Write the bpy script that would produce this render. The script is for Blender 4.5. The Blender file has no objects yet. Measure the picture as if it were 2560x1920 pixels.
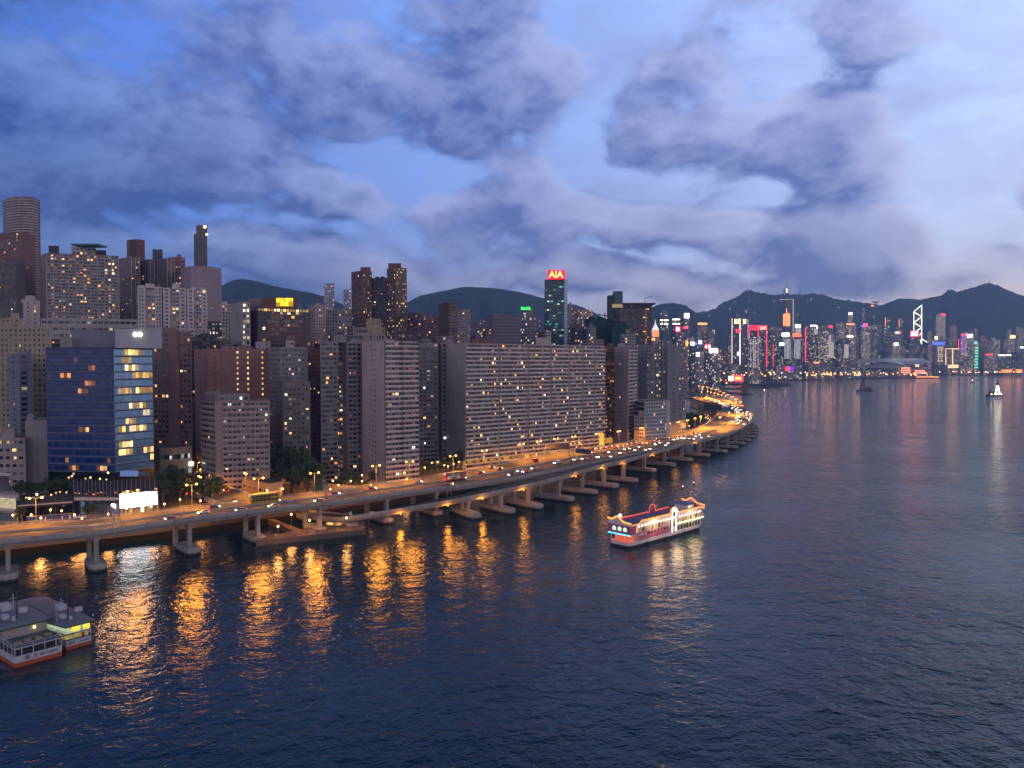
import bpy, math, random
import numpy as np
from mathutils import Vector, Matrix
R = random.Random(7)
ROADW = 18500.0
HAZE = 1.15e-4
SC = bpy.context.scene
COL = SC.collection
rad = math.radians
# ------------------------------------------------------------------ camera
FPX, CX, CY, HZ, CAMZ = 1950.0, 1280.0, 960.0, 900.0, 80.0
PITCH = math.atan((CY - HZ) / FPX)
cam_d = bpy.data.cameras.new('camera')
cam_d.sensor_width = 36.0
cam_d.lens = FPX / 2560.0 * 36.0
cam_d.clip_start = 1.0
cam_d.clip_end = 60000.0
cam = bpy.data.objects.new('camera', cam_d)
COL.objects.link(cam)
cam.location = (0, 0, CAMZ)
cam.rotation_euler = (math.pi / 2 - PITCH, 0, 0)
SC.camera = cam
SC.view_settings.view_transform = 'Standard'
SC.view_settings.look = 'None'
SC.view_settings.exposure = 0.1
SC.view_settings.gamma = 1.0
cy = SC.cycles
cy.use_denoising = True
cy.max_bounces = 6
cy.diffuse_bounces = 2
cy.glossy_bounces = 3
cy.transmission_bounces = 3
cy.volume_bounces = 2
cy.transparent_max_bounces = 8
cy.sample_clamp_indirect = 3.0
cy.sample_clamp_direct = 0.0
cy.caustics_reflective = False
cy.caustics_refractive = False

CP, SP = math.cos(PITCH), math.sin(PITCH)
def ray(px, py):
    dx = (px - CX) / FPX; dz = (CY - py) / FPX
    return dx, CP + dz * SP, -SP + dz * CP
def G(px, py, z=0.0):                      # the point of the level z seen at a photo pixel
    d = ray(px, py); t = (z - CAMZ) / d[2]
    return Vector((d[0] * t, d[1] * t, z))
def W(px, py, D):                          # the point at distance D (world y) seen at a photo pixel
    d = ray(px, py); t = D / d[1]
    return Vector((d[0] * t, D, CAMZ + d[2] * t))
def XY(px, D, z=40.0):
    dep = D * CP + (CAMZ - z) * SP
    return Vector(((px - CX) / FPX * dep, D))
def azel(px, py):
    d = ray(px, py)
    return math.degrees(math.atan2(d[0], d[1])), math.degrees(math.asin(d[2] / math.sqrt(d[0]**2 + d[1]**2 + d[2]**2)))
def lin(r, g, b):
    f = lambda c: (c / 255 / 12.92) if c <= 10.3 else ((c / 255 + 0.055) / 1.055) ** 2.4
    return (f(r), f(g), f(b), 1.0)
U2 = Vector((0.77, 0.638)); V2 = Vector((-0.638, 0.77))

# ------------------------------------------------------------------ node helper
class NT:
    def __init__(s, tree):
        s.t = tree; s.n = tree.nodes; s.l = tree.links
    def put(s, sock, v):
        if hasattr(v, 'is_output'): s.l.new(v, sock)
        else: sock.default_value = v
    def m(s, op, a, b=None, c=None, clamp=False):
        n = s.n.new('ShaderNodeMath'); n.operation = op; n.use_clamp = clamp
        for i, v in enumerate((a, b, c)):
            if v is not None: s.put(n.inputs[i], v)
        return n.outputs[0]
    def xyz(s, x, y, z):
        n = s.n.new('ShaderNodeCombineXYZ')
        for i, v in enumerate((x, y, z)): s.put(n.inputs[i], v)
        return n.outputs[0]
    def sep(s, v):
        n = s.n.new('ShaderNodeSeparateXYZ'); s.l.new(v, n.inputs[0]); return n.outputs
    def vm(s, op, a, b):
        n = s.n.new('ShaderNodeVectorMath'); n.operation = op
        s.put(n.inputs[0], a); s.put(n.inputs[1], b); return n.outputs[0]
    def noise(s, vec, scale, detail=4, rough=0.55, dist=0.0, out='Fac'):
        n = s.n.new('ShaderNodeTexNoise')
        if vec is not None: s.l.new(vec, n.inputs['Vector'])
        n.inputs['Scale'].default_value = scale; n.inputs['Detail'].default_value = detail
        n.inputs['Roughness'].default_value = rough; n.inputs['Distortion'].default_value = dist
        return n.outputs[out]
    def white(s, vec):
        n = s.n.new('ShaderNodeTexWhiteNoise'); n.noise_dimensions = '3D'
        s.l.new(vec, n.inputs['Vector']); return n.outputs
    def ramp(s, fac, pts, interp='LINEAR'):
        n = s.n.new('ShaderNodeValToRGB'); s.put(n.inputs[0], fac)
        e = n.color_ramp.elements; n.color_ramp.interpolation = interp
        while len(e) < len(pts): e.new(0.5)
        for k, (p, c) in enumerate(pts):
            e[k].position = p; e[k].color = c if len(c) == 4 else (*c, 1)
        return n.outputs[0]
    def mix(s, fac, a, b, mode='MIX'):
        n = s.n.new('ShaderNodeMix'); n.data_type = 'RGBA'; n.blend_type = mode
        s.put(n.inputs[0], fac); s.put(n.inputs[6], a); s.put(n.inputs[7], b)
        return n.outputs[2]
    def rng(s, v, a, b, c=0.0, d=1.0, smooth=False):
        n = s.n.new('ShaderNodeMapRange'); n.clamp = True
        if smooth: n.interpolation_type = 'SMOOTHSTEP'
        s.put(n.inputs[0], v)
        for i, q in enumerate((a, b, c, d)): s.put(n.inputs[i + 1], q)
        return n.outputs[0]

# ------------------------------------------------------------------ sky
world = bpy.data.worlds.new('World'); SC.world = world; world.use_nodes = True
wt = NT(world.node_tree); wt.n.clear()
w_out = wt.n.new('ShaderNodeOutputWorld'); w_bg = wt.n.new('ShaderNodeBackground')
wt.l.new(w_bg.outputs[0], w_out.inputs[0])
tc = wt.n.new('ShaderNodeTexCoord')
sx, sy, sz = wt.sep(tc.outputs['Generated'])
AZ = wt.m('MULTIPLY', wt.m('ARCTAN2', sx, sy), 57.29578)
EL = wt.m('MULTIPLY', wt.m('ARCSINE', sz), 57.29578)
# (px, py, rx, ry, amount): cloud masses; a negative amount is a gap of clear sky
BLOBS = [(250, 350, 800, 240, 0.95), (860, 240, 300, 200, 0.80), (420, 90, 620, 190, 0.60), (60, 440, 520, 110, 0.70),
         (1230, 180, 300, 280, 0.85), (1290, 530, 300, 130, 0.95), (1720, 280, 260, 190, 0.80), (2110, 370, 320, 170, 1.0),
         (2080, 590, 400, 115, 1.0), (1640, 570, 230, 70, 0.80), (2440, 610, 130, 80, 0.9), (2580, 470, 150, 90, 1.0),
         (2230, 60, 240, 120, 0.70), (760, 650, 480, 130, 0.86), (200, 630, 420, 140, 0.80), (1450, 690, 480, 60, 0.75),
         (1900, 60, 260, 130, 0.50), (865, 485, 55, 50, 0.85), (1950, 710, 500, 50, 0.65),
         (1010, 425, 230, 55, -0.5), (1490, 60, 110, 150, -0.4), (1590, 450, 200, 50, -0.3), (1850, 475, 110, 45, -0.25),
         (2480, 250, 220, 330, -0.8), (1470, 330, 80, 130, -0.4), (2480, 545, 80, 50, -0.4), (1960, 170, 130, 60, -0.4),
         (290, 90, 160, 80, -0.3), (640, 545, 260, 25, -0.3)]
def cloud_field(az, el):
    tot = None
    wv = wt.xyz(wt.m('MULTIPLY', az, 0.150), wt.m('MULTIPLY', el, 0.25), 3.7)
    nz = wt.noise(wv, 1.0, 10, 0.61, 0.2)
    nz2 = wt.noise(wv, 0.55, 3, 0.5, 0.0, 'Color')
    wr, wg, wb = wt.sep(nz2)
    a2 = wt.m('ADD', az, wt.m('MULTIPLY', wt.m('SUBTRACT', wr, 0.5), 7.0))
    e2 = wt.m('ADD', el, wt.m('MULTIPLY', wt.m('SUBTRACT', wg, 0.5), 4.0))
    for (px, py, rx, ry, am) in BLOBS:
        a0, e0 = azel(px, py)
        ra = rx / FPX * 57.3 * 0.92 * 1.12; re = ry / FPX * 57.3 * 1.12
        qa = wt.m('MULTIPLY', wt.m('SUBTRACT', a2, a0), 1 / ra)
        qe = wt.m('MULTIPLY', wt.m('SUBTRACT', e2, e0), 1 / re)
        q = wt.m('MULTIPLY_ADD', qe, qe, wt.m('MULTIPLY', qa, qa))
        k = wt.m('MULTIPLY', wt.m('SUBTRACT', 1.0, q, clamp=True), am)
        if am > 0: tot = k if tot is None else wt.m('MAXIMUM', k, tot)
        else: tot = wt.m('ADD', k, tot)
    return wt.m('ADD', tot, wt.m('MULTIPLY', wt.m('SUBTRACT', nz, 0.61), 2.3))
f0 = cloud_field(AZ, EL)
f1 = cloud_field(wt.m('ADD', AZ, 1.6), wt.m('ADD', EL, 1.7))
cmask = wt.rng(f0, -0.18, 0.38, 0, 1, True)
shade = wt.m('ADD', 0.36, wt.m('MULTIPLY', wt.m('SUBTRACT', f0, f1), 1.45), clamp=True)
azn = wt.rng(AZ, -34, 34)
clear_lo = wt.ramp(azn, [(0, lin(100, 126, 196)), (0.40, lin(152, 168, 218)), (0.72, lin(194, 204, 238)), (1, lin(232, 222, 236))])
clear_hi = wt.ramp(azn, [(0, lin(70, 116, 206)), (0.4, lin(122, 160, 226)), (0.75, lin(166, 192, 238)), (1, lin(192, 214, 248))])
clear = wt.mix(wt.rng(EL, 0.5, 9, 0, 1, True), clear_lo, clear_hi)
cdark = wt.ramp(azn, [(0, lin(40, 70, 130)), (0.45, lin(74, 94, 152)), (1, lin(88, 108, 164))])
clite = wt.ramp(azn, [(0, lin(110, 144, 204)), (0.4, lin(154, 168, 210)), (1, lin(184, 194, 226))])
mauve = wt.noise(wt.xyz(wt.m('MULTIPLY', AZ, 0.05), wt.m('MULTIPLY', EL, 0.07), 9.0), 1.0, 3, 0.5)
cdark = wt.mix(wt.rng(mauve, 0.45, 0.70, 0, 0.40), cdark, lin(102, 110, 162))
thick = wt.rng(f0, 0.10, 0.9)
ccol = wt.mix(wt.m('MULTIPLY', shade, wt.m('SUBTRACT', 1.0, wt.m('MULTIPLY', thick, 0.55))), cdark, clite)
veil = wt.noise(wt.xyz(wt.m('MULTIPLY', AZ, 0.09), wt.m('MULTIPLY', EL, 0.22), 21.0), 1.0, 6, 0.6, 0.3)
clear = wt.mix(wt.rng(veil, 0.40, 0.68, 0.05, 0.62), clear, wt.mix(0.55, cdark, clite))
skyc = wt.mix(wt.m('MULTIPLY', cmask, 0.93), clear, ccol)
# plain unseen sky: brightened behind the viewer to light facades, darkened overhead for water
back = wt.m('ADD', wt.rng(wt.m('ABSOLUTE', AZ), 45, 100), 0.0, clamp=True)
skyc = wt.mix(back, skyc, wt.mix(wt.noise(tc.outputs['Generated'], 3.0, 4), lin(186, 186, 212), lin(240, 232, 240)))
skyc = wt.mix(wt.rng(EL, 24.5, 38), skyc, lin(18, 42, 62))
skyc = wt.mix(1.0, skyc, (0.98, 1.0, 1.17, 1), 'MULTIPLY')
below = wt.rng(EL, -4, -1)
skyc = wt.mix(below, lin(20, 28, 46), skyc)
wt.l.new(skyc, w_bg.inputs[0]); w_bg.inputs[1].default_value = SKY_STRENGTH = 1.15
world.cycles.sampling_method = 'MANUAL'; world.cycles.sample_map_resolution = 512

sun_d = bpy.data.lights.new('sun', 'SUN'); sun_d.energy = 0.12; sun_d.angle = rad(25); sun_d.color = (1.0, 0.74, 0.72)
sun = bpy.data.objects.new('sun', sun_d); COL.objects.link(sun)
sun.rotation_euler = (rad(74), 0, rad(62)); sun.location = (500, -300, 500)

# ------------------------------------------------------------------ object helpers
def tag(o, label=None, cat=None, group=None, kind=None):
    if label: o['label'] = label
    if cat: o['category'] = cat
    if group: o['group'] = group
    if kind: o['kind'] = kind
    return o
def thing(name, label, cat, loc=(0, 0, 0), rz=0.0, group=None):
    o = bpy.data.objects.new(name, None); COL.objects.link(o); o.empty_display_size = 0.5
    o.location = loc; o.rotation_euler = (0, 0, rz)
    return tag(o, label, cat, group)
def copy_tree(o, loc=None, rz=None, label=None, group=None, parent=None):
    c = o.copy(); COL.objects.link(c)
    if parent is not None: c.parent = parent
    if loc is not None: c.location = loc
    if rz is not None: c.rotation_euler = (0, 0, rz)
    if label: c['label'] = label
    if group: c['group'] = group
    for ch in KIDS.get(o.name, ()):
        copy_tree(ch, parent=c)
    return c
KIDS = {}
def adopt(ch, par):
    ch.parent = par; KIDS.setdefault(par.name, []).append(ch)

class MB:                                   # collects shapes and links them as ONE mesh object
    def __init__(s):
        s.v = []; s.f = []; s.mi = []; s.off = 0
    def add(s, vs, fs, mi=0):
        o = len(s.v); s.v.extend([tuple(p) for p in vs])
        for f in fs: s.f.append(tuple(i + o for i in f)); s.mi.append(mi)
    def box(s, c, d, mi=0, ax=None, bottom=True):     # centre, full sizes, optional 2-D x axis
        ex = Vector((1, 0)) if ax is None else Vector(ax[:2]).normalized()
        ey = Vector((-ex.y, ex.x)); hx, hy, hz = d[0] / 2, d[1] / 2, d[2] / 2
        vs = []
        for z in (-hz, hz):
            for (a, b) in ((-hx, -hy), (hx, -hy), (hx, hy), (-hx, hy)):
                vs.append((c[0] + ex.x * a + ey.x * b, c[1] + ex.y * a + ey.y * b, c[2] + z))
        fs = [(4, 5, 6, 7), (0, 1, 5, 4), (1, 2, 6, 5), (2, 3, 7, 6), (3, 0, 4, 7)]
        if bottom: fs.append((3, 2, 1, 0))
        s.add(vs, fs, mi)
    def prism(s, poly, z0, z1, mi=0, cap=True, bottom=False, capmi=None):
        n = len(poly)
        a = sum(poly[i][0] * poly[(i + 1) % n][1] - poly[(i + 1) % n][0] * poly[i][1] for i in range(n))
        if a < 0: poly = poly[::-1]
        vs = [(p[0], p[1], z0) for p in poly] + [(p[0], p[1], z1) for p in poly]
        s.add(vs, [(i, (i + 1) % n, n + (i + 1) % n, n + i) for i in range(n)], mi)
        if cap: s.add([(p[0], p[1], z1) for p in poly], [tuple(range(n))], mi if capmi is None else capmi)
        if bottom: s.add([(p[0], p[1], z0) for p in poly], [tuple(range(n - 1, -1, -1))], mi)
    def quad(s, a, b, c, d, mi=0): s.add((a, b, c, d), [(0, 1, 2, 3)], mi)
    def tube(s, pts, r, n=6, mi=0, closed=False, cap=True):
        pts = [Vector(p) for p in pts]; rings = []
        m = len(pts)
        for i, p in enumerate(pts):
            if closed: t = pts[(i + 1) % m] - pts[i - 1]
            else: t = pts[min(i + 1, m - 1)] - pts[max(i - 1, 0)]
            t.normalize(); up = Vector((0, 0, 1)) if abs(t.z) < 0.95 else Vector((1, 0, 0))
            a = t.cross(up).normalized(); b = a.cross(t)
            rr = r[i] if isinstance(r, (list, tuple)) else r
            rings.append([p + a * (rr * math.cos(2 * math.pi * k / n)) + b * (rr * math.sin(2 * math.pi * k / n)) for k in range(n)])
        vs = [q for rg in rings for q in rg]; fs = []
        for i in range(m if closed else m - 1):
            j = (i + 1) % m
            for k in range(n):
                k2 = (k + 1) % n
                fs.append((i * n + k, i * n + k2, j * n + k2, j * n + k))
        if cap and not closed:
            fs.append(tuple(range(n - 1, -1, -1))); fs.append(tuple((m - 1) * n + k for k in range(n)))
        s.add(vs, fs, mi)
    def ball(s, c, r, n=8, m=6, mi=0, sz=1.0):
        vs = [(c[0], c[1], c[2] - r * sz)]; fs = []
        for i in range(1, m):
            a = -math.pi / 2 + math.pi * i / m
            for k in range(n):
                b = 2 * math.pi * k / n
                vs.append((c[0] + r * math.cos(a) * math.cos(b), c[1] + r * math.cos(a) * math.sin(b), c[2] + r * sz * math.sin(a)))
        vs.append((c[0], c[1], c[2] + r * sz)); L = len(vs) - 1
        for k in range(n):
            k2 = (k + 1) % n
            fs.append((0, 1 + k2, 1 + k)); fs.append((L, 1 + (m - 2) * n + k, 1 + (m - 2) * n + k2))
            for i in range(m - 2):
                fs.append((1 + i * n + k, 1 + i * n + k2, 1 + (i + 1) * n + k2, 1 + (i + 1) * n + k))
        s.add(vs, fs, mi)
    def build(s, name, mats, parent=None, off=None, smooth=False):
        me = bpy.data.meshes.new(name)
        vs = s.v
        if off is not None: vs = [(p[0] - off[0], p[1] - off[1], p[2] - off[2]) for p in vs]
        me.from_pydata(vs, [], s.f)
        for mt in (mats if isinstance(mats, (list, tuple)) else [mats]): me.materials.append(mt)
        if any(s.mi): me.polygons.foreach_set('material_index', s.mi)
        if smooth: me.polygons.foreach_set('use_smooth', [True] * len(s.f))
        me.update()
        o = bpy.data.objects.new(name, me); COL.objects.link(o)
        if parent is not None: adopt(o, parent)
        return o

# ------------------------------------------------------------------ materials
MC = {}
def newmat(name):
    m = bpy.data.materials.new(name); m.use_nodes = True
    t = NT(m.node_tree); b = t.n.get('Principled BSDF')
    return m, t, b
def wall(col, rough=0.85, stain=0.35, metal=0.0, spec=0.3):
    k = ('wall', col, rough, stain, metal)
    if k in MC: return MC[k]
    col = (min(.85, col[0] * 1.12), col[1] * 1.04, col[2] * .97); m, t, b = newmat('painted_wall'); g = t.n.new('ShaderNodeNewGeometry'); oi = t.n.new('ShaderNodeObjectInfo')
    x, y, z = t.sep(g.outputs['Position'])
    n1 = t.noise(t.xyz(t.m('MULTIPLY', x, .55), t.m('MULTIPLY', y, .55), t.m('MULTIPLY', z, .035)), 1.0, 4, .6)
    n2 = t.noise(g.outputs['Position'], 0.06, 4, .6)
    f = t.m('ADD', t.m('MULTIPLY', n1, 0.6), t.m('MULTIPLY', n2, 0.5))
    f = t.rng(f, .32, .78, 1.0 - stain, 1.0 + stain * .35)
    c = t.mix(1.0, (*col, 1), t.xyz(f, f, f), 'MULTIPLY')
    t.l.new(c, b.inputs['Base Color']); b.inputs['Roughness'].default_value = rough
    b.inputs['Metallic'].default_value = metal; b.inputs['Specular IOR Level'].default_value = spec
    MC[k] = m; return m
def flat(name, col, rough=0.6, metal=0.0, var=0.15):
    k = ('flat', name, col, rough)
    if k in MC: return MC[k]
    m, t, b = newmat(name); g = t.n.new('ShaderNodeNewGeometry')
    n = t.noise(g.outputs['Position'], 0.8, 4, .6)
    f = t.rng(n, .3, .7, 1 - var, 1 + var)
    t.l.new(t.mix(1.0, (*col, 1), t.xyz(f, f, f), 'MULTIPLY'), b.inputs['Base Color'])
    b.inputs['Roughness'].default_value = rough; b.inputs['Metallic'].default_value = metal
    MC[k] = m; return m
def glow(name, col, strength):
    k = ('glow', name, col, strength)
    if k in MC: return MC[k]
    m, t, b = newmat(name)
    b.inputs['Base Color'].default_value = (*[c * .5 for c in col], 1)
    b.inputs['Emission Color'].default_value = (*col, 1); b.inputs['Emission Strength'].default_value = strength
    MC[k] = m; return m
def glass(name, base, curtain, rough=0.12, metal=0.0, curt=0.72):
    k = ('glass', name)
    if k in MC: return MC[k]
    m, t, b = newmat(name); g = t.n.new('ShaderNodeNewGeometry'); oi = t.n.new('ShaderNodeObjectInfo')
    r = t.m('FRACT', t.m('ADD', g.outputs['Random Per Island'], oi.outputs['Random']))
    c = t.mix(t.rng(r, curt, curt + .2), (*base, 1), (*curtain, 1))
    t.l.new(c, b.inputs['Base Color'])
    b.inputs['Roughness'].default_value = rough; b.inputs['Metallic'].default_value = metal
    MC[k] = m; return m
def litglass(name, ramp, smin, smax):
    k = ('lit', name)
    if k in MC: return MC[k]
    m, t, b = newmat(name); g = t.n.new('ShaderNodeNewGeometry'); oi = t.n.new('ShaderNodeObjectInfo')
    r = t.m('FRACT', t.m('ADD', g.outputs['Random Per Island'], oi.outputs['Random']))
    r2 = t.m('FRACT', t.m('MULTIPLY', r, 17.31))
    c = t.ramp(r, ramp)
    n = t.noise(g.outputs['Position'], 1.3, 2, .6)
    s = t.m('MULTIPLY', t.rng(t.m('POWER', r2, 2.8), 0, 1, smin * .6, smax * 1.15), t.rng(n, .3, .65, .35, 1.15))
    b.inputs['Base Color'].default_value = (.05, .04, .03, 1); b.inputs['Roughness'].default_value = .2
    t.l.new(c, b.inputs['Emission Color']); t.l.new(s, b.inputs['Emission Strength'])
    MC[k] = m; return m
WARM = [(0, (1, .30, .06)), (.35, (1, .42, .12)), (.6, (1, .58, .24)), (.82, (1, .78, .48)), (.92, (.85, .95, .75)), (1, (.9, 1, .8))]
ORNG = [(0, (1, .22, .05)), (.5, (1, .36, .10)), (1, (1, .55, .22))]
YELL = [(0, (1, .5, .12)), (.5, (1, .66, .25)), (1, (1, .85, .55))]
PALE = [(0, (1, .72, .42)), (.5, (1, .86, .6)), (1, (.85, 1, .8))]
M_GLASS = glass('window_glass', (.012, .016, .022), (.17, .17, .165), curt=.58)
M_NAVY = glass('navy_glass', (.006, .026, .14), (.02, .06, .22), .14, 0, .45)
M_SKYGL = glass('pale_blue_glass', (.22, .42, .62), (.32, .52, .70), .15, .7)
M_TEAL = glass('teal_glass', (.005, .045, .055), (.01, .07, .08), .14)
M_LIT = litglass('lit_window', WARM, .25, 2.6)
M_LITO = litglass('orange_lit_window', ORNG, .2, 1.3)
M_LITY = litglass('yellow_lit_window', YELL, .6, 2.4)
M_LITP = litglass('pale_lit_window', PALE, .5, 2.2)
M_ROOF = wall((.20, .19, .19), .95, .5)
M_DARKROOF = wall((.08, .08, .09), .95, .4)
M_CONC = wall((.36, .35, .34), .9, .4)
M_STEEL = flat('grey_steel', (.28, .29, .31), .5, .4)
M_BLACK = flat('black_steel', (.02, .02, .022), .5)
M_WHITE = flat('white_paint', (.72, .72, .72), .5)
def far_mat(col, lit=0.10, ramp=WARM, bw=4.2, fh=4.0, s=1.1, gl=(.02, .03, .045)):
    k = ('far', col, lit, bw, s, tuple(ramp[0][1]))
    if k in MC: return MC[k]
    m, t, b = newmat('far_facade'); g = t.n.new('ShaderNodeNewGeometry'); oi = t.n.new('ShaderNodeObjectInfo')
    x, y, z = t.sep(g.outputs['Position']); nx, ny, nz = t.sep(g.outputs['Normal'])
    u = t.m('SUBTRACT', t.m('MULTIPLY', y, nx), t.m('MULTIPLY', x, ny))
    cu = t.m('DIVIDE', u, bw); cv = t.m('DIVIDE', z, fh)
    wn = t.white(t.xyz(t.m('FLOOR', cu), t.m('FLOOR', cv), t.m('MULTIPLY', oi.outputs['Random'], 91.0)))
    fu = t.m('FRACT', cu); fv = t.m('FRACT', cv)
    win = t.m('MULTIPLY', t.m('MULTIPLY', t.m('GREATER_THAN', fu, .2), t.m('LESS_THAN', fu, .85)),
              t.m('MULTIPLY', t.m('GREATER_THAN', fv, .3), t.m('LESS_THAN', fv, .85)))
    win = t.m('MULTIPLY', win, t.m('LESS_THAN', t.m('ABSOLUTE', nz), .5))
    on = t.m('MULTIPLY', win, t.m('LESS_THAN', wn[0], lit))
    f = t.rng(t.noise(g.outputs['Position'], .03, 3), .3, .7, .75, 1.15)
    base = t.mix(1.0, (*col, 1), t.xyz(f, f, f), 'MULTIPLY')
    t.l.new(t.mix(win, base, (*gl, 1)), b.inputs['Base Color'])
    t.l.new(t.m('SUBTRACT', .85, t.m('MULTIPLY', win, .6)), b.inputs['Roughness'])
    c = t.ramp(t.m('FRACT', t.m('MULTIPLY', wn[0], 37.7)), ramp)
    t.l.new(c, b.inputs['Emission Color'])
    t.l.new(t.m('MULTIPLY', on, t.m('MULTIPLY', t.m('ADD', t.m('FRACT', t.m('MULTIPLY', wn[0], 911.3)), .25), s)), b.inputs['Emission Strength'])
    MC[k] = m; return m
# ------------------------------------------------------------------ water
def smooth_path(pts, step):
    pts = [Vector((p[0], p[1], p[2] if len(p) > 2 else 0)) for p in pts]
    out = []; n = len(pts)
    for i in range(n - 1):
        p0, p1, p2, p3 = pts[max(i - 1, 0)], pts[i], pts[i + 1], pts[min(i + 2, n - 1)]
        k = max(1, int((p2 - p1).length / step))
        for j in range(k):
            t = j / k
            out.append(0.5 * ((2 * p1) + (p2 - p0) * t + (2 * p0 - 5 * p1 + 4 * p2 - p3) * t * t + (3 * p1 - p0 - 3 * p2 + p3) * t ** 3))
    out.append(pts[-1]); return out
mw, t, b = newmat('sea_water')
g = t.n.new('ShaderNodeNewGeometry'); px_, py_, pz_ = t.sep(g.outputs['Position'])
va = t.xyz(t.m('ADD', t.m('MULTIPLY', px_, .80), t.m('MULTIPLY', py_, .35)), t.m('SUBTRACT', t.m('MULTIPLY', py_, 1.0), t.m('MULTIPLY', px_, .35)), 0.0)
big = t.noise(g.outputs['Position'], .012, 3, .5)
h1 = t.noise(va, .11, 2, .5, .4); h2 = t.noise(va, .36, 3, .6, .6); h3 = t.noise(va, 1.1, 2, .6, .3)
hh = t.m('ADD', t.m('ADD', t.m('MULTIPLY', h1, .80), t.m('MULTIPLY', h2, .36)), t.m('MULTIPLY', h3, .10))
hh = t.m('MULTIPLY', t.m('MULTIPLY', hh, t.rng(big, .35, .65, .55, 1.05)), t.rng(px_, -20, 620, .82, 4.4))
bp = t.n.new('ShaderNodeBump'); bp.inputs['Strength'].default_value = 1.0; bp.inputs['Distance'].default_value = 1.0
t.l.new(hh, bp.inputs['Height']); t.l.new(bp.outputs[0], b.inputs['Normal'])
b.inputs['Base Color'].default_value = (.001, .024, .042, 1); b.inputs['Specular Tint'].default_value = (.62, .88, .96, 1); b.inputs['Roughness'].default_value = .07
b.inputs['IOR'].default_value = 1.333; b.inputs['Specular IOR Level'].default_value = .5
w = MB(); w.quad((-6500, -3000, 0), (9500, -3000, 0), (9500, 9500, 0), (-6500, 9500, 0))
tag(w.build('water', mw), kind='structure')
# ------------------------------------------------------------------ expressway lines (traced edges of the viaduct deck)
ZD = 14.6
NEAR_PX = [(-230, 1375), (0, 1345), (247, 1322), (475, 1290), (660, 1268), (834, 1248), (979, 1229), (1104, 1214), (1185, 1204), (1289, 1189),
           (1376, 1173), (1492, 1151), (1579, 1134), (1640, 1121), (1734, 1099), (1806, 1085), (1849, 1069), (1872, 1056), (1882, 1044), (1879, 1033), (1862, 1023), (1838, 1014), (1806, 1003), (1770, 992)]
FAR_PX = [(-330, 1335), (0, 1313), (247, 1294), (400, 1275), (660, 1245), (834, 1226), (1000, 1202), (1163, 1175), (1400, 1128), (1560, 1108),
          (1647, 1091), (1734, 1073), (1764, 1058), (1782, 1044), (1794, 1033), (1792, 1022), (1778, 1012), (1756, 1003), (1726, 992)]
NEAR = smooth_path([G(x, y, ZD + 1.0) for x, y in NEAR_PX], 6.0)
FARE = smooth_path([G(x, y, ZD + 1.0) for x, y in FAR_PX], 6.0)
def resample(path, n):
    d = [0.0]
    for a, b2 in zip(path, path[1:]): d.append(d[-1] + (b2 - a).length)
    out = []; j = 0
    for i in range(n):
        s = d[-1] * i / (n - 1)
        while j < len(d) - 2 and d[j + 1] < s: j += 1
        q = (s - d[j]) / max(1e-6, d[j + 1] - d[j])
        out.append(path[j].lerp(path[j + 1], q))
    return out
NS = 180
NE = resample(NEAR, NS); FE = resample(FARE, NS)
# the far edge is re-read straight across from the near edge so that cross lines stay square to the road
def across(i):
    a = NE[max(0, i - 1)]; c = NE[min(NS - 1, i + 1)]
    tdir = Vector((c.x - a.x, c.y - a.y)).normalized(); return tdir, Vector((-tdir.y, tdir.x))
FE2 = []
for i in range(NS):
    td, nd = across(i); best = None
    for a, c in zip(FARE, FARE[1:]):
        ex, ey = c.x - a.x, c.y - a.y
        den = nd.x * ey - nd.y * ex
        if abs(den) < 1e-6: continue
        tt = ((a.x - NE[i].x) * ey - (a.y - NE[i].y) * ex) / den
        q = ((a.x - NE[i].x) * nd.y - (a.y - NE[i].y) * nd.x) / den
        if -0.02 <= q <= 1.02 and 8 < tt < 90 and (best is None or tt < best): best = tt
    FE2.append(best)
last = 27.0
for i in range(NS):
    if FE2[i] is None: FE2[i] = last
    last = FE2[i]
wd = FE2[:]
for i in range(NS):
    a = max(0, i - 6); c = min(NS, i + 7); wd[i] = sum(FE2[a:c]) / (c - a)
def deck_pt(i, f, z=ZD):                    # f = 0 at the harbour edge, 1 at the city edge
    td, nd = across(i); return Vector((NE[i].x + nd.x * wd[i] * f, NE[i].y + nd.y * wd[i] * f, z))
def deck_at_px(px, z=ZD):
    best = min(range(NS), key=lambda i: abs(CX + FPX * NE[i].x / max(1, NE[i].y) - px)); return best
# ------------------------------------------------------------------ land
m_land = wall((.06, .058, .055), .95, .5)
coast = [deck_pt(i, 1.0) + Vector((across(i)[1].x * 14, across(i)[1].y * 14, 0)) for i in range(0, NS - 42, 6)]
cpx = [(1722, 1062), (1700, 1040), (1690, 1000), (1660, 966), (1700, 959), (1790, 960), (1860, 963), (1905, 966), (1960, 962), (1975, 960),
       (1930, 956), (1890, 953), (1985, 950.5), (2100, 948), (2190, 945.5), (2336, 944.5), (2342, 938), (2470, 937.4), (2560, 937.2), (2900, 936.5), (3400, 936)]
coast = [(p.x, p.y) for p in coast] + [tuple(G(x, y, 0)[:2]) for x, y in cpx]
poly = [(-900, coast[0][1] - 430)] + coast + [(9300, 5200), (9300, 9300), (-6300, 9300), (-6300, -500)]
lb = MB(); lb.prism(poly, -1.5, 3.0, mi=1, capmi=0)
tag(lb.build('land', [m_land, wall((.016, .016, .016), .9, .4)]), kind='structure')
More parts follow.
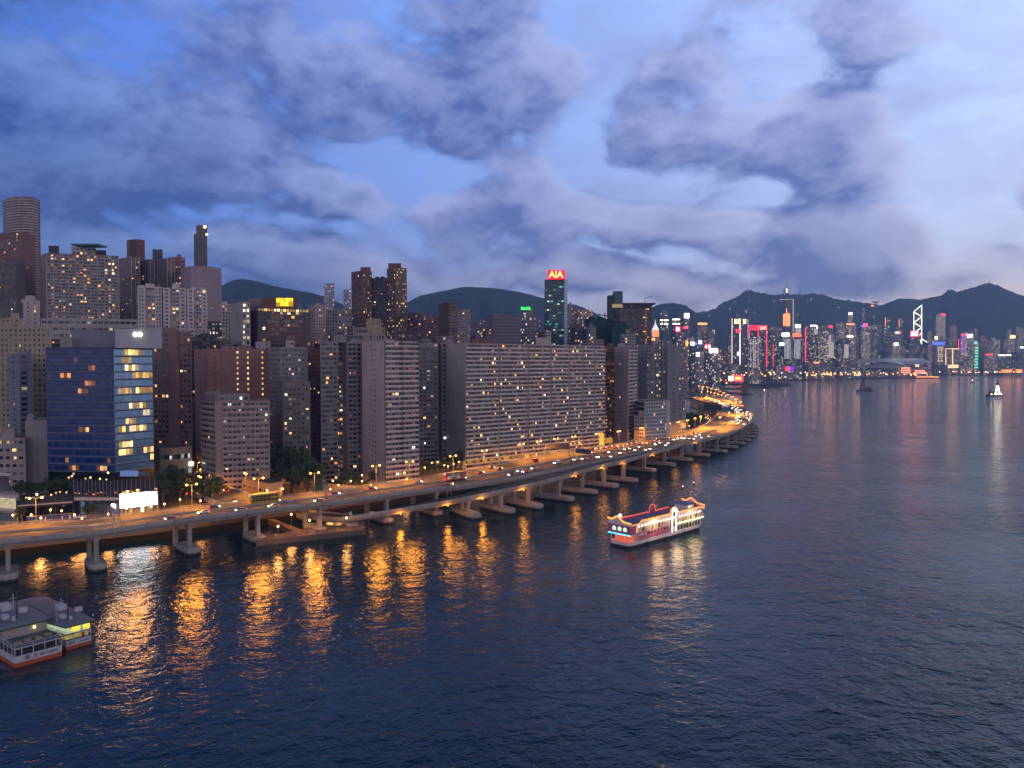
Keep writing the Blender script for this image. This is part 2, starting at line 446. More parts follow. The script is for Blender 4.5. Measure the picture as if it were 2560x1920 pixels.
# hillside behind the first rows of towers
def sstep(a, b2, x):
    x = min(1, max(0, (x - a) / (b2 - a))); return x * x * (3 - 2 * x)
from mathutils import noise as mnoise
def hill_z(x, y):
    s = (x + 32) * V2.x + (y - 546) * V2.y
    k = sstep(-60, -270, x)
    z = 2.0 + k * (90 * sstep(70, 300, s) + 62 * sstep(340, 800, s))
    return z + k * 3 * mnoise.noise(Vector((x * .02, y * .02, 0)))
hb = MB(); nx_, ny_ = 90, 60
for j in range(ny_ + 1):
    for i in range(nx_ + 1):
        x = -1500 + 1480 * i / nx_; y = 380 + 1120 * j / ny_
        hb.v.append((x, y, hill_z(x, y)))
for j in range(ny_):
    for i in range(nx_):
        a = j * (nx_ + 1) + i; q4 = (a, a + 1, a + nx_ + 2, a + nx_ + 1)
        if max(hb.v[k][2] for k in q4) > 3.2: hb.f.append(q4); hb.mi.append(0)
m_wood = None
def wood_mat(name, c1, c2, sc):
    m, t, b = newmat(name); g = t.n.new('ShaderNodeNewGeometry')
    n = t.noise(g.outputs['Position'], sc, 6, .65); n2 = t.noise(g.outputs['Position'], sc * .12, 4, .6)
    c = t.ramp(t.m('ADD', t.m('MULTIPLY', n, .65), t.m('MULTIPLY', n2, .35)), [(.36, c1), (.68, c2)])
    t.l.new(c, b.inputs['Base Color']); b.inputs['Roughness'].default_value = .95
    bp = t.n.new('ShaderNodeBump'); bp.inputs['Distance'].default_value = 1.2 / sc * .12; t.l.new(n, bp.inputs['Height'])
    t.l.new(bp.outputs[0], b.inputs['Normal'])
    return m
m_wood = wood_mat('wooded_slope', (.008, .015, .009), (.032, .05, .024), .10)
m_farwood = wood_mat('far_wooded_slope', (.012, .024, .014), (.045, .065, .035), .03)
tag(hb.build('hillside', m_wood, smooth=True), kind='structure')
def ridge(name, pts, D, foot, back, seed, rough=1.0):
    n = 260; pxs = [p[0] for p in pts]; x0, x1 = pxs[0], pxs[-1]
    rows = [0, .12, .25, .38, .5, .62, .74, .84, .92, .97, 1.0, 1.05, 1.15, 1.4]
    hb = MB()
    for i in range(n + 1):
        px = x0 + (x1 - x0) * i / n
        py = float(np.interp(px, pxs, [p[1] for p in pts]))
        for t in rows:
            Dt = foot + (D - foot) * t if t <= 1 else D + back * (t - 1) / .4
            xy = XY(px, Dt, 200); zr = W(px, py, D).z
            f = (.45 * t + .55 * t * t) if t <= 1 else max(0, 1 - (t - 1) / .4) ** 1.2
            spur = mnoise.noise(Vector((px * .022 + seed, t * 1.3, seed))) * 55 + mnoise.noise(Vector((px * .09 + seed, t * 4, 5))) * 18
            edge = mnoise.noise(Vector((px * .35, t * 9, seed))) * 5 + mnoise.noise(Vector((px * 1.1, 3, seed))) * 4
            z = 2 + (zr - 2) * f + spur * math.sin(math.pi * min(t, 1)) * .9 + edge * rough * (1 if t > .05 else 0)
            hb.v.append((xy.x, xy.y, max(1.5, z)))
    m = len(rows)
    for i in range(n):
        for j in range(m - 1):
            a = i * m + j; hb.f.append((a, a + m, a + m + 1, a + 1)); hb.mi.append(0)
    tag(hb.build(name, m_farwood, smooth=True), kind='structure')
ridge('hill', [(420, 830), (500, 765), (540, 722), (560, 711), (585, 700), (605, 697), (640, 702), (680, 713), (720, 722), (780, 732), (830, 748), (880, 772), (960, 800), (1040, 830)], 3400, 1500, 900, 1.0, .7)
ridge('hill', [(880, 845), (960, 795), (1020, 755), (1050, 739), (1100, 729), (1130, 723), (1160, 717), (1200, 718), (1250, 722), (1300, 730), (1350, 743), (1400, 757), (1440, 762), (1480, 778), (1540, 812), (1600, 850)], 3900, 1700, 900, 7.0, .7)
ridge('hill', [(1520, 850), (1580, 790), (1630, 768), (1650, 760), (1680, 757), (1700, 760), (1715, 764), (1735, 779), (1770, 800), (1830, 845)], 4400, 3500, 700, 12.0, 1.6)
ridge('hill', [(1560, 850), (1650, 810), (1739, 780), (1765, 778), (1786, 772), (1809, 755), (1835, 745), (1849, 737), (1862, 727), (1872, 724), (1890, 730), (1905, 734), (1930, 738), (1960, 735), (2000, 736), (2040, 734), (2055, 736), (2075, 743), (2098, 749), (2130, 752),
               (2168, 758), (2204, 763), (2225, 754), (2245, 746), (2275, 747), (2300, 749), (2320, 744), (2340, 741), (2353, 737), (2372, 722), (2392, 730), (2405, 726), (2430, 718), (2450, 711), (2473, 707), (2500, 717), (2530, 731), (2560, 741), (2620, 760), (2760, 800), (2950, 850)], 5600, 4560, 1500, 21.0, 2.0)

# ------------------------------------------------------------------ viaduct
m_asph, t, b = newmat('asphalt')
g = t.n.new('ShaderNodeNewGeometry')
n = t.noise(g.outputs['Position'], .25, 5, .65); n2 = t.noise(g.outputs['Position'], .05, 3, .5)
t.l.new(t.ramp(t.m('ADD', t.m('MULTIPLY', n, .5), t.m('MULTIPLY', n2, .5)), [(.3, (.085, .080, .075)), (.7, (.15, .14, .13))]), b.inputs['Base Color'])
b.inputs['Roughness'].default_value = .75
m_mark = flat('road_paint', (.6, .6, .56), .7)
vd = thing('viaduct', 'long grey concrete road viaduct sweeping along the waterfront on water piers', 'viaduct', (NE[0].x, NE[0].y, 0))
VO = Vector(vd.location)
def strip(mb, fn, n, prof, mi=0):           # sweep a profile [(f, z)...] given by fn(i, f, z)
    o = len(mb.v); m = len(prof)
    for i in range(n):
        for (f, z) in prof: mb.v.append(tuple(fn(i, f, z)))
    for i in range(n - 1):
        for j in range(m - 1):
            a = o + i * m + j; mb.f.append((a, a + m, a + m + 1, a + 1)); mb.mi.append(mi)
def dp(i, off, z):                          # offset in metres from the harbour edge
    td, nd = across(i); return Vector((NE[i].x + nd.x * off, NE[i].y + nd.y * off, z))
d = MB(); strip(d, lambda i, f, z: deck_pt(i, f, z), NS, [(0, ZD), (1, ZD)])
d.build('road_surface', m_asph, vd, VO)
gd = MB()
strip(gd, lambda i, o_, z: dp(i, o_, z), NS, [(-.5, ZD - .02), (-.5, ZD - 1.1), (.6, ZD - 1.2), (1.2, ZD - 2.6), (3.0, ZD - 2.7)])
strip(gd, lambda i, o_, z: dp(i, wd[i] - 3.0 + o_, z), NS, [(0, ZD - 2.7), (1.8, ZD - 2.6), (3.5, ZD - 1.1), (3.5, ZD - .02)])
strip(gd, lambda i, f, z: dp(i, 3.0 + f * (wd[i] - 6.0), z), NS, [(0, ZD - 2.7), (1, ZD - 2.7)])
gd.build('girder', M_CONC, vd, VO)
def parapet_mb(off_fn, n, fn):
    p = MB(); strip(p, lambda i, o_, z: fn(i, off_fn(i) + o_, z), n, [(-.25, ZD - .05), (-.25, ZD + .75), (.1, ZD + .75), (.2, ZD)])
    return p
M_PARA = wall((.42, .41, .40), .85, .6)
parapet_mb(lambda i: -.25, NS, dp).build('parapet', M_PARA, vd, VO)
parapet_mb(lambda i: wd[i] + .2, NS, dp).build('parapet', M_PARA, vd, VO)
md = MB(); strip(md, lambda i, o_, z: dp(i, wd[i] * .5 + o_, z), NS, [(-.3, ZD + .01), (-.18, ZD + .85), (.18, ZD + .85), (.3, ZD + .01)])
md.build('central_barrier', M_PARA, vd, VO)
jn = MB()
for i in range(3, NS - 8, 3):
    p = dp(i, -.52, ZD - .15); jn.box(p, (.12, .12, 1.7))
tag(jn.build('expansion_joint', M_BLACK, vd, VO), kind='stuff')
rl = MB()
for o_ in (-.3, None):
    for zz in (1.05, 1.35):
        pts = [dp(i, o_ if o_ is not None else wd[i] + .3, ZD + zz) for i in range(0, NS)]
        rl.tube(pts, .06, 4, cap=False)
    for i in range(0, NS):
        p = dp(i, o_ if o_ is not None else wd[i] + .3, ZD + 1.05); rl.box(p, (.1, .1, .65))
rl.build('handrail', M_STEEL, vd, VO)
LANES = 6
mk = MB()
for k in range(1, LANES):
    if k == 3: continue
    for i in range(0, NS - 1):
        f = k / LANES
        a, c = deck_pt(i, f, ZD + .006), deck_pt(i + 1, f, ZD + .006)
        dirv = (c - a); L = dirv.length; dirv.normalize(); nrm = Vector((-dirv.y, dirv.x, 0)) * .09
        q = a + dirv * min(2.8, L * .5); mk.quad(a - nrm, q - nrm, q + nrm, a + nrm)
for f_ in (.6, None):
    strip(mk, lambda i, o_, z: dp(i, (f_ if f_ else wd[i] - .6) + o_, z), NS, [(-.08, ZD + .006), (.08, ZD + .006)])
mk.build('lane_marking', m_mark, vd, VO)
# slip road beside it, climbing from the quay to join the deck
RAMP_PX = [(742, 1283, 5.2), (800, 1287, 5.6), (853, 1291, 6.3), (1000, 1269, 8.4), (1145, 1244, 10.6), (1260, 1221, 12.6), (1376, 1195, 14.4), (1492, 1163, 15.6), (1579, 1143, 15.6), (1640, 1126, 15.6), (1700, 1110, 15.6)]
RN = smooth_path([G(x, y, z) - Vector((0, 0, 1)) for x, y, z in RAMP_PX], 6.0); NR = len(RN)
def racross(i):
    a = RN[max(0, i - 1)]; c = RN[min(NR - 1, i + 1)]
    td = Vector((c.x - a.x, c.y - a.y)).normalized(); return td, Vector((-td.y, td.x))
rw = []
for i in range(NR):
    td, nd = racross(i); best = 9.5
    for a, c in zip(NE, NE[1:]):
        ex, ey = c.x - a.x, c.y - a.y; den = nd.x * ey - nd.y * ex
        if abs(den) < 1e-6: continue
        tt = ((a.x - RN[i].x) * ey - (a.y - RN[i].y) * ex) / den
        q = ((a.x - RN[i].x) * nd.y - (a.y - RN[i].y) * nd.x) / den
        if 0 <= q <= 1 and .3 < tt < best: best = tt
    rw.append(best - .05)
def rp(i, off, dz):
    td, nd = racross(i); return Vector((RN[i].x + nd.x * off, RN[i].y + nd.y * off, RN[i].z + dz))
rd = thing('slip_road', 'narrow slip road climbing from the quay to join the viaduct on its harbour side', 'slip road', tuple(RN[0]))
RO = Vector(rd.location)
d = MB(); strip(d, lambda i, f, z: rp(i, f * rw[i], z), NR, [(0, -.004), (1, -.004)]); d.build('road_surface', m_asph, rd, RO)
gd = MB(); strip(gd, lambda i, o_, z: rp(i, o_, z), NR, [(-.4, -.02), (-.4, -1.0), (.6, -1.1), (1.1, -2.2), (2.4, -2.3)])
strip(gd, lambda i, f, z: rp(i, 2.4 + f * max(.3, rw[i] - 2.9), z), NR, [(0, -2.3), (1, -2.3), (1.02, -.1)])
gd.build('girder', M_CONC, rd, RO)
p = MB(); strip(p, lambda i, o_, z: rp(i, o_ - .2, z), NR, [(-.25, -.05), (-.25, .85), (.1, .85), (.2, 0)])
p.build('parapet', M_PARA, rd, RO)
KR = next(i for i in range(NR) if rw[i] < 9.0)
p = MB(); strip(p, lambda i, o_, z: rp(i, rw[i] + o_ - .3, z), KR, [(-.25, 0), (-.15, .85), (.2, .85), (.25, -.05)])
p.build('parapet', M_PARA, rd, RO)
mk = MB(); strip(mk, lambda i, o_, z: rp(i, .8 + o_, z), NR, [(-.08, .004), (.08, .004)]); mk.build('lane_marking', m_mark, rd, RO)
# piers: column pairs on boat-shaped pile caps
M_CAP, t, b = newmat('tide_marked_concrete'); g = t.n.new('ShaderNodeNewGeometry'); x_, y_, z_ = t.sep(g.outputs['Position'])
n = t.noise(g.outputs['Position'], .7, 5, .65); zz = t.m('ADD', z_, t.m('MULTIPLY', n, 1.2))
t.l.new(t.mix(t.rng(zz, 1.2, 1.9), (.035, .035, .025, 1), t.ramp(n, [(.3, (.28, .25, .23)), (.7, (.48, .45, .43))])), b.inputs['Base Color']); b.inputs['Roughness'].default_value = .9
def pier(parent, off, p0, nd, top, span, cap_out, cap_len, square=False):
    td = Vector((nd.y, -nd.x))
    cb = MB()
    for s_ in (2.8, span):
        cb.box((p0.x + nd.x * s_, p0.y + nd.y * s_, top / 2), (1.5, 2.4, top), ax=td)
    cb.box((p0.x + nd.x * (span + 2.8) / 2, p0.y + nd.y * (span + 2.8) / 2, top - .5), (1.9, span + 1.5, 1.1), ax=td)
    pr = cb.build('pier', M_CONC, parent, off)
    c = MB(); hw = 3.1; L = cap_len
    out = []
    for k in range(9):
        a = math.pi * k / 8; out.append((hw * math.cos(a), -cap_out - 2.6 * math.sin(a)))
    for k in range(9):
        a = math.pi * k / 8; out.append((-hw * math.cos(a), L - cap_out + 1.5 * math.sin(a)))
    poly = [(p0.x + td.x * a + nd.x * b2, p0.y + td.y * a + nd.y * b2) for a, b2 in out]
    cen = (sum(q[0] for q in poly) / len(poly), sum(q[1] for q in poly) / len(poly))
    c.prism(poly, -1.0, 2.2, cap=False)
    pin = [(cen[0] + (q[0] - cen[0]) * .93, cen[1] + (q[1] - cen[1]) * .97) for q in poly]
    n_ = len(poly)
    c.add([(q[0], q[1], 2.2) for q in poly] + [(q[0], q[1], 2.9) for q in pin], [(i, (i + 1) % n_, n_ + (i + 1) % n_, n_ + i) if True else 0 for i in range(n_)])
    c.add([(q[0], q[1], 2.9) for q in pin], [tuple(range(n_))])
    c.build('pile_cap', M_CAP, pr, off)
    return pr
def px_of(v):
    dz = v.z - CAMZ; dep = v.y * CP - dz * SP; return CX + FPX * v.x / dep
def near_index(path, px):
    return min(range(len(path)), key=lambda i: abs(px_of(path[i]) - px) if path[i].y > 50 else 1e9)
for px in (-140, 8, 240, 462, 652, 822, 965, 1085):
    i = near_index(NE, px); td, nd = across(i)
    pier(vd, VO, Vector((NE[i].x, NE[i].y, 0)), nd, ZD - 2.6, wd[i] - 3.5, 1.6 if px < 600 else -1.5, 12)
for px in (1168, 1262, 1338, 1406, 1464, 1520, 1568):
    i = near_index(RN, px); td, nd = racross(i)
    pier(rd, RO, Vector((RN[i].x, RN[i].y, 0)), nd, RN[i].z - 2.2, 9 + (px - 1168) * .03, 5.0, 22)
for i in range(0, NS - 6):
    pass
STEP = 0.0; lastp = None
for i in range(NS):
    if px_of(NE[i]) < 1612 and i < NS // 2 or NE[i].y < 500: continue
    if lastp is None or (NE[i] - lastp).length > 29:
        lastp = NE[i].copy(); td, nd = across(i)
        pier(vd, VO, Vector((NE[i].x, NE[i].y, 0)), nd, ZD - 2.6, wd[i] - 3.5, 4.0, 20)
# ------------------------------------------------------------------ buildings
WMESH = {}
def pane_mesh(w, h, mat):
    k = (round(w, 2), round(h, 2), mat.name)
    if k not in WMESH:
        me = bpy.data.meshes.new('window')
        me.from_pydata([(-w / 2, 0, -h / 2), (w / 2, 0, -h / 2), (w / 2, 0, h / 2), (-w / 2, 0, h / 2)], [], [(0, 1, 2, 3)])
        me.materials.append(mat); me.update(); WMESH[k] = me
    return WMESH[k]
DEF = dict(fh=3.0, bw=3.0, ww=.55, wh=.5, zs=.55, band=None, fin=None, lit=.08, litm=None, glass=None, cols=None, margin=.6, ac=0.0,
           z0=0.0, ztop=.6, rec=0.0, wall=None, plain=False, litcols=None, mull=None, skip=None, groups=None)
def S(**k): d = dict(DEF); d.update(k); return d
def facade(bd, P0, P1, z0, z1, st):
    """windows, bands, fins and air conditioners of one wall from P0 to P1 (left to right as seen from outside)"""
    if st is None or st['plain']: return
    d = (P1 - P0); L = d.length
    if L < 1.0: return
    tx = d / L; nrm = Vector((tx.y, -tx.x))
    zb = z0 + st['z0']; nf = int((z1 - st['ztop'] - zb) / st['fh'])
    if nf < 1: return
    fh = (z1 - st['ztop'] - zb) / nf
    if st['cols'] is not None:
        xs = [c * L for c in st['cols']]; w = st['ww']
    else:
        nb = max(1, int(round((L - 2 * st['margin']) / st['bw']))); bw = (L - 2 * st['margin']) / nb
        xs = [st['margin'] + (i + .5) * bw for i in range(nb)]; w = bw * st['ww']
    h = fh * st['wh']
    gm = st['glass'] or M_GLASS; lm = st['litm'] or M_LIT
    lits = set()
    for f in range(nf):
        zc = zb + (f + st['zs']) * fh
        run = 0
        for i, x in enumerate(xs):
            if st['skip'] and R.random() < st['skip']: continue
            pl = st['lit']
            if st['litcols']:
                for (a, b2, q) in st['litcols']:
                    if a <= x / L <= b2: pl = q
            if st['groups']:
                if run > 0: on = True; run -= 1
                else:
                    on = R.random() < pl
                    if on: run = R.randint(*st['groups']) - 1
            else: on = R.random() < pl
            c = P0 + tx * x + nrm * .05
            if on and not st['groups'] and st['cols'] is None:
                ws, hs = R.choice(((1, 1), (.7, 1), (.5, .8), (1, .7), (.85, .85))); q0 = R.choice((-1, 0, 1)) * w * (1 - ws) / 2
                c0 = c; c = c + tx * q0 + nrm * .02
                if ws < 1 or hs < 1: bd['win'].append((c0.x, c0.y, zc, tx.x, tx.y, w, h, False, gm))
            else: ws = hs = 1
            bd['win'].append((c.x, c.y, zc - h * (1 - hs) / 2, tx.x, tx.y, w * ws, h * hs, on, lm if on else gm))
            if st['ac'] and R.random() < st['ac']:
                q = P0 + tx * (x + R.uniform(-.3, .3) * w) + nrm * .3
                bd['ac'].box((q.x, q.y, zc - h / 2 - .45), (.9, .6, .65), ax=tx)
        if st['band']:
            bh, pr = st['band'][0], st['band'][1]; zc2 = zb + f * fh + st['band'][2] * fh if len(st['band']) > 2 else zb + f * fh
            c = P0 + tx * (L / 2) + nrm * (pr / 2)
            bd['band'].box((c.x, c.y, zc2 + bh / 2), (L - .02, pr, bh), ax=tx)
    if st['fin']:
        ev, fw, pr = st['fin']; n = max(1, int(round(L / ev)))
        for i in range(n + 1):
            c = P0 + tx * min(L - fw / 2, max(fw / 2, i * L / n)) + nrm * (pr / 2 + .004)
            bd['fin'].box((c.x, c.y, (zb + z1) / 2), (fw, pr, z1 - zb - .05), ax=tx)
PARTNAMES = {}
def building(name, label, corners, segs, top, wallm, base=3.0, back=22.0, ri=0, cap=60, group=None, cat='building', roof=None, bandm=None, finm=None, clutter=2, topz=None, cnt_lit=None):
    """corners: [(px, D)...] of the visible walls, left to right; segs: per wall a style or a list of (end fraction, style, recess)"""
    zmid = 50
    pts = [XY(px, D, zmid) for px, D in corners]
    z1 = topz if topz is not None else W(corners[ri][0], top, corners[ri][1]).z
    cen = sum(pts, Vector((0, 0))) / len(pts)
    root = thing(name, label, cat, (cen.x, cen.y, base), 0, group); off = Vector((cen.x, cen.y, base))
    bd = dict(win=[], ac=MB(), band=MB(), fin=MB())
    chain = []; wl = []
    for k in range(len(pts) - 1):
        A, Bq = pts[k], pts[k + 1]; d = Bq - A; L = d.length; tx = d / L; nrm = Vector((tx.y, -tx.x))
        sg = segs[k] if k < len(segs) else None
        if sg is None or isinstance(sg, dict): sg = [(1.0, sg, 0.0)]
        f0 = 0.0
        for (f1, st, rec) in sg:
            a = A + d * f0 - nrm * rec; c = A + d * f1 - nrm * rec
            for q in (a, c):
                if not chain or (chain[-1] - q).length > .01: chain.append(q)
            wl.append((a, c, st)); f0 = f1
    e0, e1 = chain[0], chain[-1]
    def bk(e, s): r_ = e.normalized(); return e + r_ * back
    poly = chain + [bk(e1, -1) - (e1 - e0).normalized() * .5, bk(e0, 1) + (e1 - e0).normalized() * .5]
    wb = MB(); wb.prism(poly, base, z1, cap=False); wb.build('wall', wallm, root, off)
    rf = MB(); rf.add([(q.x, q.y, z1 - .9) for q in poly], [tuple(range(len(poly)))])
    rfo = rf.build('roof', roof or M_ROOF, root, off)
    for (a, c, st) in wl: facade(bd, a, c, base, z1, st)
    # things on the roof
    if clutter:
        cb = MB()
        pc = sum(poly, Vector((0, 0))) / len(poly); span = (e1 - e0).length
        dx = (e1 - e0).normalized()
        for k in range(clutter):
            q = pc + dx * R.uniform(-.33, .33) * span
            w_ = R.uniform(2.5, min(8, 2.6 + span * .2)); h_ = R.uniform(2.2, 5.5)
            cb.box((q.x, q.y, z1 - .9 + h_ / 2), (w_, R.uniform(3, 6), h_), ax=dx)
            if R.random() < .6: cb.box((q.x + R.uniform(-3, 3), q.y, z1 + .6), (1.8, 1.8, 3.0), ax=dx)
        cb.build('roof_house', wallm, root, off)
    if bd['band'].f: bd['band'].build('floor_band', bandm or wallm, root, off)
    if bd['fin'].f: bd['fin'].build('pilaster', finm or wallm, root, off)
    if bd['ac'].f: tag(bd['ac'].build('air_conditioner', wall((.32, .31, .30), .7, .3), root, off), kind='stuff')
    # windows: up to `cap` as parts of their own (lit ones first), the rest one part
    win = bd['win']; R.shuffle(win); win.sort(key=lambda q: not q[7])
    for (x, y, z, tx, ty, w, h, on, mt) in win[:cap]:
        o = bpy.data.objects.new('window', pane_mesh(w, h, mt)); COL.objects.link(o)
        o.parent = root; o.location = (x - off.x, y - off.y, z - off.z); o.rotation_euler = (0, 0, math.atan2(ty, tx))
        if on: o['label'] = 'lit window'
    rest = win[cap:]
    if rest:
        mats = []; mb = MB()
        for (x, y, z, tx, ty, w, h, on, mt) in rest:
            if mt not in mats: mats.append(mt)
            mb.add([(x - tx * w / 2, y - ty * w / 2, z - h / 2), (x + tx * w / 2, y + ty * w / 2, z - h / 2), (x + tx * w / 2, y + ty * w / 2, z + h / 2), (x - tx * w / 2, y - ty * w / 2, z + h / 2)], [(0, 1, 2, 3)], mats.index(mt))
        tag(mb.build('window', mats, root, off), kind='stuff')
    return root, off, z1, poly
def part_box(root, off, name, px0, px1, py0, py1, D, dep, mat, kindlabel=None):
    """a box part seen between two photo columns and rows at distance D"""
    a = XY(px0, D, 60); c = XY(px1, D, 60); z1 = W((px0 + px1) / 2, py0, D).z; z0 = W((px0 + px1) / 2, py1, D).z
    m = MB(); m.box(((a.x + c.x) / 2, D + dep / 2, (z0 + z1) / 2), (c.x - a.x, dep, z1 - z0))
    o = m.build(name, mat, root, off)
    if kindlabel: o['label'] = kindlabel
    return o
FONT_Z = {}
def text_mesh(s, size, mat, depth=.05, bold=False):
    cu = bpy.data.curves.new('lettering', 'FONT'); cu.body = s; cu.size = size; cu.extrude = depth; cu.align_x = 'CENTER'; cu.align_y = 'CENTER'
    if bold: cu.offset = size * .025
    ob = bpy.data.objects.new('lettering', cu); COL.objects.link(ob)
    bpy.context.view_layer.update()
    me = bpy.data.meshes.new_from_object(ob.evaluated_get(bpy.context.evaluated_depsgraph_get()))
    bpy.data.objects.remove(ob); bpy.data.curves.remove(cu)
    me.materials.clear(); me.materials.append(mat); return me
def text_part(s, size, mat, root, off, pos, tx=(1, 0), depth=.05, width=None, bold=False, name='lettering'):
    me = text_mesh(s, size, mat, depth, bold)
    o = bpy.data.objects.new(name, me); COL.objects.link(o); o.parent = root
    xs = [v.co.x for v in me.vertices]
    if width and xs:
        k = width / (max(xs) - min(xs)); me.transform(Matrix.Diagonal((k, 1, 1, 1)))
    o.location = (pos[0] - off[0], pos[1] - off[1], pos[2] - off[2])
    o.rotation_euler = (math.pi / 2, 0, math.atan2(tx[1], tx[0]))
    return o
def far_box(px0, px1, top, D, mat, label, name='office_tower', base=2.0, dep=26, split=None, mat2=None, group=None, cat='building', turn=0.18):
    """a tower of the far skyline: its near corner stands at `split` of its width"""
    a = XY(px0, D, 60); c = XY(px1, D, 60); z1 = W((px0 + px1) / 2, top, D).z
    wx = c.x - a.x; k = split if split is not None else .34
    root = thing(name, label, cat, ((a.x + c.x) / 2, D + 5, base), 0, group); off = root.location.copy()
    corner = Vector((a.x + wx * k, D)); dl = min(dep, wx * k * 1.2 + 4); dr = wx * (1 - k) * .5
    rl = Vector((a.x * (1 + dl / D), D + dl)); rr = Vector((c.x * (1 + dr / D), D + dr))
    poly = [rl, corner, rr, rr * (1 + dep / D), rl * (1 + dep / D)]
    m = MB(); m.prism(poly, base, z1, cap=False); m.build('wall', mat, root, off)
    r2 = MB(); r2.add([(q.x, q.y, z1 - .6) for q in poly], [tuple(range(5))]); r2.build('roof', M_DARKROOF, root, off)
    if R.random() < .7:
        rb = MB(); q = corner.lerp(rr, R.uniform(.2, .6)); s_ = wx * R.uniform(.2, .4)
        rb.box((q.x, q.y + s_, z1 + 2), (s_, s_, 6)); rb.build('roof_house', mat, root, off)
    return root, off, z1
def sign_part(root, off, px0, px1, py0, py1, D, mat, text=None, tmat=None, name='sign', dep=1.2, label=None):
    a = XY(px0, D, 60); c = XY(px1, D, 60); z1 = W((px0 + px1) / 2, py0, D).z; z0 = W((px0 + px1) / 2, py1, D).z
    m = MB(); m.box(((a.x + c.x) / 2, D, (z0 + z1) / 2), (c.x - a.x, dep, z1 - z0))
    o = m.build(name, mat, root, off)
    if label: o['label'] = label
    if text:
        t_ = text_part(text, (z1 - z0) * .95, tmat, root, off, ((a.x + c.x) / 2, D - dep / 2 - .12, (z0 + z1) / 2), width=(c.x - a.x) * .86, bold=True)
        t_.parent = o
    return o
# ------------------------------------------------------------------ the front row
w_cream = wall((.40, .37, .28)); w_grey = wall((.30, .30, .32)); w_pink = wall((.36, .215, .205)); w_brown = wall((.20, .12, .10))
w_white = wall((.58, .57, .58)); w_lilac = wall((.36, .33, .36)); w_dark = wall((.075, .072, .08)); w_rust = wall((.17, .065, .045))
w_blue = wall((.22, .25, .32)); w_dull = wall((.21, .20, .20)); w_beige = wall((.42, .33, .24)); w_redbr = wall((.26, .12, .095))
w_pale = wall((.46, .43, .44)); m_navyf = wall((.015, .035, .14), .4, .1, 0, .5); m_band = wall((.62, .59, .58), .8, .3)
gridS = S(bw=2.6, ww=.55, wh=.5, lit=.05)
bandS = S(bw=2.4, ww=.82, wh=.50, zs=.62, band=(1.0, .55), lit=.08, ac=.12)
plain = S(plain=True)
duo = S(cols=[.42, .6], ww=.9, wh=.45, lit=.03, fh=3.1)
# 1 harbour hotel
hs_l = S(fh=4.0, bw=2.0, ww=.94, wh=.62, zs=.5, band=(.16, .10), glass=M_NAVY, lit=.06, litm=M_LITO, groups=(1, 3), margin=.3, skip=0)
hs_r = S(fh=4.0, bw=2.0, ww=.92, wh=.74, zs=.5, band=(.45, .22), glass=M_SKYGL, lit=.13, litm=M_LITY, groups=(2, 5), margin=.3)
ht, ho, hz, hp = building('hotel_tower', 'tall hotel tower with a dark navy glass side and a pale blue glass front', [(117, 413), (285, 408), (384, 428)], [hs_l, hs_r], 868, m_navyf, base=21, ri=1, back=24, cap=90, clutter=0, bandm=wall((.30, .36, .48), .5, .2))
part_box(ht, ho, 'crown', 290, 377, 822, 870, 409.5, 14, wall((.40, .43, .52), .5, .15))
c_ = part_box(ht, ho, 'plant_room', 180, 290, 826, 874, 424, 14, wall((.20, .21, .28), .7, .2))
part_box(ht, ho, 'plant_room', 152, 182, 844, 874, 420, 12, w_grey)
m = MB()
for x in (338, 350):
    p = W(x, 836, 409.3); m.ball((p.x, p.y, p.z), 1.1, 8, 6)
m.build('crown_lamp', glow('crown_light', (1, .88, .66), 6), ht, ho)
# podium of the hotel: terrace storey, glazed shop storeys and the video screen
pod = S(fh=4.6, bw=2.4, ww=.9, wh=.62, lit=.0, glass=M_SKYGL, margin=.4)
pw_, po, pz, pp = building('podium', 'low glass podium under the navy hotel with a bright white video screen', [(181, 379), (300, 375), (394, 384)], [S(fh=5.2, bw=2.6, ww=.9, wh=.7, lit=.85, litm=litglass('shop_front', [(0, (.16, .26, .46)), (.7, (.34, .42, .62)), (1, (.8, .75, .6))], .12, .5), glass=glass('podium_glass', (.03, .06, .08), (.08, .10, .11), .15)), S(fh=5.2, bw=2.6, ww=.85, wh=.6, lit=.5, litm=M_LITY)], 1243, wall((.16, .17, .21)), base=3, ri=1, back=34, cap=40, clutter=0)
part_box(pw_, po, 'white_cornice', 181, 298, 1244, 1251, 374.6, 1.2, w_white)
def panel(root, off, name, pts, z0, z1, th, mat):
    m = MB()
    for (a, c) in zip(pts, pts[1:]):
        d = (c - a); L = d.length; q = (a + c) / 2; m.box((q.x, q.y, (z0 + z1) / 2), (L, th, z1 - z0), ax=d)
    return m.build(name, mat, root, off)
A_, B_, C_ = XY(181, 379, 10), XY(300, 374.2, 10), XY(394, 383.2, 10)
zt = W(300, 1243, 375).z
part = panel(pw_, po, 'terrace_storey', [XY(181, 381, 10), XY(300, 377, 10), XY(392, 386, 10)], zt, W(300, 1207, 377).z, .4, wall((.05, .045, .06)))
m = MB(); ml = MB()
for (a, c) in ((XY(181, 379.6, 10), XY(300, 375.6, 10)), (XY(300, 375.6, 10), XY(392, 384.6, 10))):
    n_ = int((c - a).length / 1.9)
    for i in range(n_):
        q = a.lerp(c, (i + .5) / n_); m.box((q.x, q.y, zt + 4.2), (.22, .3, 8), ax=c - a)
        if R.random() < .62: q = q + Vector((.6, .25)); ml.box((q.x, q.y, zt + R.uniform(.8, 2.6)), (R.uniform(.4, 1.4), .2, R.uniform(.4, .9)), ax=c - a)
m.build('fin', M_STEEL, pw_, po); tag(ml.build('restaurant_light', M_LITO, pw_, po), kind='stuff')
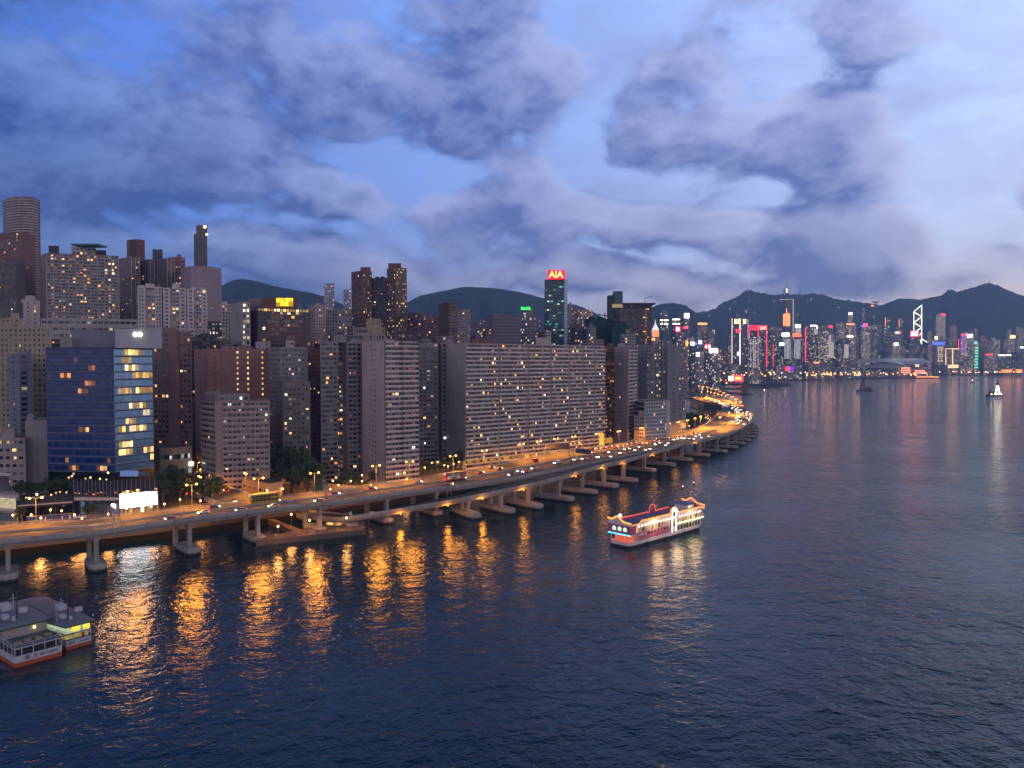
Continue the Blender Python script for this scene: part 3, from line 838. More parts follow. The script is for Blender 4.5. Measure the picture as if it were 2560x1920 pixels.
scr = MB(); sa = XY(300, 373.6, 10); sb = XY(394, 382.6, 10)
z0s, z1s = W(300, 1271, 374).z, W(300, 1235, 374).z
def on_wall(a, b2, f, outw): 
    d = (b2 - a); n2 = Vector((d.y, -d.x)).normalized(); return a + d * f + n2 * outw
q0, q1, q2 = on_wall(sa, sb, 0, 0), on_wall(sa, sb, .77, 0), on_wall(sa, sb, 1, 0)
scr.quad((q0.x, q0.y, z0s), (q1.x, q1.y, z0s + .2), (q1.x, q1.y, z1s), (q0.x, q0.y, z1s), 0)
scr.quad((q1.x, q1.y, z0s + .2), (q2.x, q2.y, z0s + .2), (q2.x, q2.y, z1s), (q1.x, q1.y, z1s), 1)
b0, b1 = on_wall(sa, sb, 0, -.5), on_wall(sa, sb, 1, -.5)
qm = on_wall(sa, sb, .5, -.32); scr.box((qm.x, qm.y, (z0s + z1s) / 2), ((q2 - q0).length, .5, z1s - z0s + .4), 2, ax=q2 - q0)
m_screen = glow('video_screen', (.93, .95, 1.0), 6.0)
mm, t, b = newmat('video_picture'); g = t.n.new('ShaderNodeNewGeometry')
n = t.noise(g.outputs['Position'], .5, 4, .7)
t.l.new(t.ramp(n, [(.4, (.35, .40, .62)), (.6, (.95, .95, 1))]), b.inputs['Emission Color']); b.inputs['Emission Strength'].default_value = 1.6
scr.build('video_screen', [m_screen, mm, M_BLACK], pw_, po)
for (x0, x1, y0, y1, col, sname) in ((297, 342, 1177, 1191, (.10, .16, .36), 'advert_panel'), (344, 372, 1180, 1190, (.03, .03, .05), 'advert_panel')):
    part_box(ht, ho, sname, x0, x1, y0, y1, 406, .5, glow('advert_' + str(x0), col, .9))
# 2 left edge
building('apartment_block', 'cream apartment slab at the left edge with rows of small dark windows', [(-90, 492), (132, 486)], [S(bw=3.1, ww=.42, wh=.5, fh=3.1, lit=.05, ac=.1)], 817, w_cream, ri=1, back=20, cap=60, clutter=2)
building('apartment_block', 'cream upper block with a stepped top behind the cream apartment slab', [(-60, 540), (64, 536)], [S(bw=3.2, ww=.5, wh=.5, lit=.04)], 795, w_cream, ri=1, back=20, cap=30)
building('apartment_block', 'white and blue block standing behind the cream slab below the brown tower', [(62, 600), (104, 596)], [S(cols=[.3, .7], ww=1.4, wh=.5, lit=.05)], 752, w_pale, ri=0, back=20, cap=30)
building('apartment_block', 'narrow blue grey block in front of the cream slab with one large lit window', [(22, 462), (50, 456), (84, 462)], [S(cols=[.5], ww=1.2, wh=.4, lit=.1), S(cols=[.35], ww=3.0, wh=.55, lit=.2, litm=M_LITY)], 884, w_blue, ri=1, back=18, cap=40, clutter=1)
building('office_block', 'blank lilac grey block between the cream slab and the navy hotel', [(62, 430), (118, 432)], [plain], 1050, w_lilac, ri=0, back=20, cap=20, clutter=1)
building('office_block', 'lower grey block at the left edge with two rows of bright square windows', [(-60, 424), (62, 424)], [S(bw=3.4, ww=.6, wh=.36, fh=4.2, lit=.34, litm=M_LITY)], 1094, w_lilac, ri=1, back=20, cap=60, clutter=2)
lb_, lo, lz, lp = building('shop_building', 'low terraced shop building at the left edge with a golden lit storey', [(-60, 370), (41, 362)], [S(fh=5.0, bw=2.6, ww=.9, wh=.6, lit=0, glass=M_SKYGL)], 1277, wall((.30, .31, .34)), ri=1, back=26, cap=10, clutter=0)
panel(lb_, lo, 'lit_storey', [XY(-60, 371.5, 10), XY(39, 363.5, 10)], lz, lz + 6.0, .4, litglass('golden_storey', YELL, .5, 1.1))
panel(lb_, lo, 'white_cornice', [XY(-60, 369.5, 10), XY(41, 361.5, 10)], lz - .3, lz + .8, .5, w_white)
panel(lb_, lo, 'white_cornice', [XY(-60, 369.5, 10), XY(41, 361.5, 10)], lz + 6.0, lz + 7.6, 1.5, w_white)
panel(lb_, lo, 'upper_storey', [XY(-60, 378, 10), XY(22, 372, 10)], lz + 7.6, lz + 16, 1, wall((.10, .10, .13)))
panel(lb_, lo, 'white_cornice', [XY(-60, 376.8, 10), XY(24, 370.8, 10)], lz + 15, lz + 16.3, 1.5, w_white)
db_, do_, dz, dp_ = building('shop_building', 'low black glass building with a white roof edge beside the lit podium', [(44, 364), (181, 374)], [S(fh=5.2, bw=6.5, ww=.97, wh=.75, lit=.0, glass=glass('black_glass', (.004, .005, .012), (.01, .012, .02), .1), band=(.12, .1))], 1264, wall((.02, .02, .03), .4, .1), ri=0, back=34, cap=30, clutter=0)
panel(db_, do_, 'white_cornice', [XY(44, 363.6, 10), XY(181, 373.6, 10)], dz - .35, dz + .25, .5, w_white)
# hoarding along the quay
hd = thing('hoarding', 'long blue hoarding with white lettering below the black glass building', 'hoarding', tuple(G(120, 1300, 4)))
hd_o = hd.location.copy(); a, c = XY(66, 355, 10), XY(181, 363, 10)
panel(hd, hd_o, 'panel', [a, c], 4.9, 8.2, .3, wall((.02, .055, .24), .6, .2))
panel(hd, hd_o, 'top_rail', [a, c], 8.22, 8.4, .34, M_CONC)
tx_ = (c - a).normalized(); q = a + tx_ * 21.4 + Vector((tx_.y, -tx_.x)) * .25
text_part('Harbour', 2.0, glow('hoarding_letter', (.55, .6, .9), .5), hd, hd_o, (q.x, q.y, 6.5), tx_, width=5.6)
mm_ = MB()
for s_ in (7.5, 14.2, 17.3):
    q = a + tx_ * s_ + Vector((tx_.y, -tx_.x)) * .2; mm_.box((q.x, q.y, 6.5), (.5, .1, 2.0), ax=tx_)
mm_.build('white_stroke', w_white, hd, hd_o)
leg = MB()
for i in range(9):
    q = a.lerp(c, (i + .3) / 9); leg.box((q.x, q.y + .3, 4.6), (.3, .3, 4.4))
leg.build('post', M_STEEL, hd, hd_o)
# 3 right of the hotel
tb, to, tz, tp = building('apartment_tower', 'brown apartment tower beside the hotel with a blank pinkish strip down its front', [(384, 478), (478, 470)], [[(.44, S(bw=3.0, ww=.6, wh=.5, lit=.07, ac=.15), 0), (.66, plain, -.9), (1.0, S(bw=3.0, ww=.6, wh=.5, lit=.06, ac=.15), 1.0)]], 829, wall((.27, .18, .165)), ri=0, back=20, base=19, cap=80, clutter=1)
building('podium', 'rounded beige podium with a dark window ribbon at the foot of the brown tower', [(384, 452), (397, 447), (430, 446), (479, 455)], [plain, S(fh=7, bw=2.2, ww=.95, wh=.3, zs=.45, lit=.2, litm=M_LITP), S(fh=7, bw=2.2, ww=.95, wh=.3, zs=.45, lit=.35, litm=M_LITP)], 1119, w_beige, ri=1, back=30, cap=40, clutter=0)
ps = S(cols=[.2], ww=.8, wh=.4, lit=.6, litm=M_LITY, z0=14)
pf = S(cols=[.12, .235, .49, .66, .90], ww=1.0, wh=.38, fh=3.4, lit=.0, litcols=[(.48, .5, .95), (.65, .67, .97), (.89, .91, .9), (.23, .24, .05)], litm=litglass('stair_light', [(0, (1, .52, .16)), (1, (1, .66, .28))], 1.6, 3.0), z0=30)
building('apartment_tower', 'dull pink apartment block with columns of round golden stair lights', [(487, 548), (519, 522), (672, 536)], [S(cols=[.55], ww=1.0, wh=.35, lit=.0), pf], 872, w_pink, ri=1, back=22, cap=80, clutter=4)
building('apartment_tower', 'small dark block with a green roof behind the pink apartment block', [(478, 590), (528, 586)], [S(bw=3, ww=.6, lit=.06)], 842, w_dark, ri=0, back=20, cap=20, clutter=2)
building('apartment_tower', 'pale grey block with a blank side behind the pink apartment block', [(524, 610), (580, 606)], [S(bw=3, ww=.5, lit=.08)], 850, w_dull, ri=0, back=20, cap=20, clutter=3)
building('office_block', 'mid rise flat block with window ribbons and a blank white corner strip', [(502, 452), (538, 437), (674, 447)], [S(bw=2.5, ww=.75, wh=.45, lit=.02, band=(1.1, .35)), [(.115, plain, -.7), (1.0, S(bw=2.5, ww=.72, wh=.45, lit=.08, band=(1.1, .35), ac=.15, litm=M_LITP), 0)]], 1003, wall((.34, .28, .28)), ri=1, back=22, cap=90, clutter=0, bandm=wall((.44, .38, .39)))
building('office_block', 'set back top storey on the roof of the mid rise block', [(513, 456), (546, 445), (625, 452)], [plain, S(bw=2.6, ww=.7, wh=.4, lit=.12, litm=M_LITP)], 986, wall((.30, .27, .28)), base=W(540, 1006, 445).z, ri=1, back=12, cap=12, clutter=1)
building('apartment_tower', 'narrow white slab with a single window column beside the dark grey tower', [(640, 545), (655, 540), (677, 542)], [plain, S(cols=[.6], ww=1.5, wh=.5, lit=.1)], 854, w_pale, ri=1, back=20, cap=20, clutter=0)
building('apartment_tower', 'dark grey tower with a pale gridded crown of small windows', [(672, 520), (702, 500), (771, 506)], [S(bw=3.2, ww=.4, lit=.03), [(.9, S(bw=2.2, ww=.6, wh=.5, lit=.08, litm=M_LITP, band=(.5, .3)), 0), (1.0, plain, 1)]], 868, wall((.28, .29, .32)), ri=1, back=20, cap=60, clutter=0)
building('apartment_tower', 'dim lower block with floors of mixed lit windows in front of the dark grey tower', [(692, 498), (707, 482), (776, 488)], [plain, S(bw=2.5, ww=.62, wh=.48, lit=.15, band=(.7, .3))], 954, wall((.22, .20, .20)), ri=1, back=16, cap=90, clutter=1)
building('roof_house', 'white stair house on the roof of the dark grey tower', [(716, 508), (738, 509)], [S(cols=[.3, .75], ww=1.6, wh=.5, lit=0)], 851, w_pale, base=W(720, 874, 508).z - 8, ri=0, back=8, cap=4, clutter=0)
building('apartment_tower', 'dark rust red tower in the gap beside the grey waterfront block', [(768, 575), (804, 571)], [S(bw=4, ww=.35, wh=.4, lit=.05)], 872, w_rust, ri=0, back=22, cap=30, clutter=0)
# 4 waterfront estate
rec_lit = S(bw=2.3, ww=.8, wh=.5, lit=.42, litm=M_LIT)
building('apartment_tower', 'grey waterfront block split by a dark recess full of orange lit windows', [(802, 496), (908, 510)], [[(.40, S(bw=2.5, ww=.78, wh=.5, lit=.05, band=(.9, .4), ac=.15), 0), (.62, rec_lit, 7.5), (.86, S(bw=2.5, ww=.78, wh=.5, lit=.05, band=(.9, .4)), 0), (1.0, S(bw=3, ww=.6, lit=.03), 2)]], 853, wall((.27, .26, .29)), ri=0, back=22, cap=100, clutter=2, bandm=wall((.36, .34, .37)))
bal = S(bw=2.3, ww=.86, wh=.46, zs=.62, band=(1.15, .9), lit=.07, fin=(12.0, .5, .95), margin=.4)
building('apartment_tower', 'tall slab with a blank side of paired windows and white balcony bands in front', [(906, 496), (961, 467), (1047, 482)], [S(cols=[.46, .60], ww=1.0, wh=.45, lit=.02, fh=3.1), bal], 852, wall((.48, .43, .45)), ri=1, back=22, cap=90, clutter=2, bandm=m_band, finm=wall((.2, .19, .2)))
building('roof_house', 'tan penthouse block with tall slots on the roof behind the balcony slab', [(884, 520), (922, 521), (964, 523)], [S(fh=4, bw=3, ww=.9, wh=.5, lit=.06), S(fh=4, bw=2, ww=.6, wh=.6, lit=.1)], 818, wall((.30, .26, .24)), base=80, ri=0, back=12, cap=20, clutter=0)
building('roof_house', 'small tan roof block with narrow slots above the penthouse', [(918, 521), (954, 522)], [S(fh=3.2, bw=1.4, ww=.3, wh=.7, lit=0)], 797, wall((.40, .32, .20)), base=98, ri=0, back=8, cap=10, clutter=0)
building('roof_house', 'dark flat roofed penthouse with orange lamps above the balcony slab', [(992, 480), (1044, 484)], [S(fh=4, bw=2.4, ww=.7, wh=.4, lit=.2, litm=M_LITO)], 829, w_dark, base=88, ri=0, back=12, cap=10, clutter=1)
building('apartment_tower', 'dim banded block between the balcony slab and the long slab with a lit dark slot', [(1046, 560), (1136, 572)], [[(.55, S(bw=2.6, ww=.8, wh=.5, lit=.05, band=(.8, .4), litcols=[(.36, .6, .22)]), 0), (.64, S(bw=2, ww=.7, lit=.35), 6), (1.0, S(bw=2.6, ww=.8, wh=.5, lit=.09, band=(.8, .4)), 0)]], 856, wall((.25, .24, .27)), ri=0, back=22, cap=100, clutter=1)
slab = S(fh=2.95, bw=2.1, ww=.84, wh=.52, zs=.64, band=(.95, .75), lit=.12, ac=.16, margin=.3)
gro = S(plain=True)
fr = []
for k, f in enumerate((.215, .41, .575, .715, .82, .915)):
    fr += [(f - .006, slab, 0), (f + .002, gro, 1.6)]
fr.append((1.0, slab, 0))
sl, so, szz, spp = building('apartment_slab', 'very long pale apartment slab with white balcony bands facing the viaduct', [(1106, 574), (1164, 546), (1512, 640)], [plain, fr], 858, wall((.42, .39, .40)), ri=1, back=24, cap=100, clutter=0, bandm=wall((.70, .66, .65)))
part_box(sl, so, 'roof_house', 1340, 1376, 844, 862, 606, 8, w_pale); part_box(sl, so, 'roof_house', 1180, 1230, 846, 860, 566, 8, w_brown)
# lit arcade at its foot
arc = MB(); frame = MB(); a, c = XY(1164, 545.2, 10), XY(1420, 612, 10); d_ = (c - a); L_ = d_.length; tx_ = d_ / L_; nn = Vector((tx_.y, -tx_.x))
for i in range(15):
    q = a + tx_ * (L_ * (i + .5) / 15) + nn * .5; arc.box((q.x, q.y, 8.2), (L_ / 15 * R.uniform(.45, .75), .3, 2.6), ax=tx_)
arc.build('arcade_opening', litglass('arcade_light', [(0, (1, .40, .06)), (1, (1, .55, .12))], .5, 1.0), sl, so)
building('apartment_tower', 'narrow brown block with orange lit windows at the end of the long slab', [(1512, 668), (1536, 672)], [S(bw=2.3, ww=.7, wh=.5, lit=.28, litm=M_LITO)], 868, wall((.24, .14, .09)), ri=0, back=20, cap=80, clutter=1)
building('apartment_tower', 'lilac slab with a blank side of paired windows and a narrow balconied front', [(1536, 668), (1569, 646), (1591, 664)], [duo, bal], 866, wall((.36, .32, .35)), ri=1, back=20, cap=80, clutter=1, bandm=m_band)
dk = S(bw=2.4, ww=.7, wh=.5, lit=.10, band=(.5, .3))
building('apartment_tower', 'tall dark tower with blue grey blank strips and a column of amber windows', [(1589, 706), (1617, 694), (1668, 700), (1697, 704), (1716, 716)], [S(cols=[.55], ww=.7, wh=.4, lit=0), [(.3, dk, 3), (.46, dk, 5), (.84, S(bw=2.6, ww=.8, wh=.55, lit=.20, litcols=[(.5, .82, .55)], litm=M_LITY), 5), (1, dk, 3)], S(cols=[.5], ww=.7, wh=.4, lit=0), S(bw=2.6, ww=.75, wh=.5, lit=.12, litm=M_LITY)], 864, wall((.22, .245, .30)), ri=0, back=20, cap=100, clutter=2)
building('office_block', 'low pale building with a fine blue window grid below the dark tower', [(1588, 664), (1612, 640), (1674, 655)], [S(fh=4.2, bw=2.4, ww=.95, wh=.7, lit=.02, glass=M_TEAL), [(.9, S(fh=2.9, bw=1.8, ww=.7, wh=.66, lit=.05, glass=glass('blue_pane', (.05, .14, .22), (.09, .2, .28), .15)), 0), (1, plain, -.4)]], 1004, wall((.48, .48, .50)), ri=1, back=20, cap=60, clutter=0)
building('office_block', 'small pinkish annex at the foot of the pale grid building', [(1586, 640), (1612, 634)], [S(bw=2.4, ww=.6, lit=.05)], 1040, wall((.40, .36, .38)), ri=0, back=12, cap=10, clutter=1)
# ------------------------------------------------------------------ second row and hill towers
building('office_block', 'grey block with bright pale green office floors beside the brown hotel', [(578, 640), (607, 610), (628, 614)], [plain, S(fh=4.2, bw=3.2, ww=.8, wh=.55, lit=.5, litm=M_LITP)], 754, wall((.34, .32, .34)), ri=1, back=26, cap=40, clutter=0)
building('roof_house', 'grey louvred roof block behind the yellow hotel sign', [(623, 640), (660, 641)], [S(fh=5, bw=2, ww=.8, wh=.1, lit=0)], 745, w_dull, base=110, ri=0, back=10, cap=4, clutter=0)
gr_, go_, gz_, gp_ = building('hotel_tower', 'brown gridded hotel with dark green glass corners under a glowing yellow sign', [(628, 640), (645, 622), (778, 626)], [S(plain=True), [(.17, S(bw=2.4, ww=.9, wh=.7, lit=.05, glass=M_TEAL, litm=M_LITY), .8), (.87, S(fh=3.2, bw=3.1, ww=.78, wh=.62, lit=.07, litm=M_LITY, fin=(9.6, .35, .3), band=(.5, .25)), 0), (1, S(bw=2.4, ww=.9, wh=.7, lit=.02, glass=M_TEAL), .8)]], 776, wall((.15, .085, .06)), ri=1, back=26, cap=80, clutter=0, bandm=wall((.26, .15, .11)), finm=wall((.26, .15, .11)))
part_box(gr_, go_, 'penthouse', 660, 735, 744, 772, 630, 14, wall((.17, .085, .06)))
part_box(gr_, go_, 'roof_house', 732, 750, 758, 772, 634, 8, w_dull)
m = MB()
for i in range(16):
    px = 648 + 8.0 * i; p = W(px, 774 + i * .25, 621.5); m.box((p.x, p.y, p.z), (1.7, .5, 1.9))
m.build('top_lamp', litglass('top_storey_light', YELL, .6, 3.0), gr_, go_)
p0, p1 = XY(691, 628.6, 120), XY(732, 629, 120); zz0, zz1 = W(711, 766, 629).z, W(711, 745, 629).z
sg_ = MB(); sg_.box(((p0.x + p1.x) / 2, 629.2, (zz0 + zz1) / 2), (p1.x - p0.x + .6, .8, zz1 - zz0)); so_ = sg_.build('sign', glow('sign_back', (.55, .30, .01), .8), gr_, go_)
ym = glow('yellow_neon', (1, .80, .03), 2.6)
text_part('城市花園', 3.4, ym, gr_, go_, ((p0.x + p1.x) / 2, 628.6, zz1 - 2.0), width=(p1.x - p0.x) * .98, bold=True)
text_part('酒店', 3.2, ym, gr_, go_, ((p0.x + p1.x) / 2, 628.6, zz0 + 1.7), width=(p1.x - p0.x) * .5, bold=True)
building('apartment_tower', 'pale pink tower with a rounded top and small windows beside the brown hotel', [(772, 830), (790, 815), (816, 822)], [gridS, S(bw=2.8, ww=.5, lit=.06)], 762, wall((.44, .36, .36)), ri=1, back=20, cap=30, clutter=1)
building('apartment_tower', 'grey tower with a central lit slot to the left of the tall brown twin tower', [(818, 762), (846, 758), (880, 764)], [S(bw=3, ww=.5, lit=.06), S(bw=3, ww=.5, lit=.10, litcols=[(.45, .65, .5)])], 774, wall((.24, .235, .25)), ri=1, back=22, cap=60, clutter=1)
w_tw = wall((.17, .105, .085))
building('apartment_tower', 'brown left wing of the tall twin tower with a stepped notched top', [(880, 858), (908, 842), (931, 850)], [S(bw=3, ww=.35, lit=.04), S(bw=2.8, ww=.55, lit=.22, litm=M_LITY)], 676, w_tw, ri=1, back=24, cap=60, clutter=0)
building('apartment_tower', 'dark recessed middle part between the two brown wings of the tall tower', [(928, 862), (972, 864)], [S(bw=2.6, ww=.7, lit=.12)], 695, wall((.06, .055, .06)), ri=0, back=20, cap=60, clutter=2)
building('apartment_tower', 'taller brown right wing of the twin tower with a sloped broken top', [(968, 856), (990, 838), (1018, 846)], [S(bw=2.8, ww=.5, lit=.2, litm=M_LITY), S(bw=2.6, ww=.6, wh=.5, lit=.22, litm=M_LITY)], 668, w_tw, ri=1, back=24, cap=70, clutter=0)
for (lab, x0, x1, y0, D) in (('brown broken crest on top of the right wing of the twin tower', 972, 1004, 658, 846), ('brown stepped crest on top of the left wing of the twin tower', 903, 928, 668, 850)):
    building('roof_house', lab, [(x0, D), (x1, D)], [None], y0, w_tw, base=165, ri=0, back=8, cap=0, clutter=0)
building('apartment_tower', 'dim reddish purple tower group behind the balcony slab', [(1019, 905), (1045, 900), (1098, 908)], [S(bw=3, ww=.5, lit=.12), S(bw=3, ww=.5, lit=.16)], 786, wall((.22, .13, .15)), ri=1, back=26, cap=60, clutter=4)
building('apartment_tower', 'black sided tower with stacked balconies rising behind the long slab', [(1097, 812), (1122, 798), (1143, 806)], [plain, S(bw=3, ww=.6, lit=.07, band=(1.2, 1.4))], 757, wall((.085, .07, .065)), ri=1, back=22, cap=40, clutter=1, bandm=wall((.22, .17, .14)))
building('apartment_tower', 'pale lilac tower beside the black balcony tower', [(1142, 842), (1176, 846)], [S(bw=2.8, ww=.5, lit=.10)], 778, wall((.33, .31, .34)), ri=0, back=22, cap=40, clutter=3)
building('apartment_tower', 'white tower slice showing between the netted block and the brown hotel', [(556, 700), (580, 700)], [S(bw=2.6, ww=.5, lit=.06)], 760, w_white, ri=0, back=20, base=60, cap=30, clutter=1)
# hill towers, left
building('apartment_tower', 'round white and red brown tower rising highest at the left edge', [(16, 930), (24, 917), (42, 908), (66, 904), (90, 908), (101, 917), (108, 926)], [S(bw=3.2, ww=.6, wh=.55, lit=.0, band=(1.1, .8))] * 5 + [S(plain=True)], 491, wall((.30, .16, .14)), ri=3, back=22, base=100, cap=40, clutter=0, bandm=wall((.48, .46, .46)))
building('apartment_tower', 'brown tower with a dark lit face and a red brick side at the left edge', [(-30, 812), (55, 800), (93, 818)], [S(bw=3.4, ww=.6, lit=.16), S(cols=[.5], ww=1, wh=.3, lit=.04)], 580, wall((.22, .12, .10)), ri=1, back=22, base=80, cap=60, clutter=3)
building('apartment_tower', 'dark left edge tower with a grey blank strip in front of the brown tower', [(-30, 762), (46, 756), (70, 764)], [S(bw=3.4, ww=.55, lit=.10), plain], 656, wall((.14, .12, .13)), ri=1, back=20, base=60, cap=60, clutter=1)
building('apartment_tower', 'narrow slice of tower with one yellow window column behind the brick side', [(92, 952), (109, 956)], [S(cols=[.4, .7], ww=1.8, wh=.4, lit=.5, litm=M_LITY)], 640, wall((.24, .20, .20)), ri=0, back=20, base=90, cap=40, clutter=0)
gridL = S(fh=3.0, bw=3.1, ww=.66, wh=.55, lit=.13, fin=(6.2, .45, .7), band=(.8, .35), litcols=[(.06, .12, .45), (.2, .26, .5), (.5, .6, .42), (.7, .78, .35), (.86, .92, .5)])
building('apartment_slab', 'broad hillside apartment slab with white fins and many warm lit windows', [(109, 766), (121, 750), (302, 772)], [plain, gridL], 632, wall((.22, .21, .23)), ri=1, back=24, base=92, cap=100, clutter=0, bandm=wall((.40, .38, .39)), finm=wall((.48, .46, .47)))
for (lab, x0, x1, y0, mt) in (('dark square roof house on the left of the hillside slab', 128, 154, 614, w_dark), ('dark square roof house on the right of the hillside slab', 246, 271, 625, w_dark), ('white roof pavilion with a flared green top on the hillside slab', 184, 246, 616, w_pale)):
    building('roof_house', lab, [(x0, 782), (x1, 784)], [None if mt is w_dark else S(fh=4, bw=4, ww=.6, lit=.2)], y0, mt, base=168, ri=0, back=10, cap=6, clutter=0)
m = MB(); a, c = XY(181, 762, 180), XY(250, 764, 180); zt_ = W(215, 612, 763).z
m.box(((a.x + c.x) / 2, 769, zt_), (c.x - a.x, 18, 1.6)); tag(m.build('pavilion_roof', wall((.10, .22, .20))), 'flared green roof lid lying on the white roof pavilion', 'roof')
building('apartment_slab', 'long white platform building below the hillside apartment slab', [(105, 742), (345, 760)], [S(fh=5, bw=5, ww=.8, wh=.4, lit=.12, litm=M_LITP)], 796, wall((.42, .41, .42)), ri=0, back=16, base=100, cap=40, clutter=0)
building('apartment_tower', 'brick red cylinder top tower rising behind the white fronted towers', [(322, 1008), (330, 1000), (345, 997), (360, 1000), (367, 1008)], [S(bw=3, ww=.4, lit=.06)] * 4, 598, wall((.20, .065, .05)), ri=2, back=22, base=110, cap=30, clutter=0)
building('apartment_tower', 'brown tower with a white gridded front strip right of the hillside slab', [(300, 866), (332, 850), (354, 858)], [S(bw=3, ww=.4, lit=.05), S(bw=2.2, ww=.6, lit=.06, fin=(4.4, .4, .4))], 642, wall((.26, .19, .18)), ri=1, back=22, base=110, cap=50, clutter=1, finm=w_white)
building('apartment_tower', 'dark tower with a narrow white front strip and lit windows beside it', [(354, 872), (379, 856), (399, 862)], [S(bw=3, ww=.5, lit=.10), S(bw=2.2, ww=.6, lit=.08, fin=(4.4, .4, .4))], 648, wall((.14, .12, .13)), ri=1, back=22, base=110, cap=50, clutter=1, finm=w_white)
building('apartment_tower', 'square dark tower head between the white strips on the hill', [(386, 902), (411, 904)], [S(bw=3, ww=.4, lit=.12)], 623, wall((.07, .06, .07)), ri=0, back=20, base=110, cap=30, clutter=0)
building('apartment_tower', 'brown tower with a pale white gridded front strip near the netted block', [(401, 862), (422, 846), (441, 852)], [S(bw=3, ww=.4, lit=.05), S(bw=2.2, ww=.6, lit=.05, fin=(4.4, .4, .4))], 645, wall((.20, .14, .14)), ri=1, back=22, base=110, cap=50, clutter=2, finm=w_white)
building('apartment_tower', 'reddish tower with lit window columns just left of the netted block', [(440, 880), (467, 884)], [S(bw=3, ww=.5, lit=.16)], 642, wall((.26, .12, .12)), ri=0, back=22, base=110, cap=40, clutter=1)
net = wall((.33, .29, .335), .95, .25)
building('apartment_tower', 'bulky tower wrapped in lilac scaffold netting in floor bands', [(457, 832), (464, 812), (480, 804), (523, 806), (557, 822)], [S(plain=True), S(plain=True), S(fh=6, bw=9, ww=.1, wh=.1, lit=0, band=(.3, .25)), S(fh=6, bw=9, ww=.1, wh=.1, lit=.1, band=(.3, .25))], 665, net, ri=2, back=24, base=110, cap=6, clutter=0)
th_, to_, tz_, tpo = building('apartment_tower', 'very slim dark tower with a lit lamp at its top behind the netted block', [(489, 1112), (506, 1100), (522, 1110)], [S(bw=4, ww=.4, lit=.02), S(bw=4, ww=.5, lit=.02)], 582, wall((.12, .105, .105)), ri=1, back=20, base=120, cap=20, clutter=0)
part_box(th_, to_, 'tower_head', 495, 514, 563, 584, 1106, 12, wall((.12, .105, .105)))
m = MB(); p = W(512, 567, 1104); m.ball(p, 1.9); p = W(517, 586, 1098); m.ball(p, 1.5); m.build('beacon', glow('beacon_light', (1, .55, .2), 8), th_, to_)
for k, (x0, xm, xm2, x1, lab) in enumerate(((347, 366, 390, 408, 'left'), (411, 428, 451, 468, 'middle'), (471, 488, 506, 521, 'right'))):
    wst = S(fh=3.0, bw=2.9, ww=.5, wh=.5, lit=.02)
    building('apartment_tower', 'white towers in front of the netted block, the %s one with a dark lit recess' % lab, [(x0, 660), (x1, 664)], [[((xm - x0) / (x1 - x0), wst, 0), ((xm2 - x0) / (x1 - x0), S(fh=3, bw=2.6, ww=.7, wh=.5, lit=.42), 5), (1, wst, 0)]], 716 + k * 3, wall((.56, .55, .60)), ri=0, back=18, base=88, cap=70, clutter=2)
building('office_block', 'low flat building with a row of white lamps below the netted block', [(520, 722), (560, 724)], [S(fh=4, bw=3, ww=.6, lit=.6, litm=M_LITP)], 803, w_dull, ri=0, back=16, base=70, cap=20, clutter=0)
building('office_block', 'low pale block under the right hand white tower on the slope', [(476, 630), (528, 634)], [S(bw=3, ww=.5, lit=.1)], 822, w_pale, ri=0, back=16, base=60, cap=20, clutter=2)
# mid distance, centre and right
building('office_block', 'wide dull violet office block with a dark flat top below the round hill', [(1222, 900), (1232, 886), (1302, 892)], [plain, S(fh=3.6, bw=2.2, ww=.9, wh=.5, lit=.0, glass=glass('violet_glass', (.06, .06, .09), (.10, .10, .13), .3))], 786, wall((.18, .175, .21)), ri=1, back=30, cap=20, clutter=0)
fb, fo, fz = far_box(1302, 1338, 776, 1050, far_mat((.22, .22, .27), .12, PALE, 3.4, 3.6), 'grey office block carrying a glowing green sign')
sign_part(fb, fo, 1301, 1327, 766, 776, 1046, glow('green_back', (.0, .22, .03), .8), 'Manulife', glow('green_neon', (.06, 1, .12), 2.4), dep=1.0)
ai, ao, az_, ap_ = building('office_tower', 'teal glass skyscraper topped by a bright red sign with three letters', [(1361, 1106), (1410, 1100), (1418, 1112)], [S(fh=4.0, bw=3.0, ww=.92, wh=.5, lit=.16, glass=M_TEAL, litm=litglass('teal_lit', [(0, (.05, .5, .5)), (.7, (.1, .8, .7)), (.85, (1, .8, .5)), (1, (.9, 1, .8))], .12, 1.0), groups=(1, 3)), S(fh=4, bw=3, ww=.92, wh=.6, lit=.04, glass=M_SKYGL)], 698, wall((.01, .05, .06), .3, .1, 0, .5), ri=1, back=30, base=3, cap=100, clutter=0)
rs = sign_part(ai, ao, 1369, 1411, 676, 698, 1099, glow('red_sign', (1, .012, .05), 1.25), dep=12)
p0, p1 = XY(1369, 1092, 190), XY(1411, 1092, 190)
text_part('AIA', W(1390, 677, 1092).z - W(1390, 693, 1092).z + 4.2, glow('sign_letter', (1, .45, .12), 2.6), ai, ao, ((p0.x + p1.x) / 2, 1092.5, W(1390, 686.5, 1092).z), width=(p1.x - p0.x) * .86, bold=True)
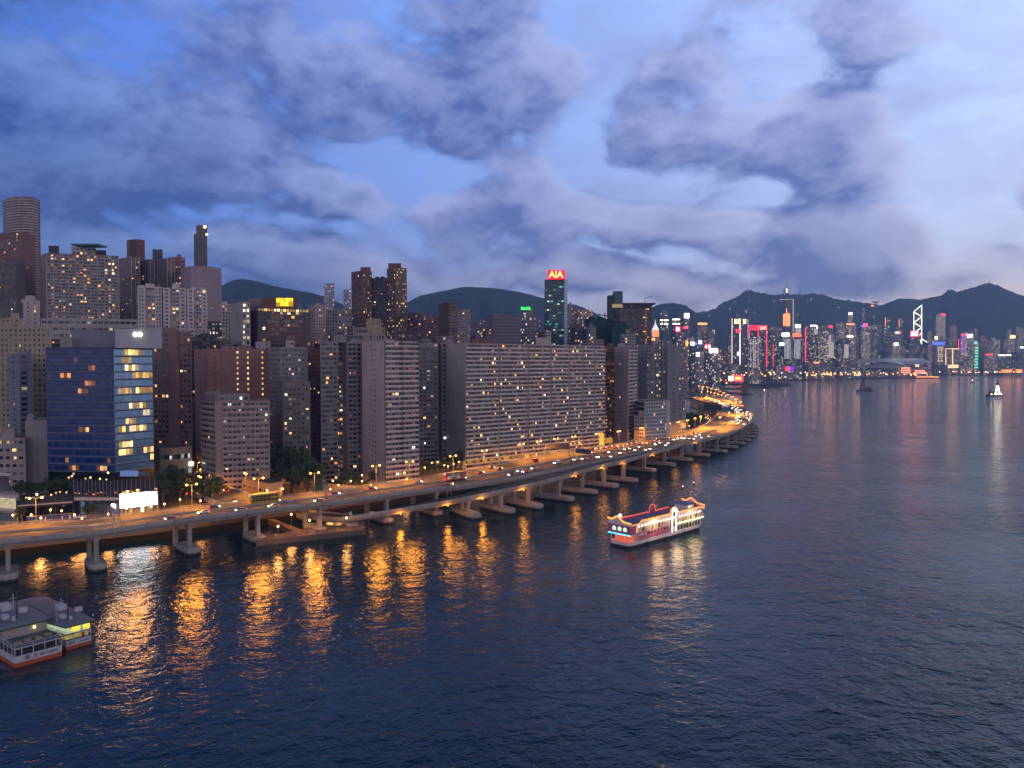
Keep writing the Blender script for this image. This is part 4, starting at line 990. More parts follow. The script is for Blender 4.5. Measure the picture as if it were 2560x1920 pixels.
for (x0, x1, y, D, c, lt, lab) in (
    (1338, 1362, 828, 900, (.24, .17, .14), .12, 'low brown block left of the foot of the teal skyscraper'),
    (1360, 1378, 826, 880, (.48, .42, .36), .05, 'small cream block at the foot of the teal skyscraper'),
    (1417, 1430, 762, 1350, (.34, .30, .32), .06, 'slim pale tower just right of the teal skyscraper'),
    (1428, 1447, 772, 1450, (.14, .16, .22), .12, 'dark blue block right of the slim pale tower'),
    (1446, 1481, 775, 1400, (.42, .36, .30), .25, 'cream block with brightly lit top floors near the teal skyscraper'),
    (1418, 1438, 809, 1000, (.20, .13, .13), .08, 'brown block behind the right half of the long slab'),
    (1437, 1464, 812, 980, (.13, .12, .14), .12, 'dark low block next to the green netted building'),
    (1466, 1490, 816, 960, (.26, .26, .28), .03, 'grey block standing before the green netting'),
    (1550, 1590, 834, 900, (.28, .28, .30), .05, 'low grey stepped block left of the lilac slab roof'),
    (1204, 1232, 826, 880, (.17, .09, .07), .10, 'small brown roof block behind the long slab'),
    (1176, 1222, 805, 1200, (.26, .19, .24), .10, 'faint pinkish block under the round hill'),
    (1324, 1350, 800, 1500, (.24, .22, .30), .12, 'hazy lilac block between the green sign and the teal skyscraper')):
    far_box(x0, x1, y, D, far_mat(c, lt, WARM, 3.2, 3.2, 1.2), lab, 'city_block')
mn = wall((.012, .060, .045), .9, .4)
building('building_site', 'building wrapped in dark green scaffold netting with a crane', [(1460, 1010), (1472, 1000), (1512, 1000), (1530, 1010)], [None, None, None], 797, mn, ri=1, back=26, cap=0, clutter=3)
building('building_site', 'smaller green netted block right of the main netted building', [(1528, 980), (1576, 984)], [None], 812, mn, ri=0, back=20, cap=0, clutter=2)
cr = thing('tower_crane', 'small black tower crane above the green netted building', 'crane', tuple(W(1512, 806, 1005))); m = MB(); o_ = cr.location
b0_ = Vector(o_); m.tube([b0_ - Vector((0, 0, 12)), b0_ + Vector((0, 0, 12))], .7, 4); m.build('mast', M_BLACK, cr, o_)
m = MB(); m.tube([W(1496, 786, 1005), W(1522, 790, 1005)], .6, 4); m.build('jib', M_BLACK, cr, o_)
fl, fo2, fz2, fp2 = building('office_tower', 'dark tower with a wide flared roof and a bright vertical window column', [(1530, 1016), (1548, 1000), (1628, 1010)], [S(bw=3, ww=.6, lit=.1), S(fh=3.6, bw=2.8, ww=.7, wh=.5, lit=.08, litcols=[(.80, .86, .95)], litm=M_LIT)], 760, wall((.10, .085, .085)), ri=1, back=28, cap=80, clutter=0)
part_box(fl, fo2, 'flared_roof', 1554, 1638, 757, 761, 994, 34, w_dark)
part_box(fl, fo2, 'lit_top', 1530, 1556, 760, 769, 996, 2, litglass('gold_top', YELL, .5, .9))
part_box(fl, fo2, 'teal_box', 1535, 1556, 728, 760, 1004, 18, M_TEAL); part_box(fl, fo2, 'plant_room', 1521, 1536, 738, 800, 1010, 18, w_dark)
m = MB(); q = W(1612, 757, 1005); m.tube([q, q + Vector((0, 0, 6)), q + Vector((9, 0, 8))], .35, 4); m.build('gondola_crane', M_BLACK, fl, fo2)
# yellow lit kiosk
ky = thing('lit_gate', 'glowing yellow festival gate beside the trees at the end of the long slab', 'gate', tuple(G(1514, 1112, 4))); ko = ky.location.copy()
gy = litglass('yellow_gate', [(0, (1, .45, .04)), (1, (1, .65, .12))], .7, 1.6)
m = MB(); q = W(1504, 1100, 590); m.box((q.x, q.y, q.z), (3.6, 2, 8)); m.ball((q.x, q.y, q.z + 4), 1.9, 10, 8); m.build('tower', gy, ky, ko)
m = MB(); q = W(1521, 1103, 592); m.box((q.x, q.y, q.z + .5), (6.0, 1.6, 4)); m.build('wing', gy, ky, ko)
# hidden blocks that close the gaps between the rows
FILL = [(395, 860, 640), (440, 872, 620), (560, 868, 660), (610, 872, 640), (665, 858, 700), (720, 866, 640), (755, 852, 700), (806, 850, 640), (840, 838, 700), (872, 832, 720),
        (940, 838, 700), (1000, 835, 720), (1060, 840, 760), (1110, 838, 760), (1165, 842, 900), (1260, 846, 1000), (1320, 840, 1100), (1480, 850, 900), (1600, 848, 1100), (1660, 856, 1300)]
for (x, y, D) in FILL:
    w_ = R.uniform(18, 30)
    far_box(x - w_, x + w_, y + R.uniform(-4, 8), D, far_mat(R.choice([(.20, .18, .19), (.26, .22, .22), (.15, .14, .16)]), .10, WARM, 3.0, 3.1, 1.1), 'dim crowded apartment block filling the gap behind the waterfront row', 'city_block', base=3, group='dim blocks behind the waterfront row')
# ------------------------------------------------------------------ far skyline
WH = glow('white_neon', (.85, .92, 1), 5.0); RD = glow('red_neon', (1, .03, .10), 2.6); OR = glow('orange_neon', (1, .34, .10), 2.4)
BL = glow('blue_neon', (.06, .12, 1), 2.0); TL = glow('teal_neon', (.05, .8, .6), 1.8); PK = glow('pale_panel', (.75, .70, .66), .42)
YL = glow('yellow_panel', (1, .78, .38), 1.6); WW = glow('warm_white_neon', (1, .86, .68), 3.6); VI = glow('violet_neon', (.55, .2, 1), 1.4)
def vline(root, off, name, pts, D, r, mat):
    m = MB(); m.tube([W(x, y, D) for x, y in pts], r, 4); return m.build(name, mat, root, off)
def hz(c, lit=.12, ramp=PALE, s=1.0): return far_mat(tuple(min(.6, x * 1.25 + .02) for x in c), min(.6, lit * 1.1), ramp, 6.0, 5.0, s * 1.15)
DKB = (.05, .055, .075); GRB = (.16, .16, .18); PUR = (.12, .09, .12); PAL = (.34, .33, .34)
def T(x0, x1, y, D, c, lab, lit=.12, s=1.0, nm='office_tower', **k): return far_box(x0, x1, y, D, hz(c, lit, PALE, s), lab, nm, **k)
# spired tower
r_, o_, z_ = T(1629, 1648, 832, 1700, (.40, .30, .24), 'floodlit golden tower with a white pointed onion spire')
m = MB(); c_ = W(1638.5, 832, 1706); prof = [(7.6, 0), (8.2, 3), (7.2, 8), (4.6, 13), (2.4, 17), (.9, 22), (.25, 29)]
for (ra, za), (rb, zb) in zip(prof, prof[1:]):
    n = 10; o = len(m.v)
    for (rr, zz) in ((ra, za), (rb, zb)):
        for k in range(n): m.v.append((c_.x + rr * math.cos(2 * math.pi * k / n), c_.y + rr * math.sin(2 * math.pi * k / n), c_.z + zz))
    for k in range(n): m.f.append((o + k, o + (k + 1) % n, o + n + (k + 1) % n, o + n + k)); m.mi.append(0)
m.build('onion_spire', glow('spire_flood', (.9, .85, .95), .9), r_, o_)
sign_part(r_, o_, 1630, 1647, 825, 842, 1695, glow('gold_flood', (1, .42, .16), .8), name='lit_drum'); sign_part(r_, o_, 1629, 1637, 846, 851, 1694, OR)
T(1650, 1667, 775, 2500, GRB, 'tall faint grey tower behind the onion spire')
r_, o_, z_ = T(1649, 1671, 797, 2350, DKB, 'dark block with two short rows of white lamps right of the onion spire')
for (a, b) in ((1650, 1657), (1660, 1670)): sign_part(r_, o_, a, b, 799, 802, 2340, WW, name='lamp_row'); sign_part(r_, o_, a, b, 809, 811, 2340, WW, name='lamp_row')
r_, o_, z_ = T(1679, 1701, 794, 2380, DKB, 'dark block with rows of white lamps left of the white square sign')
sign_part(r_, o_, 1681, 1699, 797, 800, 2370, WW, name='lamp_row'); sign_part(r_, o_, 1681, 1699, 808, 811, 2370, WW, name='lamp_row')
r_, o_, z_ = T(1703, 1722, 783, 2400, PUR, 'tower with a square white sign glowing on its top corner')
sign_part(r_, o_, 1710, 1722, 783, 795, 2388, glow('square_white', (.75, 1, .95), 4)); sign_part(r_, o_, 1707, 1719, 817, 822, 2388, RD, name='red_lettering')
r_, o_, z_ = T(1685, 1704, 815, 2250, PUR, 'lower tower carrying a red framed square sign')
sign_part(r_, o_, 1688, 1700, 816, 830, 2241, RD); sign_part(r_, o_, 1691, 1697, 819, 827, 2240, WH, name='sign_face')
r_, o_, z_ = T(1743, 1768, 816, 2600, PAL, 'pale round shouldered tower under an amber roof bar', lit=.05)
sign_part(r_, o_, 1744, 1767, 807, 812, 2590, OR, name='amber_bar')
r_, o_, z_ = T(1722, 1741, 854, 2150, DKB, 'dark tower with a slanting blue white sign on its roof'); sign_part(r_, o_, 1726, 1737, 855, 863, 2140, WH); sign_part(r_, o_, 1736, 1741, 855, 863, 2139, BL)
r_, o_, z_ = T(1741, 1757, 850, 2300, GRB, 'narrow tower with a small square blue white sign'); sign_part(r_, o_, 1746, 1754, 851, 860, 2290, glow('bluewhite', (.6, .75, 1), 4))
r_, o_, z_ = T(1759, 1779, 858, 2250, PUR, 'tower topped by a pair of red and white signs')
for a in (1762, 1770): sign_part(r_, o_, a, a + 6, 860, 872, 2240, RD); sign_part(r_, o_, a + 1, a + 5, 863, 870, 2239, WW, name='sign_face')
r_, o_, z_ = T(1771, 1801, 871, 2050, GRB, 'broad block crowned by a large blank white billboard', lit=.2); sign_part(r_, o_, 1773, 1794, 871, 882, 2040, glow('billboard_white', (1, .97, .98), 6))
r_, o_, z_ = T(1738, 1759, 879, 2000, PAL, 'pale block with a small pink and white sign'); sign_part(r_, o_, 1740, 1749, 881, 891, 1990, glow('pinkwhite', (1, .75, .95), 3))
r_, o_, z_ = T(1714, 1722, 850, 1950, (.4, .2, .14), 'slim red lit building edge beside the dark waterfront tower'); sign_part(r_, o_, 1714, 1719, 851, 866, 1944, OR)
# twin square tower
r_, o_, z_ = T(1830, 1870, 796, 2850, (.07, .065, .085), 'tall square tower with yellow square emblems and white light edges', lit=.05, split=.52)
for (a, b) in ((1835, 1846), (1857, 1864)): sign_part(r_, o_, a, b, 798, 809, 2832, glow('emblem_yellow', (1, .82, .35), 3)); sign_part(r_, o_, (a + b) / 2 - 1.2, (a + b) / 2 + 1.2, 801, 806, 2831, M_BLACK, name='emblem_mark')
sign_part(r_, o_, 1839, 1850, 823, 831, 2831, RD, name='red_emblem'); vline(r_, o_, 'light_edge', [(1830, 796), (1830, 910)], 2836, 1.0, glow('edge_white', (1, .85, .85), 1.6)); vline(r_, o_, 'light_edge', [(1850, 796), (1850, 911)], 2838, 1.8, glow('edge_white', (1, .85, .85), 1.6))
vline(r_, o_, 'light_edge', [(1870, 798), (1870, 850)], 2850, .9, glow('edge_dim', (.8, .75, 1), .7)); sign_part(r_, o_, 1843, 1849, 880, 889, 2830, WH)
T(1816, 1852, 912, 2700, (.3, .26, .3), 'low pinkish block at the foot of the square emblem tower', nm='office_block')
r_, o_, z_ = T(1872, 1918, 814, 2950, (.06, .05, .07), 'dark tower outlined in red neon with a red sign', lit=.05, split=.5)
vline(r_, o_, 'red_outline', [(1873.5, 846), (1873.5, 814), (1916.5, 814), (1916.5, 917)], 2925, 1.5, RD); vline(r_, o_, 'red_outline', [(1895.6, 814), (1895.6, 842)], 2925, 1.5, RD)
sign_part(r_, o_, 1898, 1915, 816, 824, 2926, glow('sign_salmon', (1, .3, .22), 2))
for k in range(6): vline(r_, o_, 'red_stripe', [(1877 + k * 3, 816), (1877 + k * 3, 826)], 2926, .8, RD)
r_, o_, z_ = T(1871, 1902, 842, 2700, (.22, .20, .24), 'grey ribbed tower in front of the red outlined tower', lit=.3)
for x in (1877, 1884, 1888, 1895): vline(r_, o_, 'light_rib', [(x, 848), (x, 920)], 2684, .8, glow('rib_light', (.9, .75, .9), .6))
r_, o_, z_ = T(1920, 1939, 814, 3050, PUR, 'purplish tower with a thin red light line down its side'); vline(r_, o_, 'red_line', [(1933, 860), (1933, 917)], 3030, 1.2, glow('red_dim', (1, .05, .12), 1.2))
# tallest tower with spire
r_, o_, z_ = T(1950, 1987, 748, 3500, (.05, .06, .09), 'tallest dark tower with orange light bars and a needle spire', lit=.03, base=3)
for k in range(6):
    x = 1959 + k * 3; vline(r_, o_, 'orange_bar', [(x, 815), (x, 786 - 5 * (1 - abs(k - 2.5) / 2.5))], 3478, 1.5, OR)
vline(r_, o_, 'orange_tip', [(1966.5, 781), (1966.5, 771)], 3478, 1.4, OR); vline(r_, o_, 'light_edge', [(1950, 749), (1983, 748), (1983, 830)], 3480, 1.2, glow('edge_blue', (.75, .72, .95), .9))
m = MB(); q = [W(1956, 748, 3520), W(1979, 748, 3520)]; ap = W(1967, 730, 3520); c1 = (q[0] + q[1]) / 2; hw = (q[1].x - q[0].x) / 2
m.add([(c1.x - hw, c1.y - hw, c1.z), (c1.x + hw, c1.y - hw, c1.z), (c1.x + hw, c1.y + hw, c1.z), (c1.x - hw, c1.y + hw, c1.z), tuple(ap)], [(0, 1, 4), (1, 2, 4), (2, 3, 4), (3, 0, 4)])
m.build('crown', hz(DKB, .1), r_, o_); vline(r_, o_, 'spire_lamp', [(1967, 733), (1967, 722)], 3520, 2.2, WW); m = MB(); m.tube([W(1967, 732, 3522), W(1967, 689, 3522)], [1.6, .5], 5); m.build('spire', M_STEEL, r_, o_)
r_, o_, z_ = T(1950, 1978, 840, 3150, DKB, 'dark office tower with vertical white lines under a blue white sign'); sign_part(r_, o_, 1954, 1972, 832, 841, 3140, glow('bluewhite_big', (.6, .75, 1), 6))
for k in range(5): vline(r_, o_, 'light_line', [(1962 + k * 3.3, 848), (1962 + k * 3.3, 897)], 3130, .9, glow('line_white', (.7, .8, .95), .8))
sign_part(r_, o_, 1948, 1959, 857, 864, 3128, WH)
r_, o_, z_ = T(1981, 2004, 843, 3150, DKB, 'dark office tower with vertical white lines under a red sign'); sign_part(r_, o_, 1981, 2000, 833, 842, 3140, glow('sign_red_orange', (1, .10, .04), 3))
for k in range(5): vline(r_, o_, 'light_line', [(1987 + k * 3.2, 848), (1987 + k * 3.2, 897)], 3130, .9, glow('line_white', (.7, .8, .95), .8))
r_, o_, z_ = T(1985, 2002, 813, 3420, PAL, 'pale tower with a white emblem behind the red signed office tower'); sign_part(r_, o_, 1987, 2000, 811, 819, 3410, WH); sign_part(r_, o_, 1988, 2001, 821, 832, 3409, PK, name='pale_panel')
r_, o_, z_ = T(2013, 2046, 815, 3250, (.09, .075, .095), 'dark tower with a red light line on its left edge and white top sign', lit=.2); vline(r_, o_, 'red_line', [(2014, 820), (2014, 905)], 3236, 1.6, RD)
vline(r_, o_, 'white_sign', [(2026, 814), (2042, 814), (2042, 821)], 3236, 2.2, WH); sign_part(r_, o_, 2034, 2043, 822, 836, 3236, PK, name='pale_panel')
T(2046, 2070, 842, 3200, (.24, .18, .22), 'mauve gridded tower full of small lights', lit=.35)
r_, o_, z_ = T(2062, 2081, 814, 3450, GRB, 'grey tower with a small red sign at its top right'); sign_part(r_, o_, 2071, 2080, 814, 819, 3440, RD); sign_part(r_, o_, 2056, 2069, 829, 836, 3438, PK, name='pale_panel')
r_, o_, z_ = T(2069, 2086, 838, 3220, (.4, .38, .38), 'stepped tower with a pale blank lit flank', lit=.03); sign_part(r_, o_, 2071, 2077, 838, 895, 3206, PK, name='pale_panel'); sign_part(r_, o_, 2077, 2084, 855, 895, 3206, PK, name='pale_panel')
T(2089, 2112, 808, 3500, PAL, 'pale grey twin block left of the orange lettered tower')
r_, o_, z_ = T(2113, 2139, 808, 3500, PAL, 'pale tower with orange roof lettering and a slim lit turret'); sign_part(r_, o_, 2115, 2135, 809, 812, 3490, OR, name='orange_lettering'); sign_part(r_, o_, 2116, 2132, 839, 843, 3490, WW)
q = far_box(2118, 2131, 784, 3540, hz(PAL, .3), 'slim turret with a lit crown rising behind the orange lettering', 'turret'); sign_part(q[0], q[1], 2120, 2129, 781, 787, 3530, WW, name='lit_crown')
r_, o_, z_ = T(2085, 2126, 850, 3180, DKB, 'dark broad block with one tall pale panel'); sign_part(r_, o_, 2110, 2121, 861, 895, 3168, PK, name='pale_panel')
r_, o_, z_ = T(2150, 2176, 816, 3600, GRB, 'gridded tower with a red and blue sign on the roof', lit=.3); sign_part(r_, o_, 2157, 2168, 809, 816, 3590, glow('pinkred', (1, .05, .22), 3)); sign_part(r_, o_, 2150, 2157, 813, 816, 3590, BL)
T(2152, 2160, 772, 4300, GRB, 'very faint slim tower in the haze above the red and blue sign')
T(2176, 2202, 812, 3700, GRB, 'plain hazy tower left of the lit window column')
r_, o_, z_ = T(2208, 2225, 792, 3900, DKB, 'hazy tower with a thin column of orange lights'); vline(r_, o_, 'orange_column', [(2213.5, 795), (2213.5, 816)], 3886, 1.3, OR)
r_, o_, z_ = T(2243, 2254, 797, 3950, DKB, 'slim hazy tower with a flickering orange light column'); vline(r_, o_, 'orange_column', [(2248, 799), (2248, 818)], 3940, 1.8, glow('orange_dim', (1, .4, .12), 1.2))
r_, o_, z_ = T(2226, 2256, 830, 3800, GRB, 'hazy block with a small white roof sign and red dot'); sign_part(r_, o_, 2237, 2246, 830, 833, 3790, WH); sign_part(r_, o_, 2247, 2251, 829, 834, 3790, RD)
r_, o_, z_ = T(2261, 2299, 842, 3900, DKB, 'dark block under a glowing red and white rooftop sign'); sign_part(r_, o_, 2275, 2296, 827, 842, 3890, RD); sign_part(r_, o_, 2277, 2293, 830, 839, 3888, glow('sign_white_hot', (1, .85, .75), 6), name='sign_face')
# lattice glass tower: white light lines along its edges and diagonals
r_, o_, z_ = T(2284, 2305, 779, 4300, (.05, .07, .11), 'slender angular glass tower drawn in white zigzag light lines', lit=.04, split=.05)
LNW = glow('lattice_line', (.85, .98, 1), 2.2)
for seg in ([(2284.6, 829), (2284.6, 779)], [(2304.2, 861), (2304.2, 762)], [(2304.2, 763), (2284.6, 779)], [(2284.6, 780), (2304.2, 791.5)], [(2304.2, 792), (2285.5, 806)], [(2285.5, 807), (2304.2, 818.5)], [(2304.2, 819), (2290, 828)],
            [(2304, 832), (2299, 838)], [(2299, 848), (2304.2, 859)], [(2306, 848), (2323, 858.5)], [(2323, 858.5), (2323, 872)]): vline(r_, o_, 'light_line', seg, 4276, 2.0, LNW)
m = MB(); a, c, e = W(2284.6, 779, 4290), W(2304.2, 779, 4290), W(2304.2, 762, 4290)
m.add([a, c, e, a + Vector((0, 30, 0)), c + Vector((0, 30, 0)), e + Vector((0, 30, 0))], [(0, 1, 2), (5, 4, 3), (0, 2, 5, 3), (1, 4, 5, 2)]); m.build('slanted_top', hz(DKB, .05), r_, o_); vline(r_, o_, 'mast', [(2303, 763), (2303, 745)], 4292, .9, M_STEEL)
r_, o_, z_ = T(2338, 2362, 785, 4350, PAL, 'tall pale gridded tower with a red light on its roof corner', lit=.4, s=.7); sign_part(r_, o_, 2353, 2361, 784, 789, 4338, RD, name='red_light'); sign_part(r_, o_, 2336, 2343, 841, 848, 4336, WW)
r_, o_, z_ = T(2328, 2362, 855, 4100, (.26, .26, .30), 'office block with a blue neon top band and hourglass light pattern', lit=.03, split=.4); sign_part(r_, o_, 2328, 2361, 855, 862, 4084, BL, name='blue_band')
m = MB()
for i in range(4):
    for j in range(7):
        if j in (2, 5) and i % 2: continue
        p = W(2346 + i * 3.4, 869 + j * 5.6, 4082); m.tube([p + Vector((1.6 * (-1) ** (j + i), 0, 4.5)), p + Vector((-1.6 * (-1) ** (j + i), 0, -4.5))], .9, 4)
tag(m.build('light_pattern', YL, r_, o_), kind='stuff')
r_, o_, z_ = T(2221, 2251, 863, 3700, (.3, .32, .36), 'blue grey block with a white sign behind the curved roof', lit=.2); sign_part(r_, o_, 2234, 2245, 857, 863, 3690, glow('sign_peach', (1, .86, .75), 4))
T(2251, 2305, 873, 3750, DKB, 'wide dark block behind the curved roof', lit=.1); T(2305, 2327, 869, 3800, DKB, 'small dark block with a lit floor right of the curved roof', lit=.2)
r_, o_, z_ = T(2364, 2399, 872, 4150, (.16, .16, .17), 'gate shaped block outlined in gold light', lit=.12, base=3, split=.5)
for seg in ([(2364.6, 912), (2364.6, 872), (2398, 872)], [(2381.8, 872), (2381.8, 912)]): vline(r_, o_, 'gold_line', seg, 4134, 1.9, glow('gold_line', (1, .66, .36), 2))
sign_part(r_, o_, 2370, 2396, 912, 920, 4130, glow('gold_base', (1, .62, .36), 1.6), name='lit_base')
r_, o_, z_ = T(2401, 2434, 833, 4200, (.16, .14, .2), 'tower with a violet lit left half and a white corner sign', lit=.3, split=.45); sign_part(r_, o_, 2417, 2430, 836, 844, 4184, WH)
for k in range(4): vline(r_, o_, 'violet_line', [(2403 + k * 3.6, 836), (2403 + k * 3.6, 888)], 4184, .8, VI)
sign_part(r_, o_, 2402, 2416, 835, 838, 4184, RD, name='red_bar'); vline(r_, o_, 'red_line', [(2396.5, 848), (2396.5, 871)], 4190, 1.6, RD)
r_, o_, z_ = T(2436, 2446, 854, 4150, (.02, .14, .12), 'slim tower washed in teal light with a cyan ring on top', lit=.5)
for k in range(8): sign_part(r_, o_, 2437, 2445, 868 + k * 7, 871 + k * 7, 4140, TL, name='teal_band')
m = MB(); p = W(2439, 857, 4140); m.tube([p + Vector((5 * math.cos(a), 0, 5 * math.sin(a))) for a in [2 * math.pi * k / 12 for k in range(12)]], 1.4, 4, closed=True); m.build('cyan_ring', glow('cyan_neon', (.1, .75, 1), 3), r_, o_)
T(2376, 2390, 826, 4400, GRB, 'plain hazy tower above the gold outlined gate block')
T(2482, 2499, 850, 4200, (.2, .18, .19), 'blunt tower with lit crown spots near the right edge', lit=.25); r_, o_, z_ = T(2508, 2536, 850, 4250, (.2, .18, .19), 'blunt broad tower under an orange square sign', lit=.2); sign_part(r_, o_, 2524, 2537, 838, 846, 4240, glow('sign_amber', (1, .62, .3), 2.4))
r_, o_, z_ = T(2494, 2531, 886, 4100, GRB, 'low block with two long white light bars near the right edge'); sign_part(r_, o_, 2496, 2512, 887, 889, 4090, WH); sign_part(r_, o_, 2515, 2527, 887, 889, 4090, WH)
T(2528, 2575, 881, 4080, DKB, 'dark wide block at the right edge of the far skyline', lit=.05); r_, o_, z_ = T(2548, 2580, 866, 4200, GRB, 'block with a white sign cut by the right edge'); sign_part(r_, o_, 2550, 2565, 867, 870, 4190, WH)
r_, o_, z_ = T(2459, 2491, 885, 4100, (.2, .17, .2), 'broad block with a red roof sign near the right edge', lit=.2); sign_part(r_, o_, 2464, 2480, 885, 888, 4090, RD)
# dim unnamed towers between the signed ones
R2 = random.Random(11)
for k in range(130):
    px = R2.uniform(1632, 2566); D = R2.uniform(2500, 3300) if px < 1850 else (R2.uniform(3100, 3900) if px < 2120 else R2.uniform(3620, 3950) if px < 2330 else R2.uniform(4150, 4500))
    top = R2.uniform(838, 896) if k % 3 else R2.uniform(815, 850); w_ = R2.uniform(9, 22)
    if 1640 < px < 1720 and D < 2900: top += 12
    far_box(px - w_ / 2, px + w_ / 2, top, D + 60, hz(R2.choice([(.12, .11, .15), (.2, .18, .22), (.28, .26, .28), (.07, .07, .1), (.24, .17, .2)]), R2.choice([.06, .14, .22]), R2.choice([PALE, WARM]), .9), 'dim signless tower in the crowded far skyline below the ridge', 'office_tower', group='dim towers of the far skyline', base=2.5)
# low waterfront pieces on the far shore
def low(x0, x1, y0, y1, D, c, lab, lit=.1, nm='office_block'):
    return far_box(x0, x1, y0, D, hz(c, lit), lab, nm, base=2.5, dep=30, split=.2)
r_, o_, z_ = low(2078, 2146, 918, 936, 3300, (.25, .20, .24), 'long low brownish block left of the curved roof')
r_, o_, z_ = low(1925, 2006, 915, 930, 3050, (.20, .20, .24), 'low flat block with a red and a blue screen'); sign_part(r_, o_, 1964, 1975, 917, 927, 3040, RD, name='red_screen'); sign_part(r_, o_, 1976, 1985, 917, 926, 3040, glow('blue_screen', (.10, .02, 1), 2), name='blue_screen')
r_, o_, z_ = low(2008, 2072, 905, 930, 3150, (.12, .10, .12), 'low dark block with a gold roof line'); sign_part(r_, o_, 2034, 2048, 905, 908, 3140, OR, name='gold_line')
r_, o_, z_ = low(1816, 1860, 938, 956, 2500, (.15, .12, .14), 'low club house carrying a white and a red glowing billboard'); sign_part(r_, o_, 1821, 1834, 940, 952, 2488, glow('cream_board', (.95, 1, .85), 1.8)); sign_part(r_, o_, 1836, 1858, 939, 954, 2488, RD); sign_part(r_, o_, 1838, 1853, 942, 950, 2486, glow('orange_board', (1, .35, .05), 3), name='sign_face')
r_, o_, z_ = low(1742, 1772, 936, 945, 2500, (.2, .2, .2), 'low shed with a long pale yellow light strip'); sign_part(r_, o_, 1744, 1768, 936, 941, 2490, glow('strip_yellow', (1, .92, .6), 2.4), name='light_strip')
r_, o_, z_ = low(1706, 1752, 948, 957, 2300, (.2, .2, .2), 'low shed with a thin greenish light strip'); sign_part(r_, o_, 1714, 1748, 949, 951, 2290, glow('strip_green', (.75, 1, .8), 2.4), name='light_strip')
low(1766, 1800, 936, 948, 2450, (.06, .05, .05), 'dark low tree covered block behind the club house'); low(1876, 1902, 941, 953, 2550, (.25, .28, .32), 'low pale blue pavilion right of the red billboard', .3)
r_, o_, z_ = low(2253, 2277, 917, 940, 3450, (.18, .14, .16), 'pier hall with three stacked salmon light bands')
for k in range(3): sign_part(r_, o_, 2253, 2276, 918.5 + k * 5.5, 922 + k * 5.5, 3436, glow('salmon_band', (1, .34, .28), 1.5), name='salmon_band')
r_, o_, z_ = low(2286, 2322, 924, 940, 3450, (.18, .14, .16), 'pier hall with two long salmon light bands')
for k in range(2): sign_part(r_, o_, 2287, 2312 + 6 * k, 925 + k * 5, 928.5 + k * 5, 3436, glow('salmon_band', (1, .34, .28), 1.5), name='salmon_band')
r_, o_, z_ = low(2290, 2348, 940, 944, 3440, (.2, .16, .14), 'long low ferry pier with a row of orange lamps'); sign_part(r_, o_, 2291, 2347, 941, 943.5, 3428, glow('pier_lamps', (1, .4, .16), 1.5), name='lamp_row')
low(2326, 2370, 912, 932, 4080, DKB, 'dark low hall left of the gold outlined gate block', .02)
r_, o_, z_ = low(2500, 2562, 922, 936, 4050, (.3, .17, .10), 'low orange lit fairground pavilion row at the right edge'); sign_part(r_, o_, 2504, 2530, 924, 931, 4040, glow('fair_orange', (1, .34, .10), 1.3), name='lit_front'); sign_part(r_, o_, 2540, 2556, 923, 932, 4040, glow('fair_orange', (1, .34, .10), 1.3), name='lit_front')
# convention hall with curved overlapping roof shells
ch = thing('convention_hall', 'low convention hall on the far shore under sweeping curved roof shells', 'hall', tuple(G(2230, 942, 3))); co = ch.location.copy()
m = MB(); a, c = XY(2146, 3430, 20), XY(2318, 3470, 20); m.prism([a, c, c * 1.03, a * 1.03], 3, W(2230, 920, 3450).z); m.build('wall', hz((.22, .20, .25), .10), ch, co)
def shell(name, pts_top, pts_bot, D0, D1, mat):
    m = MB(); n = 26; o = 0; xs = np.linspace(pts_top[0][0], pts_top[-1][0], n)
    for k in range(n):
        yt = np.interp(xs[k], [p[0] for p in pts_top], [p[1] for p in pts_top]); yb = np.interp(xs[k], [p[0] for p in pts_bot], [p[1] for p in pts_bot])
        for j in range(5):
            f = j / 4; p = W(xs[k], yb + (yt - yb) * (1 - (1 - f) ** 2), D0 + (D1 - D0) * f); m.v.append(tuple(p))
    for k in range(n - 1):
        for j in range(4):
            q = k * 5 + j; m.f.append((q, q + 5, q + 6, q + 1)); m.mi.append(0)
    return m.build(name, mat, ch, co, smooth=True)
m_shell = wall((.42, .46, .52), .35, .15, .3, .5)
shell('roof_shell', [(2146, 898), (2180, 896.5), (2240, 895), (2300, 896), (2326, 902)], [(2146, 904), (2180, 902), (2240, 906), (2300, 915), (2326, 904)], 3440, 3560, m_shell)
shell('roof_shell', [(2138, 904), (2160, 899), (2190, 896.5), (2215, 897.5), (2245, 903), (2268, 913)], [(2138, 908), (2160, 907), (2190, 905), (2215, 905), (2245, 909), (2268, 915)], 3405, 3470, m_shell)
shell('roof_shell', [(2136, 905), (2165, 913), (2205, 908), (2240, 906), (2266, 914)], [(2136, 906), (2165, 918), (2205, 920), (2240, 919), (2266, 916)], 3390, 3430, m_shell)
m = MB()
for k in range(9): m.tube([W(2290 + k * 3.4, 912 - k * 1.1, 3425), W(2290 + k * 3.4, 926, 3425)], 1.0, 4)
m.build('column_screen', hz((.4, .34, .26), 0), ch, co); sign_part(ch, co, 2288, 2298, 911, 917, 3420, glow('hall_gold', (1, .7, .4), 1.2), name='lit_lobby')
